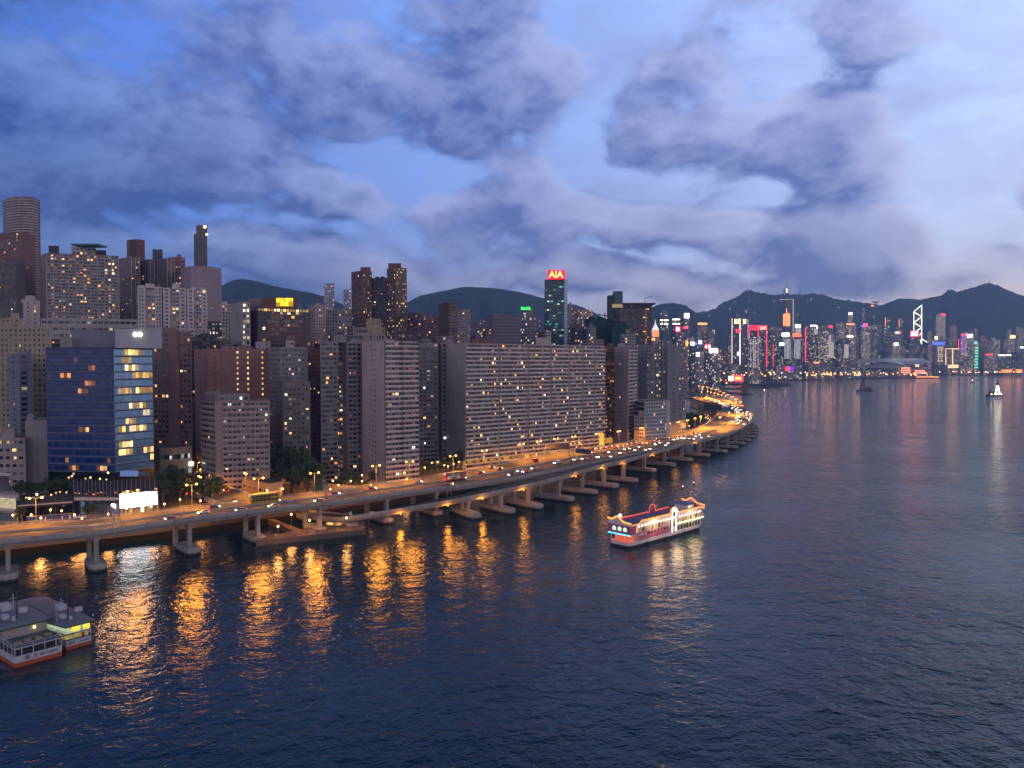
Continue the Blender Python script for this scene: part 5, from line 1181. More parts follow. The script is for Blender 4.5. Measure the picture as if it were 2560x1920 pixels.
# lamps of the far shore: each a post with a glowing head
def far_lamp(name, col, st, r):
    m = MB(); m.tube([(0, 0, -20), (0, 0, 8)], .3, 4, 0); m.ball((0, 0, 8.5), r, 7, 5, 1)
    return m, [M_STEEL, glow(name, col, st)]
FLP = {}
for key, (nm, col, st, r) in dict(o=('amber_head', (1, .42, .12), 6.0, 1.9), w=('white_head', (1, .86, .68), 5.5, 1.8), r=('red_head', (1, .08, .06), 5, 1.5)).items():
    m, mats = far_lamp(nm, col, st, r); me = bpy.data.meshes.new('street_lamp'); me.from_pydata(m.v, [], m.f)
    for q in mats: me.materials.append(q)
    me.polygons.foreach_set('material_index', m.mi); me.update(); FLP[key] = me
LBL = dict(o=('amber lamp post in the long row along the far shore', 'amber lamps along the far shore'), w=('white lamp post among the amber ones along the far shore', 'white lamps along the far shore'), r=('small red lamp post among the amber lamps of the far shore', 'red lamps along the far shore'))
def put_far(px, py, key):
    D = float(np.interp(px, [1700, 1800, 1900, 1975, 2150, 2330, 2345, 2600], [2150, 2350, 2750, 3080, 3180, 3400, 3990, 4000])) + R3.uniform(0, 60)
    p = W(px, py, D); o = bpy.data.objects.new('street_lamp', FLP[key]); COL.objects.link(o); o.location = (p.x, p.y, p.z - 8.5)
    tag(o, LBL[key][0], 'lamp', LBL[key][1])
R3 = random.Random(5)
def kk(): v = R3.random(); return 'o' if v < .66 else ('w' if v < .93 else 'r')
for k in range(60): put_far(R3.uniform(1990, 2150), R3.choice([931, 933, 935.5, 938]) + R3.uniform(-1, 1), kk())
for k in range(22): put_far(R3.uniform(2150, 2345), R3.uniform(932, 938), kk())
for k in range(34): put_far(R3.uniform(2345, 2565), R3.uniform(928.5, 931.5), kk())
for k in range(46): put_far(R3.uniform(1716, 1985), R3.uniform(931, 945) , kk())
for k in range(16): put_far(R3.uniform(1720, 1840), R3.uniform(945, 958), kk())
# houses and masts of the ridge
for k in range(30):
    px = R3.uniform(1760, 2330); lo = float(np.interp(px, [1740, 1870, 2040, 2200, 2330], [790, 735, 745, 770, 755])); py = R3.uniform(lo + 4, lo + 45); w_ = R3.uniform(1.6, 4.5)
    D = 5590 - (py - lo) * 14; p = W(px, py, D)
    far_box(px - w_ / 2, px + w_ / 2, py - R3.uniform(.6, 2), D - 60, hz((.2, .2, .19), .35), 'small pale hillside house scattered over the wooded ridge', 'hillside_house', base=max(3, p.z - 14), dep=14, group='pale houses on the wooded ridge', cat='house')
for (px, y0, y1, lab) in ((1869, 727, 714, 'thin radio mast on the rounded left summit of the ridge'), (2473, 708, 696, 'lattice mast on the highest right hand summit'), (2461, 711, 704, 'short aerial mast left of the highest summit'), (2000, 737, 718, 'thin mast on the ridge right of the needle spire')):
    D = 5590; q = thing('radio_mast', lab, 'mast', tuple(W(px, y0 + 3, D))); m = MB(); m.tube([W(px, y0 + 4, D), W(px, y1, D)], [2.2, .6], 5); m.build('mast', M_BLACK, q, q.location); m = MB(); p = W(px, y0, D); m.box(p, (12, 8, 12)); m.build('base_hut', w_dull, q, q.location)
r_, o_, z_ = far_box(1957, 1963, 724, 5590, hz(GRB, .2), 'square dark building on the ridge beside the needle spire', 'ridge_house', base=480, dep=14)
# wok shaped lookout on the saddle of the ridge
lk = thing('lookout_tower', 'bowl shaped lookout building on the saddle of the ridge', 'lookout', tuple(W(2189, 762, 5570))); lo_ = lk.location
m = MB(); p = W(2189, 764, 5570); q = W(2189, 757, 5570); n = 14
for (ra, z) in ((9, p.z - 10), (9, q.z), (30, q.z + 6), (30, q.z + 9)):
    for k in range(n): m.v.append((p.x + ra * math.cos(2 * math.pi * k / n), p.y + .5 * ra * math.sin(2 * math.pi * k / n), z))
for j in range(3):
    for k in range(n): m.f.append((j * n + k, j * n + (k + 1) % n, (j + 1) * n + (k + 1) % n, (j + 1) * n + k)); m.mi.append(0)
m.f.append(tuple(3 * n + k for k in range(n))); m.mi.append(0); m.build('bowl', hz((.3, .3, .34), .1), lk, lo_); sign_part(lk, lo_, 2176, 2182, 763, 766, 4850, OR, name='lit_terrace')
for (px, py, w_, tl) in ((812, 708, 25, 'left'), (860, 724, 18, 'right')):
    far_box(px, px + w_, py, 2300, hz((.22, .26, .36), .16, WARM, .9), 'hazy blue tower on the hillside saddle, %s one of the pair' % ('taller left' if tl == 'left' else 'shorter right'), 'apartment_tower', base=60)
# ------------------------------------------------------------------ party ferry
def local_thing(name, label, cat, o, ex, group=None):
    return thing(name, label, cat, o, math.atan2(ex[1], ex[0]), group)
pf = local_thing('pleasure_boat', 'brightly lit pink and white pleasure ferry outlined in golden neon on open water', 'ferry', (49.5, 327.5, 0), (.715, .70))
w_hull = flat('white_hull', (.70, .66, .72), .5); m_pink = flat('magenta_paint', (.50, .12, .25), .55); m_dkhull = flat('black_hull', (.02, .02, .025), .5)
m_deckb = flat('blue_deck', (.20, .22, .38), .7); NEO = glow('golden_neon', (1, .34, .03), 1.4); NEOR = glow('red_orange_neon', (1, .16, .06), 1.3)
LEN, WID = 59.0, 11.0
def hullpoly(s=0.0): return [(0 + s, 1.2), (1.5 + s, 0), (30, -.5), (55, .2), (58.6 - s, 3), (59 - s, 5.5), (58.6 - s, 8), (55, 10.8), (30, 11.4), (1.5 + s, 11), (0 + s, 9.8)]
m = MB(); m.prism(hullpoly(), -.8, 1.1); m.build('hull', m_dkhull, pf)
m = MB(); m.prism(hullpoly(.1), 1.1, 2.3); m.build('hull_band', w_hull, pf)
m = MB(); m.prism([(4, .3), (56.5, .3), (58, 3), (58, 8), (56.5, 10.7), (4, 10.7)], 2.3, 5.5); m.build('lower_cabin', w_hull, pf)
m = MB(); m.prism([(.6, .2), (57.8, .2), (58.4, 3), (58.4, 8), (57.8, 10.8), (.6, 10.8)], 5.5, 9.5, capmi=1); m.build('upper_cabin', [w_hull, m_deckb], pf)
m = MB(); m.box((.45, 5.5, 7.6), (.3, 10.6, 3.8)); m.box((2.6, .1, 7.6), (4.4, .25, 3.9)); m.box((18.5, .18, 3.55), (22.5, .3, 1.9)); m.box((18.5, .1, 5.6), (26, .25, .5)); m.box((45, .1, 8.9), (25, .25, .5)); m.build('pink_panel', m_pink, pf)
def arch(mb, x, z0, w, h, y=-.02, mi=0, seg=6):
    vs = [(x - w / 2, y, z0), (x + w / 2, y, z0)]; hr = h - w / 2
    for k in range(seg + 1):
        a = math.pi * k / seg; vs.append((x + w / 2 * math.cos(a), y, z0 + hr + w / 2 * math.sin(a)))
    mb.add(vs, [tuple(range(len(vs)))], mi)
m_arch = litglass('boat_arch', [(0, (.30, .18, .14)), (.5, (.9, .4, .22)), (1, (1, .65, .4))], .3, 1.2); m_dim = litglass('boat_arch_dim', [(0, (.06, .08, .09)), (.6, (.35, .16, .10)), (1, (.5, .3, .2))], .1, .5)
for i in range(11): m = MB(); arch(m, 5.6 + i * 2.3, 6.1, 1.6, 2.6, .03); m.build('arched_window', m_arch, pf)
for i in range(10): m = MB(); arch(m, 36.4 + i * 2.15, 6.1, 1.5, 2.6, .03); m.build('arched_window', m_arch, pf)
for i in range(3): m = MB(); arch(m, 6.2 + i * 2.6, 2.6, 2.0, 2.5, .1); m.build('arched_window', litglass('boat_amber', [(0, (1, .3, .1)), (1, (1, .5, .2))], .5, 1.2), pf)
for i in range(7): m = MB(); arch(m, 14.2 + i * 2.35, 4.45, 1.7, 1.05, .02); m.build('arched_window', m_dim, pf)
for i in range(8): m = MB(); arch(m, 37.2 + i * 2.4, 2.6, 1.7, 2.4, .1); m.build('arched_window', m_dim, pf)
for i in range(3): m = MB(); m.add([(.28, 2.4 + i * 2.9 - 1, 7.0), (.28, 2.4 + i * 2.9 + 1, 7.0), (.28, 2.4 + i * 2.9 + 1, 8.4), (.28, 2.4 + i * 2.9, 8.9), (.28, 2.4 + i * 2.9 - 1, 8.4)], [(4, 3, 2, 1, 0)]); m.build('arched_window', glow('end_window', (.75, 1, .75), .8), pf)
m = MB(); m.box((2.2, 5.5, 2.36), (3.6, 10, .1)); m.box((3.95, 5.5, 3.9), (.12, 10, 3)); m.build('fore_deck', glow('red_lit_deck', (1, .16, .06), .55), pf)
m = MB()
for y in (1.2, 4.4, 7.5, 10): m.box((.5, y, 3.9), (.25, .25, 3.2))
m.tube([(.3, .4, 3.3), (.3, 10.6, 3.3)], .07, 4); m.tube([(.3, .3, 3.3), (4, .1, 3.3)], .07, 4); m.build('deck_rail', w_hull, pf)
m = MB(); m.tube([(.2, -.6, 5.6), (.2, 11.4, 5.6)], .2, 5); m.build('cyan_neon', glow('cyan_tube', (.05, .6, 1), 3.2), pf)
m = MB(); m.tube([(35, -.1, 5.7), (57.8, -.1, 5.7), (58.9, 3, 5.7)], .2, 5); m.build('green_neon', glow('lime_tube', (.6, 1, .35), 2.6), pf)
m = MB()
for i in range(11): m.ball((6.8 + i * 2.3, -.15, 8.75), .46, 8, 6)
for i in range(9): m.ball((37.5 + i * 2.15, -.15, 8.8), .46, 8, 6)
tag(m.build('shell_lamp', glow('shell_light', (1, .84, .66), 2.0), pf), kind='stuff')
def scallop(x0, x1, z, n, up=.75):
    pts = []
    for k in range(n * 4 + 1):
        x = x0 + (x1 - x0) * k / (n * 4); pts.append((x, z + up * abs(math.sin(math.pi * k / 4))))
    return pts
def board(name, prof, y, th, z0, mat, neon, r):
    m = MB(); n = len(prof)
    for (x, z) in prof:
        m.v += [(x, y, z0), (x, y, z), (x, y + th, z), (x, y + th, z0)]
    for i in range(n - 1):
        a = i * 4
        for j in range(3): m.f.append((a + j, a + 4 + j, a + 5 + j, a + 1 + j)); m.mi.append(0)
    b_ = m.build(name, mat, pf); m = MB(); m.tube([(x, y - .12, z) for x, z in prof], r, 5); m.build('neon_tube', neon, b_); return b_
near = [(1.5, 9.7), (7, 9.9), (8.5, 10.9)] + scallop(8.7, 29.3, 10.6, 10, .6)
arc1 = [(29.6 + 6 * (1 - math.cos(math.pi * k / 10)) / 2, 10.6 + 3.0 * math.sin(math.pi * k / 10)) for k in range(11)]
right = scallop(36.0, 56, 10.5, 10, .6) + [(58, 10.1)]
board('scalloped_board', near, 0, .25, 9.4, w_hull, NEO, .2); board('portal_board', arc1, -.25, .3, 9.4, w_hull, NEO, .28); board('scalloped_board', right, 0, .25, 9.4, w_hull, NEO, .2)
farp = [(2, 10.0)] + scallop(5, 28, 10.3, 10, .5) + [(29 + 5 * (1 - math.cos(math.pi * k / 10)) / 2, 10.3 + 3.4 * math.sin(math.pi * k / 10)) for k in range(11)] + scallop(35, 45, 10.3, 5, .5)
board('scalloped_board', farp, 10.7, .25, 9.4, m_pink, NEOR, .13)
m = MB(); m.box((32.6, -.3, 7.2), (3.6, .4, 9.0)); m.build('portal', w_hull, pf)
m = MB(); m.tube([(31.0, -.6, 2.6), (31.0, -.6, 10.4), (31.5, -.6, 11.6), (32.6, -.6, 12.2), (33.7, -.6, 11.6), (34.2, -.6, 10.4), (34.2, -.6, 2.6)], .22, 5); m.tube([(31, -.6, 9.2), (34.2, -.6, 9.2)], .2, 5); m.build('portal_light', glow('portal_white', (1, .88, .66), 2.8), pf)
m = MB(); arch(m, 32.6, 9.4, 2.2, 2.2, -.56); m.box((32.6, -.52, 6.8), (1.6, .06, 3.6)); m.build('portal_pane', flat('dark_pane', (.05, .07, .10), .2), pf)
m = MB()
for (x, z) in ((32.2, 12.9), (33.6, 12.6), (34.9, 11.7)): m.ball((x, -.5, z), .5, 8, 6)
m.build('portal_lamp', glow('shell_light', (1, .88, .74), 5), pf)
def pediment(x, z, neon, nm):
    prof = []
    for k in range(25):
        s = k / 24; y = 11.8 - 12.6 * s
        h = 1.9 * math.exp(-((s - .42) / .17) ** 2) + .5 * s * (s > .75) * 0 + (.35 if s < .1 else 0)
        prof.append((y, z + h - .9 * s))
    m = MB(); n = len(prof)
    for (y, zz) in prof: m.v += [(x, y, 9.4), (x, y, zz), (x + .3, y, zz), (x + .3, y, 9.4)]
    for i in range(n - 1):
        a = i * 4
        for j in range(3): m.f.append((a + j, a + 4 + j, a + 5 + j, a + 1 + j)); m.mi.append(0)
    b_ = m.build('end_board', w_hull, pf); m = MB(); m.tube([(x - .15, y, zz) for y, zz in prof], .3, 6); m.build('neon_tube', neon, b_)
pediment(.4, 11.6, glow('gold_tube', (1, .40, .04), 1.7), 'a'); pediment(57.5, 12.4, glow('orange_tube', (1, .28, .08), 1.8), 'b')
m = MB(); m.box((50.5, 6, 10.9), (6.4, 6.4, 2.6)); m.build('wheel_house', w_hull, pf); m = MB(); m.box((50.5, 6, 12.35), (7.6, 7.6, .3)); m.build('wheel_house_roof', m_deckb, pf)
m = MB()
for i in range(4): m.box((48.2 + i * 1.6, 2.77, 11.1), (1.0, .06, 1.0))
m.build('wheel_house_window', M_LITP, pf); m = MB(); m.box((54.6, 6, 10.9), (1.6, 7, 3.0)); m.build('red_screen', flat('red_panel', (.4, .06, .04), .6), pf)
m = MB()
for k in range(22): m.box((R.uniform(6, 44), R.uniform(2, 9.5), 9.9), (R.uniform(.5, 1.6), R.uniform(.4, .9), .75))
tag(m.build('deck_seat', flat('deck_seat', (.16, .17, .30), .7), pf), kind='stuff')
m = MB(); m.ball((4.2, 8, 12.6), .7, 8, 6); m.build('mast_lamp', glow('mast_light', (1, .82, .72), 6), pf); m = MB(); m.tube([(4.2, 8, 9.4), (4.2, 8, 12.4)], .12, 5); m.build('lamp_post', M_STEEL, pf)
m = MB()
for x in (12, 26, 41, 50): m.ball((x, -.65, 1.0), .5, 8, 6)
tag(m.build('tyre_fender', m_dkhull, pf), kind='stuff')
mew = text_mesh('食', 1.5, flat('gold_letter', (.5, .06, .10), .5), .02); o = bpy.data.objects.new('lettering', mew); COL.objects.link(o); adopt(o, pf); o.location = (20, -.02, 3.4); o.rotation_euler = (math.pi / 2, 0, 0)
ld = bpy.data.lights.new('boat_light', 'POINT'); ld.energy = 1800; ld.color = (1, .62, .3); ld.shadow_soft_size = 3.0
for x in (18, 33, 47):
    o = bpy.data.objects.new('deck_light', ld); COL.objects.link(o); adopt(o, pf); o.location = (x, -2.2, 8)
# ------------------------------------------------------------------ harbour ferries at the lower left
m_or = flat('orange_hull', (.42, .085, .02), .5); m_wf = flat('white_ferry', (.50, .50, .56), .5); m_gf = flat('green_trim', (.02, .10, .06), .5); m_rf = wall((.20, .235, .30), .7, .35)
m_txt = flat('green_letter', (.02, .08, .09), .5); m_dkin = flat('dark_inside', (.02, .02, .022), .7); m_flo = wall((.10, .14, .19), .8, .3)
def ferry(label, o, w, blunt, lit, cab, name_a, name_b, length=34.0):
    f = local_thing('harbour_ferry', label, 'ferry', o, (.63, .777))
    hp = [(0, .5), (.3, 0), (w - .3, 0), (w, .5), (w + .2, length), (-.2, length)] if not blunt else [(w - 6.6, 0), (w, 0), (w + .1, 1), (w + .2, length), (-.2, length), (0, 9)]
    def ins(poly, k): c = (sum(p[0] for p in poly) / len(poly), sum(p[1] for p in poly) / len(poly)); return [(c[0] + (p[0] - c[0]) * k, c[1] + (p[1] - c[1]) * k) for p in poly]
    m = MB(); m.prism(hp, -.6, .95); m.build('hull', m_or, f)
    m = MB(); m.prism(hp, .95, 2.45, capmi=1); m.build('bulwark', [m_wf, m_flo], f)
    m = MB(); m.prism(ins(hp, .90), 2.4, 4.0); m.build('lower_saloon', litglass('ferry_lit', [(0, (.9, .75, .15)), (.5, (.85, .9, .4)), (1, (.8, .95, .6))], .6, 1.0) if lit else m_dkin, f)
    m = MB(); m.prism(hp, 3.95, 4.2, bottom=True, capmi=1); m.build('upper_deck', [m_wf, m_flo], f)
    pm = MB()
    for (a, b2) in zip(hp, hp[1:] + hp[:1]):
        L = math.hypot(b2[0] - a[0], b2[1] - a[1]); n = max(1, int(L / 2.7))
        for i in range(n):
            t_ = (i + .5) / n; x, y = a[0] + (b2[0] - a[0]) * t_, a[1] + (b2[1] - a[1]) * t_
            pm.box((x, y, 3.2), (.2, .2, 1.6)); pm.box((x, y, 4.6), (.09, .09, .8))
        pm.tube([(a[0], a[1], 5.0), (b2[0], b2[1], 5.0)], .06, 4); pm.tube([(a[0], a[1], 4.6), (b2[0], b2[1], 4.6)], .04, 4)
    tag(pm.build('railing', m_wf, f), kind='stuff')
    ch_ = [(p[0], max(p[1], cab)) for p in ins(hp, .93)] if not blunt else ins(hp, .94)
    rz = 6.45
    m = MB(); m.prism(ch_, 4.2, rz); m.build('upper_saloon', (litglass('ferry_lit', [(0, (.9, .75, .15)), (1, (.8, .95, .6))], .6, 1.0) if lit else wall((.34, .35, .34), .8, .3)), f)
    rp_ = [(-.9, cab - .9), (w + .9, cab - .9), (w + .9, length), (-.9, length)] if not blunt else [(w - 7.2, -1.2), (w + .5, -1.2), (w + 1.0, 1), (w + 1.0, length), (-1, length), (-.9, 8.5)]
    m = MB(); m.prism(rp_, rz, rz + .28, bottom=True); m.build('roof_edge', m_gf, f)
    c_ = ins(rp_, .985); m = MB(); n = len(c_); rd_ = [(p[0] * .4 + w * .3, p[1] + (1.5 if p[1] < length - 1 else 0), rz + .95) for p in c_]
    m.add([(p[0], p[1], rz + .29) for p in c_] + rd_, [(i, (i + 1) % n, n + (i + 1) % n, n + i) for i in range(n)]); m.add(rd_, [tuple(range(n))]); m.build('roof', m_rf, f)
    # fittings on the roof
    m = MB()
    for (x, y, a, b2, h) in ((3, cab + 6, 1.4, 2.2, 1.0), (8.4, cab + 9, 1.8, 1.4, 1.1), (6, cab + 15, 2.2, 3, 1.4), (4, cab + 3, .7, .7, .9)): m.box((x, y, rz + .95 + h / 2), (a, b2, h))
    m.build('roof_box', m_wf, f)
    m = MB(); m.tube([(w * .45, cab + 4, rz), (w * .45, cab + 4, rz + 7.5)], [.22, .12], 6); m.build('mast', flat('dark_mast', (.05, .06, .07), .6), f)
    m = MB(); m.tube([(w * .6, cab + 12, rz), (w * .6, cab + 12, rz + 5)], .12, 5); m.tube([(w * .6 - 1, cab + 12, rz + 4), (w * .6 + 1, cab + 12, rz + 4)], .07, 4); m.build('signal_mast', m_wf, f)
    m = MB(); m.tube([(.5, cab + 3, rz + .8), (3.5, cab + 12, rz + 2.6)], .10, 5); m.build('stay', m_wf, f)
    if not lit:
        m = MB()
        for x in (1.4, 4.6): m.box((x, cab + .55, 5.2), (1.9, .12, 1.5))
        m.build('orange_door', flat('orange_door', (.5, .09, .03), .6), f); m = MB(); m.box((8.4, cab + .55, 5.3), (2.6, .1, 1.3)); m.build('lit_front', glow('cabin_amber', (.55, .42, .14), .35), f); m = MB(); m.ball((8.0, cab - .2, 5.6), .28, 8, 6); m.build('lamp', glow('ferry_lamp', (1, .66, .2), 8), f)
        m = MB()
        for (x, y) in ((2, 3.5), (4.5, 4.2), (7.0, 3.6), (9.6, 4.5)): m.box((x, y, 4.45), (1.7, 1.3, .45))
        tag(m.build('bench', flat('yellow_bench', (.34, .30, .16), .7), f), kind='stuff')
    else:
        m = MB()
        for (x, z, a, h) in ((w - 1.2, 5.3, 1.8, 1.5), (w - 4, 5.3, 2.2, 1.4)): m.box((x, .25, z), (a, .06, h))
        m.build('lit_front', glow('ferry_yellow', (1, .72, .08), 1.1), f); m = MB(); m.box((w - 2.3, -.06, 3.3), (.7, .1, 1.2)); m.build('red_door', flat('red_door', (.4, .02, .03), .6), f)
    for (s, x, wd_) in ((name_a, w * .34 if not blunt else w - 5.2, 3.0 if not blunt else 1.6), (name_b, w * .70 if not blunt else w - 1.9, 4.4 if not blunt else 2.4)):
        me = text_mesh(s, 1.0, m_txt, .02); xs = [v.co.x for v in me.vertices]; k_ = wd_ / (max(xs) - min(xs)); me.transform(Matrix.Diagonal((k_, min(k_, 1) * 1.15, 1, 1)))
        o_ = bpy.data.objects.new('lettering', me); COL.objects.link(o_); adopt(o_, f); o_.location = (x, -.05, 1.65); o_.rotation_euler = (math.pi / 2, 0, 0)
    return f
p = G(37, 1671, 0); fa_ = ferry('white and orange harbour ferry with an open fore deck at the lower left corner', (p.x, p.y, 0), 11.6, False, False, 9.5, '新  光', 'XIN GUANG'); fa_.scale = (1, 1, 1.2)
p = G(229, 1609, 0); ferry('harbour ferry with a yellow lit bow moored behind the open decked ferry', (p.x - .63 * 8.2, p.y - .777 * 8.2, 0), 8.2, True, True, 0, '輝 星', 'FAI SING')
# ------------------------------------------------------------------ other craft
def derrick(label, px, py, width_px, h_px, lit):
    p = G(px, py, 0); D = p.y; k = width_px / FPX * D; H = h_px / FPX * D
    f = thing('derrick_barge', label, 'barge', (p.x, p.y, 0))
    m = MB(); m.prism([(-k / 2, -6), (k * .40, -6), (k / 2, 0), (k * .40, 6), (-k / 2, 6)], -.5, 3.2); m.build('hull', m_dkhull, f)
    m = MB(); s_ = -1 if not lit else 1; x0 = -k * .15 if not lit else k * .12
    ap = Vector((x0 + k * .02, 0, H)); feet = [Vector((x0 - k * .16, -4, 3)), Vector((x0 + k * .13, -4, 3)), Vector((x0 + k * .13, 4, 3)), Vector((x0 - k * .16, 4, 3))]
    for q in feet: m.tube([q, ap], k * .014 + .25, 4)
    for t_ in (.2, .4, .6, .8):
        r_ = [q.lerp(ap, t_) for q in feet]; r2_ = [q.lerp(ap, t_ - .2) for q in feet]
        for i in range(4): m.tube([r_[i], r_[(i + 1) % 4]], .35, 4); m.tube([r2_[i], r_[(i + 1) % 4]], .3, 4)
    m.build('lattice_frame', flat('rust_frame', (.09, .04, .04), .8), f)
    m = MB(); m.box((k * .2 * -s_, 0, 6), (k * .3, 8, 5.5)); m.box((k * .22 * -s_, 0, 9.5), (k * .14, 5, 2.5)); m.build('deck_house', flat('rust_house', (.10, .05, .05), .8), f)
    m = MB(); m.tube([(k * .1 * -s_, 0, 6), (k * .44 * -s_, 0, 14)], .8, 4); m.build('boom', flat('rust_frame', (.09, .04, .04), .8), f)
    if lit:
        m = MB(); m.tube([ap - Vector((0, 0, 1)), ap + Vector((0, 0, H * .42))], [.9, .4], 5); m.box((ap.x, 0, H * .98), (4, 4, 6)); m.build('top_mast', m_dkhull, f)
        m = MB()
        for t_ in (.28, .46, .64, .80):
            for q in (feet[0], feet[1]): m.ball(q.lerp(ap, t_) + Vector((0, -1, 0)), 1.7, 8, 6)
        for x in (-.34, -.12, .04, .3, .18): m.ball((x * k, -6.6, 5.2), 1.2, 8, 6)
        tag(m.build('flood_lamp', glow('flood_light', (1, .90, .72), 5), f), kind='stuff')
derrick('dark unlit derrick barge with a lattice tower on the far water', 2163, 977.5, 40, 34, False)
derrick('derrick barge strung with bright white lamps near the right edge', 2487, 991, 38, 31, True)
def motor_boat(label, px, py, L, lamp, group=None):
    p = G(px, py, 0); f = thing('motor_boat', label, 'boat', (p.x, p.y, 0), R.uniform(-.3, .3), group)
    m = MB(); m.prism([(-L / 2, -L * .13), (L * .3, -L * .13), (L / 2, 0), (L * .3, L * .13), (-L / 2, L * .13)], -.3, L * .10); m.build('hull', m_dkhull if L > 14 else m_wf, f)
    m = MB(); m.box((-L * .08, 0, L * .17), (L * .4, L * .2, L * .14)); m.box((-L * .02, 0, L * .27), (L * .2, L * .16, L * .07)); m.build('cabin', m_wf, f)
    if lamp: m = MB(); m.ball((0, 0, L * .42), 1.3, 7, 5); m.tube([(0, 0, L * .3), (0, 0, L * .4)], .2, 4, 0); m.build('mast_lamp', glow('boat_lamp', (1, .9, .85), 5), f)
motor_boat('small motor launch with a white mast light left of the lamp strung barge', 2431, 955.2, 17, True)
motor_boat('tiny dark launch far behind the motor launch with the white light', 2446, 948.4, 16, False); motor_boat('small white launch alone on the water off the dark breakwater', 1911, 980, 13, True)
motor_boat('speck of a boat at the far right edge of the harbour', 2546, 945, 15, False)
for k in range(16): motor_boat('small boat moored in the sheltered basin beyond the viaduct bend', R.uniform(1718, 1850), R.uniform(996, 1014), R.uniform(7, 12), False, 'boats moored in the sheltered basin')
def rock_bar(name, label, pts, w, h):
    m = MB(); path = smooth_path([G(x, y, 0) for x, y in pts], 9); n = len(path); q = thing(name, label, 'breakwater', tuple(path[0])); o = len(m.v)
    prof = [(-1, -1), (-.55, .7), (0, 1), (.55, .8), (1, -1)]
    for i in range(n):
        td = (path[min(n - 1, i + 1)] - path[max(0, i - 1)]).normalized(); nd = Vector((-td.y, td.x, 0)); s_ = min(1, .3 + i / 4, .3 + (n - 1 - i) / 4)
        for (a, z) in prof: j = R.uniform(.8, 1.2); m.v.append(tuple(path[i] + nd * (a * w * j * s_) + Vector((0, 0, z * h * j * s_))))
    for i in range(n - 1):
        for j in range(4): a = i * 5 + j; m.f.append((a, a + 5, a + 6, a + 1)); m.mi.append(0)
    m.build('rock_mound', wall((.07, .065, .06), .95, .5), q, q.location); return q
rock_bar('breakwater', 'dark rock breakwater closing the sheltered basin', [(1738, 977), (1790, 981), (1850, 984.5), (1882, 986.5)], 9, 3.2)
rock_bar('breakwater', 'outer dark rock breakwater farther out beyond the sheltered basin', [(1745, 970.5), (1830, 973), (1872, 972)], 8, 3)
rock_bar('breakwater', 'low dark rocky spit of reclaimed land pointing to the harbour', [(1862, 969), (1905, 970), (1942, 968), (1972, 963.5)], 16, 4)
tb2 = thing('light_tower', 'brown square tower block standing on the end of the rock breakwater', 'tower', tuple(G(1861, 984, 2))); p = G(1861, 984, 2)
m = MB(); m.box((p.x, p.y, 13), (11, 11, 22)); m.build('shaft', wall((.22, .13, .09), .9, .4), tb2, tb2.location); m = MB(); m.box((p.x, p.y, 24.6), (8, 8, 1.6)); m.build('cap', wall((.18, .11, .08)), tb2, tb2.location)
# diamond beacon on its concrete dolphin
bp_ = G(877, 1318, 0); bc = thing('beacon', 'white diamond beacon on a concrete dolphin beside the slip road end', 'beacon', tuple(bp_)); m = MB(); m.prism([(-2.7, -1.6), (-1.6, -2.8), (1.6, -2.8), (2.7, -1.6), (3.0, 2.5), (-3.0, 2.5)], -.8, 2.6); m.build('dolphin', wall((.42, .38, .37), .9, .4), bc)
m = MB(); m.tube([(0, 0, 2.6), (0, 0, 5)], .1, 5); m.build('post', M_STEEL, bc); m = MB(); m.add([(0, -.1, 4.6), (.85, -.1, 6.3), (0, -.1, 8), (-.85, -.1, 6.3), (0, .1, 4.6), (.85, .1, 6.3), (0, .1, 8), (-.85, .1, 6.3)], [(0, 1, 2, 3), (7, 6, 5, 4), (0, 4, 5, 1), (1, 5, 6, 2), (2, 6, 7, 3), (3, 7, 4, 0)]); m.build('diamond_mark', M_WHITE, bc)
for (px, py, lab) in ((1734, 1212, 'small pink lit buoy above the stern of the pleasure ferry'), (1707, 1222, 'small dim lit buoy just behind the pleasure ferry')):
    p = G(px, py, 0); q = thing('buoy', lab, 'buoy', tuple(p)); m = MB(); m.tube([(0, 0, -.3), (0, 0, 1.2)], [.8, .35], 8); m.build('float', m_dkhull, q); m = MB(); m.ball((0, 0, 1.6), .45, 8, 6); m.build('lantern', glow('buoy_light', (1, .6, .5), 2.0), q)
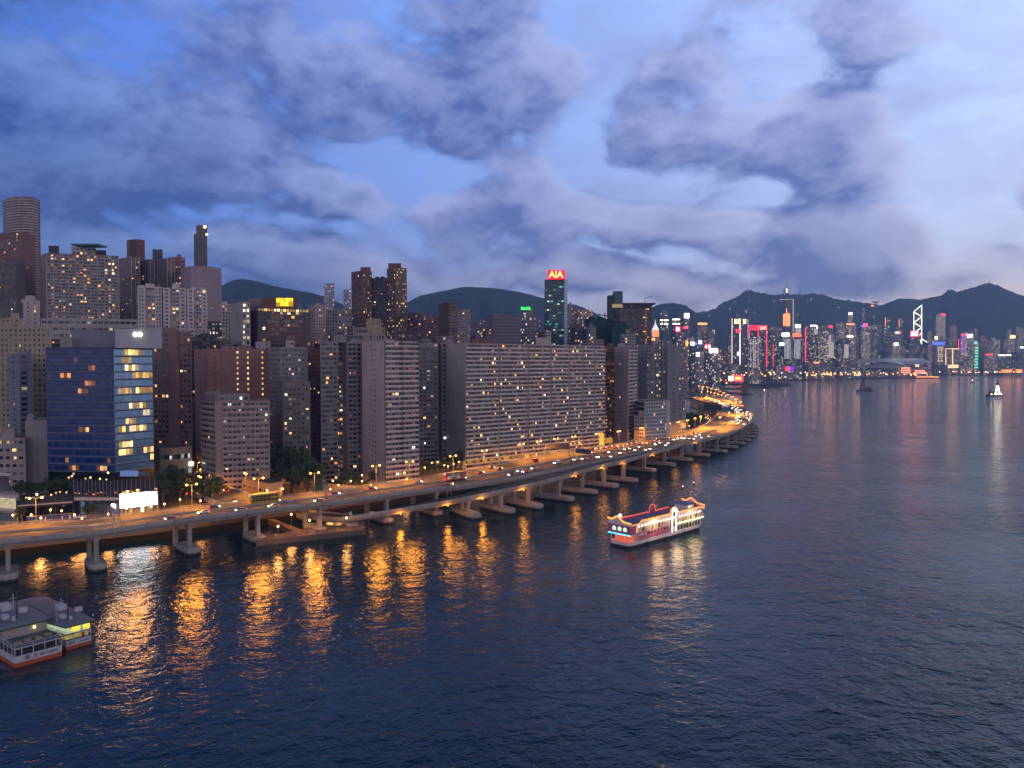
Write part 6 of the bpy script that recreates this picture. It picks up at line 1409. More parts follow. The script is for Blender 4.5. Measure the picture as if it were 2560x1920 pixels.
# ------------------------------------------------------------------ street lamps
def lampdata(nm, e, col, r=.5):
    d = bpy.data.lights.new(nm, 'SPOT'); d.spot_size = rad(172); d.spot_blend = .2; d.energy = e; d.color = col; d.shadow_soft_size = r; return d
SOD = (1.0, .35, .03)
L_ROAD = lampdata('sodium_light', ROADW, SOD, 3.8); L_GLOBE = lampdata('globe_light', ROADW * .16, (1, .42, .10), 1.4); L_FAR = lampdata('far_sodium_light', ROADW * 3.6, SOD, 1.4)
G_SOD = glow('sodium_head', (1, .44, .10), 7); G_GLOBE = glow('globe_head', (1, .52, .17), 6); G_WHITE = glow('white_globe', (1, .88, .72), 14); G_RED = glow('red_lantern', (1, .03, .03), 2.5)
def lamp_proto(kind):
    t_ = thing('street_lamp', 'x', 'street lamp')
    if kind in ('double', 'single', 'far'):
        h = 10.5; m = MB(); m.tube([(0, 0, 0), (0, 0, h)], [.16, .09], 6); m.build('pole', M_STEEL, t_)
        arms = (-1, 1) if kind != 'single' else (1,)
        for s in arms:
            m = MB(); m.tube([(0, 0, h - .3), (s * .9, 0, h), (s * 2.0, 0, h)], .07, 5); m.build('arm', M_STEEL, t_)
            m = MB(); m.ball((s * 2.1, 0, h), .55, 8, 6, 0, .8); m.build('lamp_head', G_SOD, t_)
        o = bpy.data.objects.new('lamp_light', L_ROAD if kind != 'far' else L_FAR); COL.objects.link(o); adopt(o, t_); o.location = (0, -1.6, h - .7)
    else:
        h = 5.2; m = MB(); m.tube([(0, 0, 0), (0, 0, h)], [.12, .07], 6); m.build('pole', M_STEEL, t_)
        m = MB(); m.ball((0, 0, h + .4), .46, 8, 6); m.build('globe', {'globe': G_GLOBE, 'white': G_WHITE, 'red': G_RED}[kind], t_)
        if kind != 'red':
            o = bpy.data.objects.new('lamp_light', L_GLOBE); COL.objects.link(o); adopt(o, t_); o.location = (0, 0, h + 1.0)
    return t_
PROTO = {}
def lamp(kind, pos, rz, label, group=None):
    if kind not in PROTO:
        PROTO[kind] = lamp_proto(kind); c = PROTO[kind]; c.location = pos; c.rotation_euler = (0, 0, rz); c['label'] = label
        if group: c['group'] = group
        return c
    c = copy_tree(PROTO[kind], pos, rz, label, None)
    if 'group' in c: del c['group']
    if group: c['group'] = group
    return c
DBL = 'tall two armed orange street lamp rising from the city side parapet of the viaduct'
def on_far_edge(px, kind, label, group, f=1.0):
    # the far parapet at a photo column
    i = min(range(NS - 30), key=lambda i: abs(px_of(deck_pt(i, f)) - px)); p = deck_pt(i, f, ZD); td, nd = across(i)
    return lamp(kind, (p.x - nd.x * .1, p.y - nd.y * .1, ZD), math.atan2(td.y, td.x), label, group)
for px in (-60, 106, 322, 480, 656, 790, 927, 1030, 1128, 1215, 1297, 1343, 1388, 1438, 1490, 1545, 1606, 1640, 1668, 1694, 1716, 1738):
    on_far_edge(px, 'double', DBL, 'lamps on the city side of the viaduct')
for (px, f) in ((1752, 1.0), (1766, 1.0), (1800, .5), (1822, .5), (1838, .5), (1846, .5), (1700, .5), (1640, .5), (1575, .5)):
    i = min(range(NS // 2, NS - 4), key=lambda i: abs(px_of(deck_pt(i, f)) - px)); p = deck_pt(i, f, ZD); td, nd = across(i)
    lamp('far', (p.x, p.y, ZD), math.atan2(td.y, td.x), 'orange street lamp standing at the crowded bend of the viaduct', 'lamps at the bend of the viaduct')
for i in range(NS - 26, NS, 5):
    p = deck_pt(i, .02, ZD); td, nd = across(i); lamp('far', (p.x, p.y, ZD), math.atan2(td.y, td.x), 'orange street lamp standing at the crowded bend of the viaduct', 'lamps at the bend of the viaduct')
GLB = dict(g1=('globe lamp in the street behind the viaduct near the beige hall', 'globe lamps near the beige hall'), g2=('globe lamp on the quay in front of the left hand podiums', 'globe lamps along the podium quay'),
           g3=('globe lamp in the garden at the foot of the lilac waterfront blocks', 'globe lamps in the garden below the blocks'), g4=('globe lamp by the trees left of the pale grid building', 'globe lamps by the pale grid building'))
def glob(px, py, key, kind='globe', zg=3.4):
    p = G(px, py, zg + 5.6); lamp(kind, (p.x, p.y, zg), 0, GLB[key][0], GLB[key][1])
for (x, y) in ((630, 1192), (643, 1190), (651, 1191), (683, 1193), (667, 1227), (707, 1222), (780, 1195), (751, 1202), (840, 1194), (832, 1202), (846, 1213), (877, 1203), (905, 1203), (905, 1188), (935, 1188), (927, 1213), (886, 1220), (826, 1223), (812, 1205), (581, 1185), (520, 1164), (501, 1174), (528, 1194), (443, 1137), (422, 1161), (400, 1186), (414, 1185), (450, 1249), (501, 1252), (411, 1260), (766, 1160)): glob(x, y, 'g1')
for (x, y) in ((32, 1288), (78, 1287), (126, 1275), (154, 1277), (102, 1295), (186, 1287), (270, 1285), (378, 1267), (317, 1271), (99, 1308), (205, 1296)): glob(x, y, 'g2')
for (x, y) in ((1080, 1157), (1049, 1165), (1062, 1169), (1111, 1163), (1094, 1155), (1148, 1155), (1026, 1175), (1017, 1198), (1120, 1166), (1134, 1160), (1560, 1082), (1546, 1080), (1595, 1086), (1537, 1097), (1545, 1095), (1552, 1094), (1531, 1089), (1525, 1092), (1531, 1082)): glob(x, y, 'g3')
for (x, y) in ((1648, 1066), (1687, 1073), (1723, 1065), (1606, 1066), (1695, 1056)): glob(x, y, 'g4')
for (x, y, lab) in ((728, 1286, 'orange globe lamp under the viaduct above the fishing stage walkway'), (695, 1316, 'lowest orange globe lamp beside the walkway of the fishing stage'), (774, 1301, 'orange globe lamp in the middle of the fishing stage'), (866, 1295, 'orange globe lamp under the slip road right of the fishing stage')):
    p = G(x, y, 8.4); lamp('globe', (p.x, p.y, 2.8), 0, lab)
lamp('white', tuple(G(772, 1173, 8)[:2]) + (2.5,), 0, 'white globe lamp before the dark trees beside the green box')
for (x, y, lab) in ((407, 1223, 'red lantern glowing in the trees beside the podium'), (467, 1234, 'red lantern glowing under the dark round trees')):
    p = G(x, y, 8.9); lamp('red', (p.x, p.y, 3.3), 0, lab)
# lamps slung under the harbour edge of the slip road
L_UND = bpy.data.lights.new('under_light', 'POINT'); L_UND.energy = ROADW * .08; L_UND.color = (1, .36, .03); L_UND.shadow_soft_size = 1.2
for px in (1010, 1122, 1200, 1300, 1432, 1500, 1562, 1628):
    i = near_index(RN, px); p = rp(i, -.9, -1.9); m = MB(); m.ball(p, .32, 8, 6); o = m.build('under_lamp', glow('under_head', (1, .42, .08), 3), rd, RO)
    o = bpy.data.objects.new('lamp_light', L_UND); COL.objects.link(o); adopt(o, rd); o.location = (p.x - RO.x, p.y - RO.y, p.z - RO.z - .5)
for px in (1690, 1740):
    i = near_index(NE, px); p = dp(i, -1.0, ZD - 2.0); m = MB(); m.ball(p, .32, 8, 6); o = m.build('under_lamp', glow('under_head', (1, .42, .08), 3), vd, VO)
    o = bpy.data.objects.new('lamp_light', L_UND); COL.objects.link(o); adopt(o, vd); o.location = (p.x - VO.x, p.y - VO.y, p.z - VO.z - .5)
# lamps of the second viaduct stretch beyond the bend
for k in range(11):
    t_ = k / 10; x = 1748 + 103 * t_; y = 965 + 39 * t_ ** 1.6; p = G(x, y, 19); lamp('far', (p.x, p.y, 8.5), .5, 'orange street lamp in the curved row leading away beyond the bend', 'lamps curving away beyond the bend')
# the road beyond the bend
rd2 = [G(x, y, 9.5) for x, y in ((1842, 1016), (1810, 1002), (1770, 990), (1735, 984), (1700, 981), (1660, 979))]; rp2 = smooth_path(rd2, 15); m = MB(); n = len(rp2)
for p in rp2: pass
for i in range(n):
    td = (rp2[min(n - 1, i + 1)] - rp2[max(0, i - 1)]).normalized(); nd = Vector((-td.y, td.x, 0))
    for (a, z) in ((-12, -2), (-12, .9), (-11.6, .9), (-11.6, 0), (11.6, 0), (11.6, .9), (12, .9), (12, -2)): m.v.append(tuple(rp2[i] + nd * a + Vector((0, 0, z))))
for i in range(n - 1):
    for j in range(7): a = i * 8 + j; m.f.append((a, a + 8, a + 9, a + 1)); m.mi.append(0)
fv = thing('far_viaduct', 'farther stretch of elevated road curving away beyond the sheltered basin', 'viaduct', tuple(rp2[0])); m.build('road_deck', m_asph, fv, fv.location)
pm = MB()
for i in range(0, n, 3): pm.box(rp2[i] + Vector((0, 0, -6)), (3, 3, 8.2))
pm.build('pier', M_CONC, fv, fv.location)
# ------------------------------------------------------------------ vehicles
HEAD = glow('headlight', (1, .90, .72), 12); TAIL = glow('taillight', (1, .02, .02), 7); M_TYRE = flat('tyre', (.02, .02, .02), .8); M_CARGL = flat('car_glass', (.02, .025, .03), .15)
def carpaint(nm, c): return flat('paint_' + nm, c, .3, .1, .03)
def wheel_mb(x, y, r, w_):
    m = MB(); m.tube([(x, y - w_ / 2, r), (x, y + w_ / 2, r)], r, 10); return m
def make_car(paint, taxi=False, van=False):
    t_ = thing('car', 'x', 'car'); L, Wd = (4.5, 1.8) if not van else (5.2, 2.0)
    secs = [(-L / 2, .45, .72, .80), (-L / 2 + .15, .32, .92, .9), (-L * .22, .30, .98, .9), (L * .16, .30, .96, .9), (L * .42, .30, .78, .88), (L / 2, .4, .62, .75)] if not van else [(-L / 2, .4, 1.9, .9), (-L / 2 + .2, .3, 2.0, .92), (L * .25, .3, 1.95, .92), (L * .36, .3, 1.1, .9), (L / 2, .4, .8, .8)]
    m = MB()
    for (x, z0, z1, k) in secs:
        w_ = Wd / 2 * k; m.v += [(x, -w_, z0), (x, -Wd / 2 * min(1, k + .08), (z0 + z1) / 2), (x, -w_ * .95, z1), (x, w_ * .95, z1), (x, Wd / 2 * min(1, k + .08), (z0 + z1) / 2), (x, w_, z0)]
    n = len(secs)
    for i in range(n - 1):
        for j in range(6): a = i * 6; m.f.append((a + j, a + (j + 1) % 6, a + 6 + (j + 1) % 6, a + 6 + j)); m.mi.append(0)
    m.f += [tuple(range(5, -1, -1)), tuple((n - 1) * 6 + k for k in range(6))]; m.mi += [0, 0]; m.build('body', paint, t_)
    if not van:
        m = MB(); m.add([(-1.9, -.72, .93), (1.2, -.72, .93), (1.2, .72, .93), (-1.9, .72, .93), (-1.25, -.58, 1.44), (.35, -.58, 1.46), (.35, .58, 1.46), (-1.25, .58, 1.44)], [(0, 1, 5, 4), (1, 2, 6, 5), (2, 3, 7, 6), (3, 0, 4, 7)]); m.build('window', M_CARGL, t_)
        m = MB(); m.box((-.45, 0, 1.47), (1.6, 1.16, .06)); m.build('roof', flat('taxi_roof', (.5, .5, .52), .4) if taxi else paint, t_)
    else: m = MB(); m.box((L * .31, 0, 1.5), (.7, 1.7, .6)); m.build('window', M_CARGL, t_)
    for x in (-L * .31, L * .31):
        for s in (-1, 1): wheel_mb(x, s * (Wd / 2 - .12), .32, .2).build('wheel', M_TYRE, t_)
    for s in (-1, 1):
        m = MB(); m.ball((L / 2 - .02, s * .62, .66), .22, 8, 6); m.build('headlight', HEAD, t_); m = MB(); m.box((-L / 2 - .02, s * .66, .78), (.1, .34, .22)); m.build('taillight', TAIL, t_)
    return t_
CARS = {}
PAINT = dict(silver=(.45, .46, .48), black=(.02, .02, .025), white=(.7, .7, .7), red=(.38, .02, .02), blue=(.05, .09, .2), grey=(.16, .16, .17))
def car(px, f, colr, label, group=None, far=False, van=False):
    near_ = f < .5; rngi = range(NS - 8) if not far else range(NS // 2, NS - 4)
    i = min(rngi, key=lambda i: abs(px_of(deck_pt(i, f)) - px)) if not isinstance(far, int) or isinstance(far, bool) else far
    p = deck_pt(i, f, ZD + .01); td, nd = across(i); rz = math.atan2(td.y, td.x) + (math.pi if near_ else 0)
    k = (colr, van)
    if k not in CARS:
        c = make_car(carpaint(colr, PAINT[colr]), colr == 'red', van); CARS[k] = c; c.location = p; c.rotation_euler = (0, 0, rz); c['label'] = label
        if group: c['group'] = group
        return
    c = copy_tree(CARS[k], p, rz, label)
    if 'group' in c: del c['group']
    if group: c['group'] = group
car(432, .12, 'red', 'dark red taxi with its headlights on, leftmost car of the near lanes'); car(492, .30, 'white', 'white car with a bright lit flank right of the leftmost red taxi'); car(606, .12, 'silver', 'silver blue car on the near lane below the rear of the yellow bus')
car(668, .13, 'white', 'pale car on the near lane below the front of the yellow bus'); car(541, .72, 'black', 'black car with a big red tail light behind the yellow bus'); car(812, .14, 'grey', 'grey car with headlights beside the blue road sign'); car(842, .62, 'black', 'dark car with red tail lights right of the blue road sign')
car(925, .66, 'red', 'red car under the tall lamp beside the balcony slab'); car(1046, .70, 'silver', 'pale car left of the red and white double decker'); car(1197, .68, 'red', 'red taxi far right of the red and white double decker'); car(1222, .86, 'black', 'dark car on the outer lane ahead of the red taxi'); car(1250, .70, 'red', 'second red car following the lanes below the long slab')
car(1293, .30, 'grey', 'grey car with one bright headlight on the near lane below the slab'); car(1316, .20, 'black', 'black car with bright headlights, left of a close pair'); car(1337, .30, 'silver', 'silver car with bright headlights, right of a close pair'); car(1280, .18, 'blue', 'dim blue car on the near lane left of the close pair')
car(1396, .36, 'white', 'white van with headlights coming down the middle near lane', van=True); car(1437, .34, 'white', 'white car with headlights ahead of the two gantry cars'); car(1466, .30, 'grey', 'grey car with headlights under the left side of the gantry sign'); car(1490, .24, 'black', 'black car with headlights under the right side of the gantry sign'); car(1345, .74, 'red', 'red lorry van glowing with tail lights below the slab', van=True)
RC = random.Random(3)
for k in range(34):
    i = NS // 2; px = 1500 + 350 * (k / 33) ** .8
    car(px + RC.uniform(-5, 5), RC.choice([.10, .22, .34, .42]), RC.choice(['silver', 'white', 'grey', 'black', 'blue']), 'car with bright headlights queueing on the near lanes towards the bend', 'cars coming round the bend with headlights')
for k in range(26):
    px = 1470 + 300 * (k / 25); car(px + RC.uniform(-5, 5), RC.choice([.60, .72, .86]), RC.choice(['silver', 'red', 'grey', 'black']), 'car with red tail lights driving away on the far lanes towards the bend', 'cars driving away round the bend')
for k in range(36):
    i = NS - 84 + k + RC.randint(0, 3); f = RC.choice([.06, .15, .25, .36, .42]); car(0, f, RC.choice(['silver', 'white', 'grey', 'black']), 'car with bright headlights bunched on the curve of the viaduct bend', 'cars bunched on the bend', far=i)
for k in range(30):
    i = NS - 44 + int(40 * k / 30); f = RC.choice([.08, .2, .32, .42, .62, .8]); car(0, f, RC.choice(['silver', 'white', 'grey']), 'car packed into the glowing far end of the viaduct bend', 'cars packed in the far bend', far=i)
def bus(px, f, label, paint, trim, roofm, ad):
    i = min(range(NS - 8), key=lambda i: abs(px_of(deck_pt(i, f)) - px)); p = deck_pt(i, f, ZD + .01); td, nd = across(i)
    b_ = thing('double_decker_bus', label, 'bus', tuple(p), math.atan2(td.y, td.x)); L, Wd, H = 13.6, 2.6, 4.5
    m = MB(); m.prism([(-L / 2, -Wd / 2), (L / 2 - .3, -Wd / 2), (L / 2, -Wd / 2 + .4), (L / 2, Wd / 2 - .4), (L / 2 - .3, Wd / 2), (-L / 2, Wd / 2)], .35, H, bottom=True); m.build('body', paint, b_)
    m = MB(); m.box((0, 0, H + .08), (L - .1, Wd - .06, .16)); m.build('roof', roofm, b_)
    for s in (-1, 1):
        m = MB(); y = s * (Wd / 2 + .015)
        for k in range(7): m.box((-L / 2 + 1.5 + k * 1.75, y, 1.75), (1.5, .04, .85)); m.box((-L / 2 + 1.5 + k * 1.75, y, 3.55), (1.5, .04, .8))
        tag(m.build('window', ad if R.random() < 2 else M_CARGL, b_), kind='stuff'); m = MB(); m.box((-1.5, s * (Wd / 2 + .01), 2.65), (L * .6, .02, .7)); m.build('advert_band', trim, b_)
    for x in (-L * .34, L * .33):
        for s in (-1, 1): wheel_mb(x, s * 1.1, .5, .35).build('wheel', M_TYRE, b_)
    m = MB(); m.box((L / 2 + .02, 0, 3.3), (.06, 2.2, 1.0)); m.box((L / 2 + .02, 0, 1.7), (.06, 2.2, 1.1)); m.build('windscreen', M_CARGL, b_)
    m = MB(); m.box((-L / 2 - .03, 0, 4.05), (.06, 1.8, .5)); m.build('rear_display', glow('rear_panel', (.8, .75, 1), 1.0), b_)
    for s in (-1, 1):
        m = MB(); m.ball((L / 2, s * .95, .9), .24, 8, 6); m.build('headlight', HEAD, b_); m = MB(); m.box((-L / 2 - .03, s * 1.0, 1.0), (.08, .25, .4)); m.build('taillight', TAIL, b_)
bus(653, .66, 'yellow double decker bus with a pale roof on the far lanes above the fishing stage', carpaint('yellow', (.55, .36, .02)), flat('bus_art', (.06, .05, .03), .4, 0, .9), flat('bus_roof', (.55, .42, .34), .5), M_CARGL)
bus(1128, .48, 'red and white double decker bus with lit windows below the dim banded block', carpaint('busred', (.45, .10, .07)), flat('bus_white', (.5, .5, .55), .4, 0, .5), flat('bus_roof', (.55, .42, .34), .5), litglass('bus_window', PALE, .1, .7))
# ------------------------------------------------------------------ sign gantries and road signs
def gantry(name, label, px, f0, f1, H, board=None, lights=0, back=False):
    i = min(range(NS - 8), key=lambda i: abs(px_of(deck_pt(i, f0)) - px)); a, c = deck_pt(i, f0), deck_pt(i, f1); td, nd = across(i); q = thing(name, label, 'gantry', tuple(a)); o_ = q.location
    m = MB(); T3 = Vector((td.x, td.y, 0))
    for e in (a, c):
        for s in (-1, 1): m.tube([e + T3 * (2.0 * s), e + Vector((0, 0, H))], .17, 5)
    m.build('a_frame', M_STEEL, q, o_); m = MB()
    for s in (-.4, .4): m.tube([a + Vector((0, 0, H + s)), c + Vector((0, 0, H + s))], .14, 5)
    m.build('beam', M_STEEL, q, o_)
    if board:
        for (g0, g1, h_) in board:
            p0, p1 = a.lerp(c, g0), a.lerp(c, g1); m = MB(); d_ = p1 - p0; mid = (p0 + p1) / 2 - T3 * .5; m.box((mid.x, mid.y, ZD + H + .2), (d_.length, .25, h_), ax=d_); m.build('sign_board', flat('sign_back', (.07, .07, .11), .6), q, o_)
    if lights:
        m = MB()
        for k in range(lights): p0 = a.lerp(c, .12 + .2 * k); m.ball((p0.x - td.x * .6, p0.y - td.y * .6, ZD + H + .9), .62, 8, 6)
        m.build('flood_lamp', glow('gantry_light', (1, .84, .64), 9), q, o_); o2 = bpy.data.objects.new('lamp_light', lampdata('gantry_lamp', ROADW * .25, (1, .5, .2), 1.6)); COL.objects.link(o2); adopt(o2, q); p0 = a.lerp(c, .2); o2.location = (p0.x - o_.x - td.x * 1.5, p0.y - o_.y - td.y * 1.5, H)
gantry('sign_gantry', 'triangular legged road gantry with glaring flood lamps beside the white screen', 290, .02, .42, 8.0, [(.45, .95, 1.4)], 2)
gantry('sign_gantry', 'road gantry with a dark sign back panel near the end of the long slab', 1436, .50, .98, 7.0, [(.1, .8, 3.2)]); gantry('sign_gantry', 'road gantry with a dark sign back over the near lanes right of the slab', 1480, .04, .46, 6.2, [(.1, .7, 3.0)])
i = near_index(RN, 1156); td, nd = racross(i); a = RN[i]; q = thing('sign_gantry', 'small triangular gantry with a lamp on the slip road', 'gantry', tuple(a)); o_ = q.location; m = MB(); T3 = Vector((td.x, td.y, 0))
e2 = rp(i, rw[i], 0)
for s in (-1, 1): m.tube([e2 + T3 * 1.6 * s, e2 + Vector((0, 0, 7))], .14, 5)
m.build('a_frame', M_STEEL, q, o_); m = MB(); m.tube([e2 + Vector((0, 0, 7)), rp(i, -.5, 6.6)], .2, 5); m.box(rp(i, .3, 5.8), (.3, 3.4, 2.0)); m.build('beam', M_STEEL, q, o_); m = MB(); m.ball(rp(i, rw[i] * .6, 7.3), .4, 8, 6); m.build('flood_lamp', G_SOD, q, o_)
i = min(range(NS - 8), key=lambda i: abs(px_of(deck_pt(i, .5)) - 823)); p = deck_pt(i, .5); q = thing('road_sign', 'dark blue road sign board on a stout post in the central barrier', 'road sign', tuple(p)); m = MB(); m.tube([p, p + Vector((0, 0, 7))], .35, 6); m.build('post', M_STEEL, q, p); m = MB(); td, nd = across(i); m.box((p.x, p.y, ZD + 7.2), (.4, 5.0, 1.8), ax=td); m.build('sign_board', flat('sign_blue', (.03, .05, .14), .6), q, p)
pa, pb = XY(1760, 905, 24), XY(1803, 905, 24); q = thing('sign_board', 'big dark green back of an overhead sign spanning the viaduct bend', 'sign', ((pa.x + pb.x) / 2, 905, ZD)); m = MB(); m.box(((pa.x + pb.x) / 2, 905, 25), (pb.x - pa.x, .8, 6.5)); m.build('board', flat('dark_green_board', (.012, .035, .025), .7), q, q.location)
m = MB(); m.box((pa.x + .5, 905.5, 19), (.7, .7, 10)); m.box((pb.x - .5, 905.5, 19), (.7, .7, 10)); m.build('post', M_STEEL, q, q.location); m = MB(); m.box(((pa.x + pb.x) / 2 - 2, 905, 29.6), ((pb.x - pa.x) * .8, .8, 2.4)); m.build('upper_board', flat('dark_red_board', (.04, .015, .015), .7), q, q.location)
# ------------------------------------------------------------------ the street, walls and quay behind the viaduct
def ground_strip(name, pts_a, pts_b, mat, kind='structure'):
    a = smooth_path([G(x, y, z) for x, y, z in pts_a], 3); c = smooth_path([G(x, y, z) for x, y, z in pts_b], 3); a = resample(a, 40); c = resample(c, 40); m = MB()
    for p_, q_ in zip(a, c): m.v += [tuple(p_), tuple(q_)]
    for i in range(39): m.f.append((2 * i, 2 * i + 2, 2 * i + 3, 2 * i + 1)); m.mi.append(0)
    o = m.build(name, mat); tag(o, kind=kind); return a, c
ra, rb = ground_strip('street', [(392, 1200, 4.5), (470, 1228, 5.5), (550, 1258, 9), (622, 1279, 14.55)], [(392, 1172, 4.5), (470, 1190, 5.5), (560, 1214, 8), (655, 1250, 14.55)], m_asph)
q = thing('road_wall', 'low concrete side wall along the street sloping down from the viaduct', 'wall', tuple(ra[20])); m = MB()
for pth in (ra, rb):
    for i in range(39): d_ = pth[i + 1] - pth[i]; mid = (pth[i] + pth[i + 1]) / 2; m.box((mid.x, mid.y, mid.z - .6), (d_.length + .05, .3, 2.8), ax=d_)
m.build('wall', M_PARA, q, q.location)
for k, (ix, f, colr, lab) in enumerate(((8, .3, 'white', 'white car far down the sloping street beside the park'), (14, .7, 'grey', 'grey car on the sloping street below the filling station'), (20, .32, 'silver', 'silver car halfway along the sloping street'), (25, .68, 'black', 'black car on the sloping street in front of the beige hall'), (31, .3, 'blue', 'blue car near the top of the sloping street'))):
    p = ra[ix].lerp(rb[ix], f) + Vector((0, 0, .02)); d_ = ra[ix + 1] - ra[ix]; c_ = copy_tree(CARS[(colr, False)], p, math.atan2(d_.y, d_.x) + (math.pi if f > .5 else 0), lab)
    if 'group' in c_: del c_['group']
for k, (pth, ix) in enumerate(((rb, 3), (rb, 13), (rb, 23), (ra, 8), (ra, 18), (rb, 32))):
    p = pth[ix]; d_ = pth[ix + 1] - p; lamp('double', (p.x, p.y, p.z - .2), math.atan2(d_.y, d_.x) + (math.pi if pth is ra else 0), 'two armed orange street lamp on the wall of the sloping street', 'lamps of the sloping street')
bh, bho, bhz, bhp = building('hall', 'long low beige hall with slit windows lit orange by street lamps', [(566, 455), (671, 420), (704, 428)], [S(fh=7, cols=[.08, .2, .32, .44, .56, .68, .8, .92], ww=3.4, wh=.14, zs=.6, lit=0), S(plain=True)], 1190, wall((.44, .36, .26)), topz=13.2, ri=0, back=26, cap=12, clutter=1, roof=M_DARKROOF)
for (lab, pts, z0, z1, mt) in (('plain yellowish stone retaining wall behind the dark trees', [(735, 490), (803, 484)], 3, 16, wall((.42, .38, .28))), ('orange lit concrete ramp wall below the grey waterfront block', [(812, 452), (922, 442)], 2.5, 8, wall((.40, .33, .26))),
                               ('pale concrete quay wall beneath the viaduct', [(860, 415), (1120, 470)], 0, 6, wall((.38, .34, .28))), ('low pale boundary wall at the foot of the balcony slab and garden', [(1020, 448), (1100, 470), (1165, 500)], 3, 9, M_PARA)):
    P = [XY(x, D, 8) for x, D in pts]; q = thing('wall', lab, 'wall', (P[0].x, P[0].y, z0)); m = MB()
    for a, c in zip(P, P[1:]): d_ = c - a; mid = (a + c) / 2; m.box((mid.x, mid.y, (z0 + z1) / 2), (d_.length, .6, z1 - z0), ax=d_)
    m.build('wall_face', mt, q, q.location)
gb = thing('shed', 'tall dark green netted box standing beside the dark trees', 'shed', tuple(G(798, 1212, 3))); m = MB(); p = XY(798, 446, 8); m.box((p.x, p.y, 8.2), (5.6, 5, 10.4)); m.build('netting', wall((.03, .075, .065), .9, .3), gb, gb.location); m = MB()
for s in (-1, 1): m.box((p.x + s * 2.9, p.y - 2.6, 8.4), (.2, .2, 10.8))
m.build('pole', M_STEEL, gb, gb.location)
# fishing stage under the viaduct
fs = thing('jetty', 'dark fishing jetty under the viaduct crowded with people', 'jetty', tuple(G(760, 1340, 0))); fo_ = fs.location
m = MB(); m.prism([tuple(G(x, y, 2.5)[:2]) for x, y in ((640, 1352), (700, 1345), (800, 1335), (913, 1323), (905, 1317), (805, 1312), (700, 1334), (652, 1340))], -.5, 2.5); m.prism([tuple(G(x, y, 2.49)[:2]) for x, y in ((668, 1297), (678, 1294), (764, 1328), (750, 1334))], -.5, 2.49); m.build('platform', wall((.17, .13, .12), .95, .5), fs, fo_)
m = MB(); e = [G(x, y, 2.5) for x, y in ((640, 1352), (700, 1345), (800, 1335), (913, 1323))]
for a, c in zip(e, e[1:]):
    n = int((c - a).length / 2.4)
    for k in range(n): p = a.lerp(c, k / n); m.box((p.x, p.y + .3, 3.0), (.1, .1, 1.0))
    m.tube([a + Vector((0, .3, 1)), c + Vector((0, .3, 1))], .05, 4)
m.build('railing', M_STEEL, fs, fo_)
sk = bpy.data.meshes.new('person'); vs = [(0, 0, .95), (0, 0, 1.2), (0, 0, 1.45), (0, 0, 1.56), (0, .02, 1.68), (.12, 0, .9), (.13, .02, .5), (.13, -.02, .06), (-.12, 0, .9), (-.14, .04, .5), (-.15, 0, .06), (.2, 0, 1.42), (.27, .05, 1.15), (.25, .18, .95), (-.2, 0, 1.42), (-.28, .08, 1.16), (-.22, .25, 1.1)]
es = [(0, 1), (1, 2), (2, 3), (3, 4), (0, 5), (5, 6), (6, 7), (0, 8), (8, 9), (9, 10), (2, 11), (11, 12), (12, 13), (2, 14), (14, 15), (15, 16)]; rr = [.15, .15, .15, .07, .12, .10, .07, .05, .10, .07, .05, .065, .05, .04, .065, .05, .04]
sk.from_pydata(vs, es, []); ob = bpy.data.objects.new('person', sk); COL.objects.link(ob); md_ = ob.modifiers.new('s', 'SKIN')
for k, v in enumerate(sk.skin_vertices[0].data): v.radius = (rr[k], rr[k]); v.use_root = (k == 0)
ob.modifiers.new('u', 'SUBSURF').levels = 1; bpy.context.view_layer.update(); PM = bpy.data.meshes.new_from_object(ob.evaluated_get(bpy.context.evaluated_depsgraph_get())); bpy.data.objects.remove(ob)
CLO = [('white', (.5, .5, .5)), ('pink', (.5, .2, .25)), ('dark', (.03, .03, .04)), ('red', (.4, .05, .05)), ('blue', (.06, .09, .2))]; pmsh = {}
for k, (nm, c) in enumerate(CLO): q = PM.copy(); q.materials.clear(); q.materials.append(flat('cloth_' + nm, c, .8)); pmsh[nm] = q
for k, t_ in enumerate([.14, .34, .38, .41, .44, .47, .5, .53, .58, .66, .72, .83, .88, .93]):
    nm = CLO[k % 5][0]; a = G(642, 1350, 2.5).lerp(G(911, 1322, 2.5), t_); o = bpy.data.objects.new('person', pmsh[nm]); COL.objects.link(o); o.location = (a.x + .5, a.y + R.uniform(.6, 2.2), 2.5); o.rotation_euler = (0, 0, R.uniform(0, 6)); tag(o, 'person in %s clothes standing on the fishing jetty' % nm, 'person', 'people in %s clothes on the jetty' % nm)
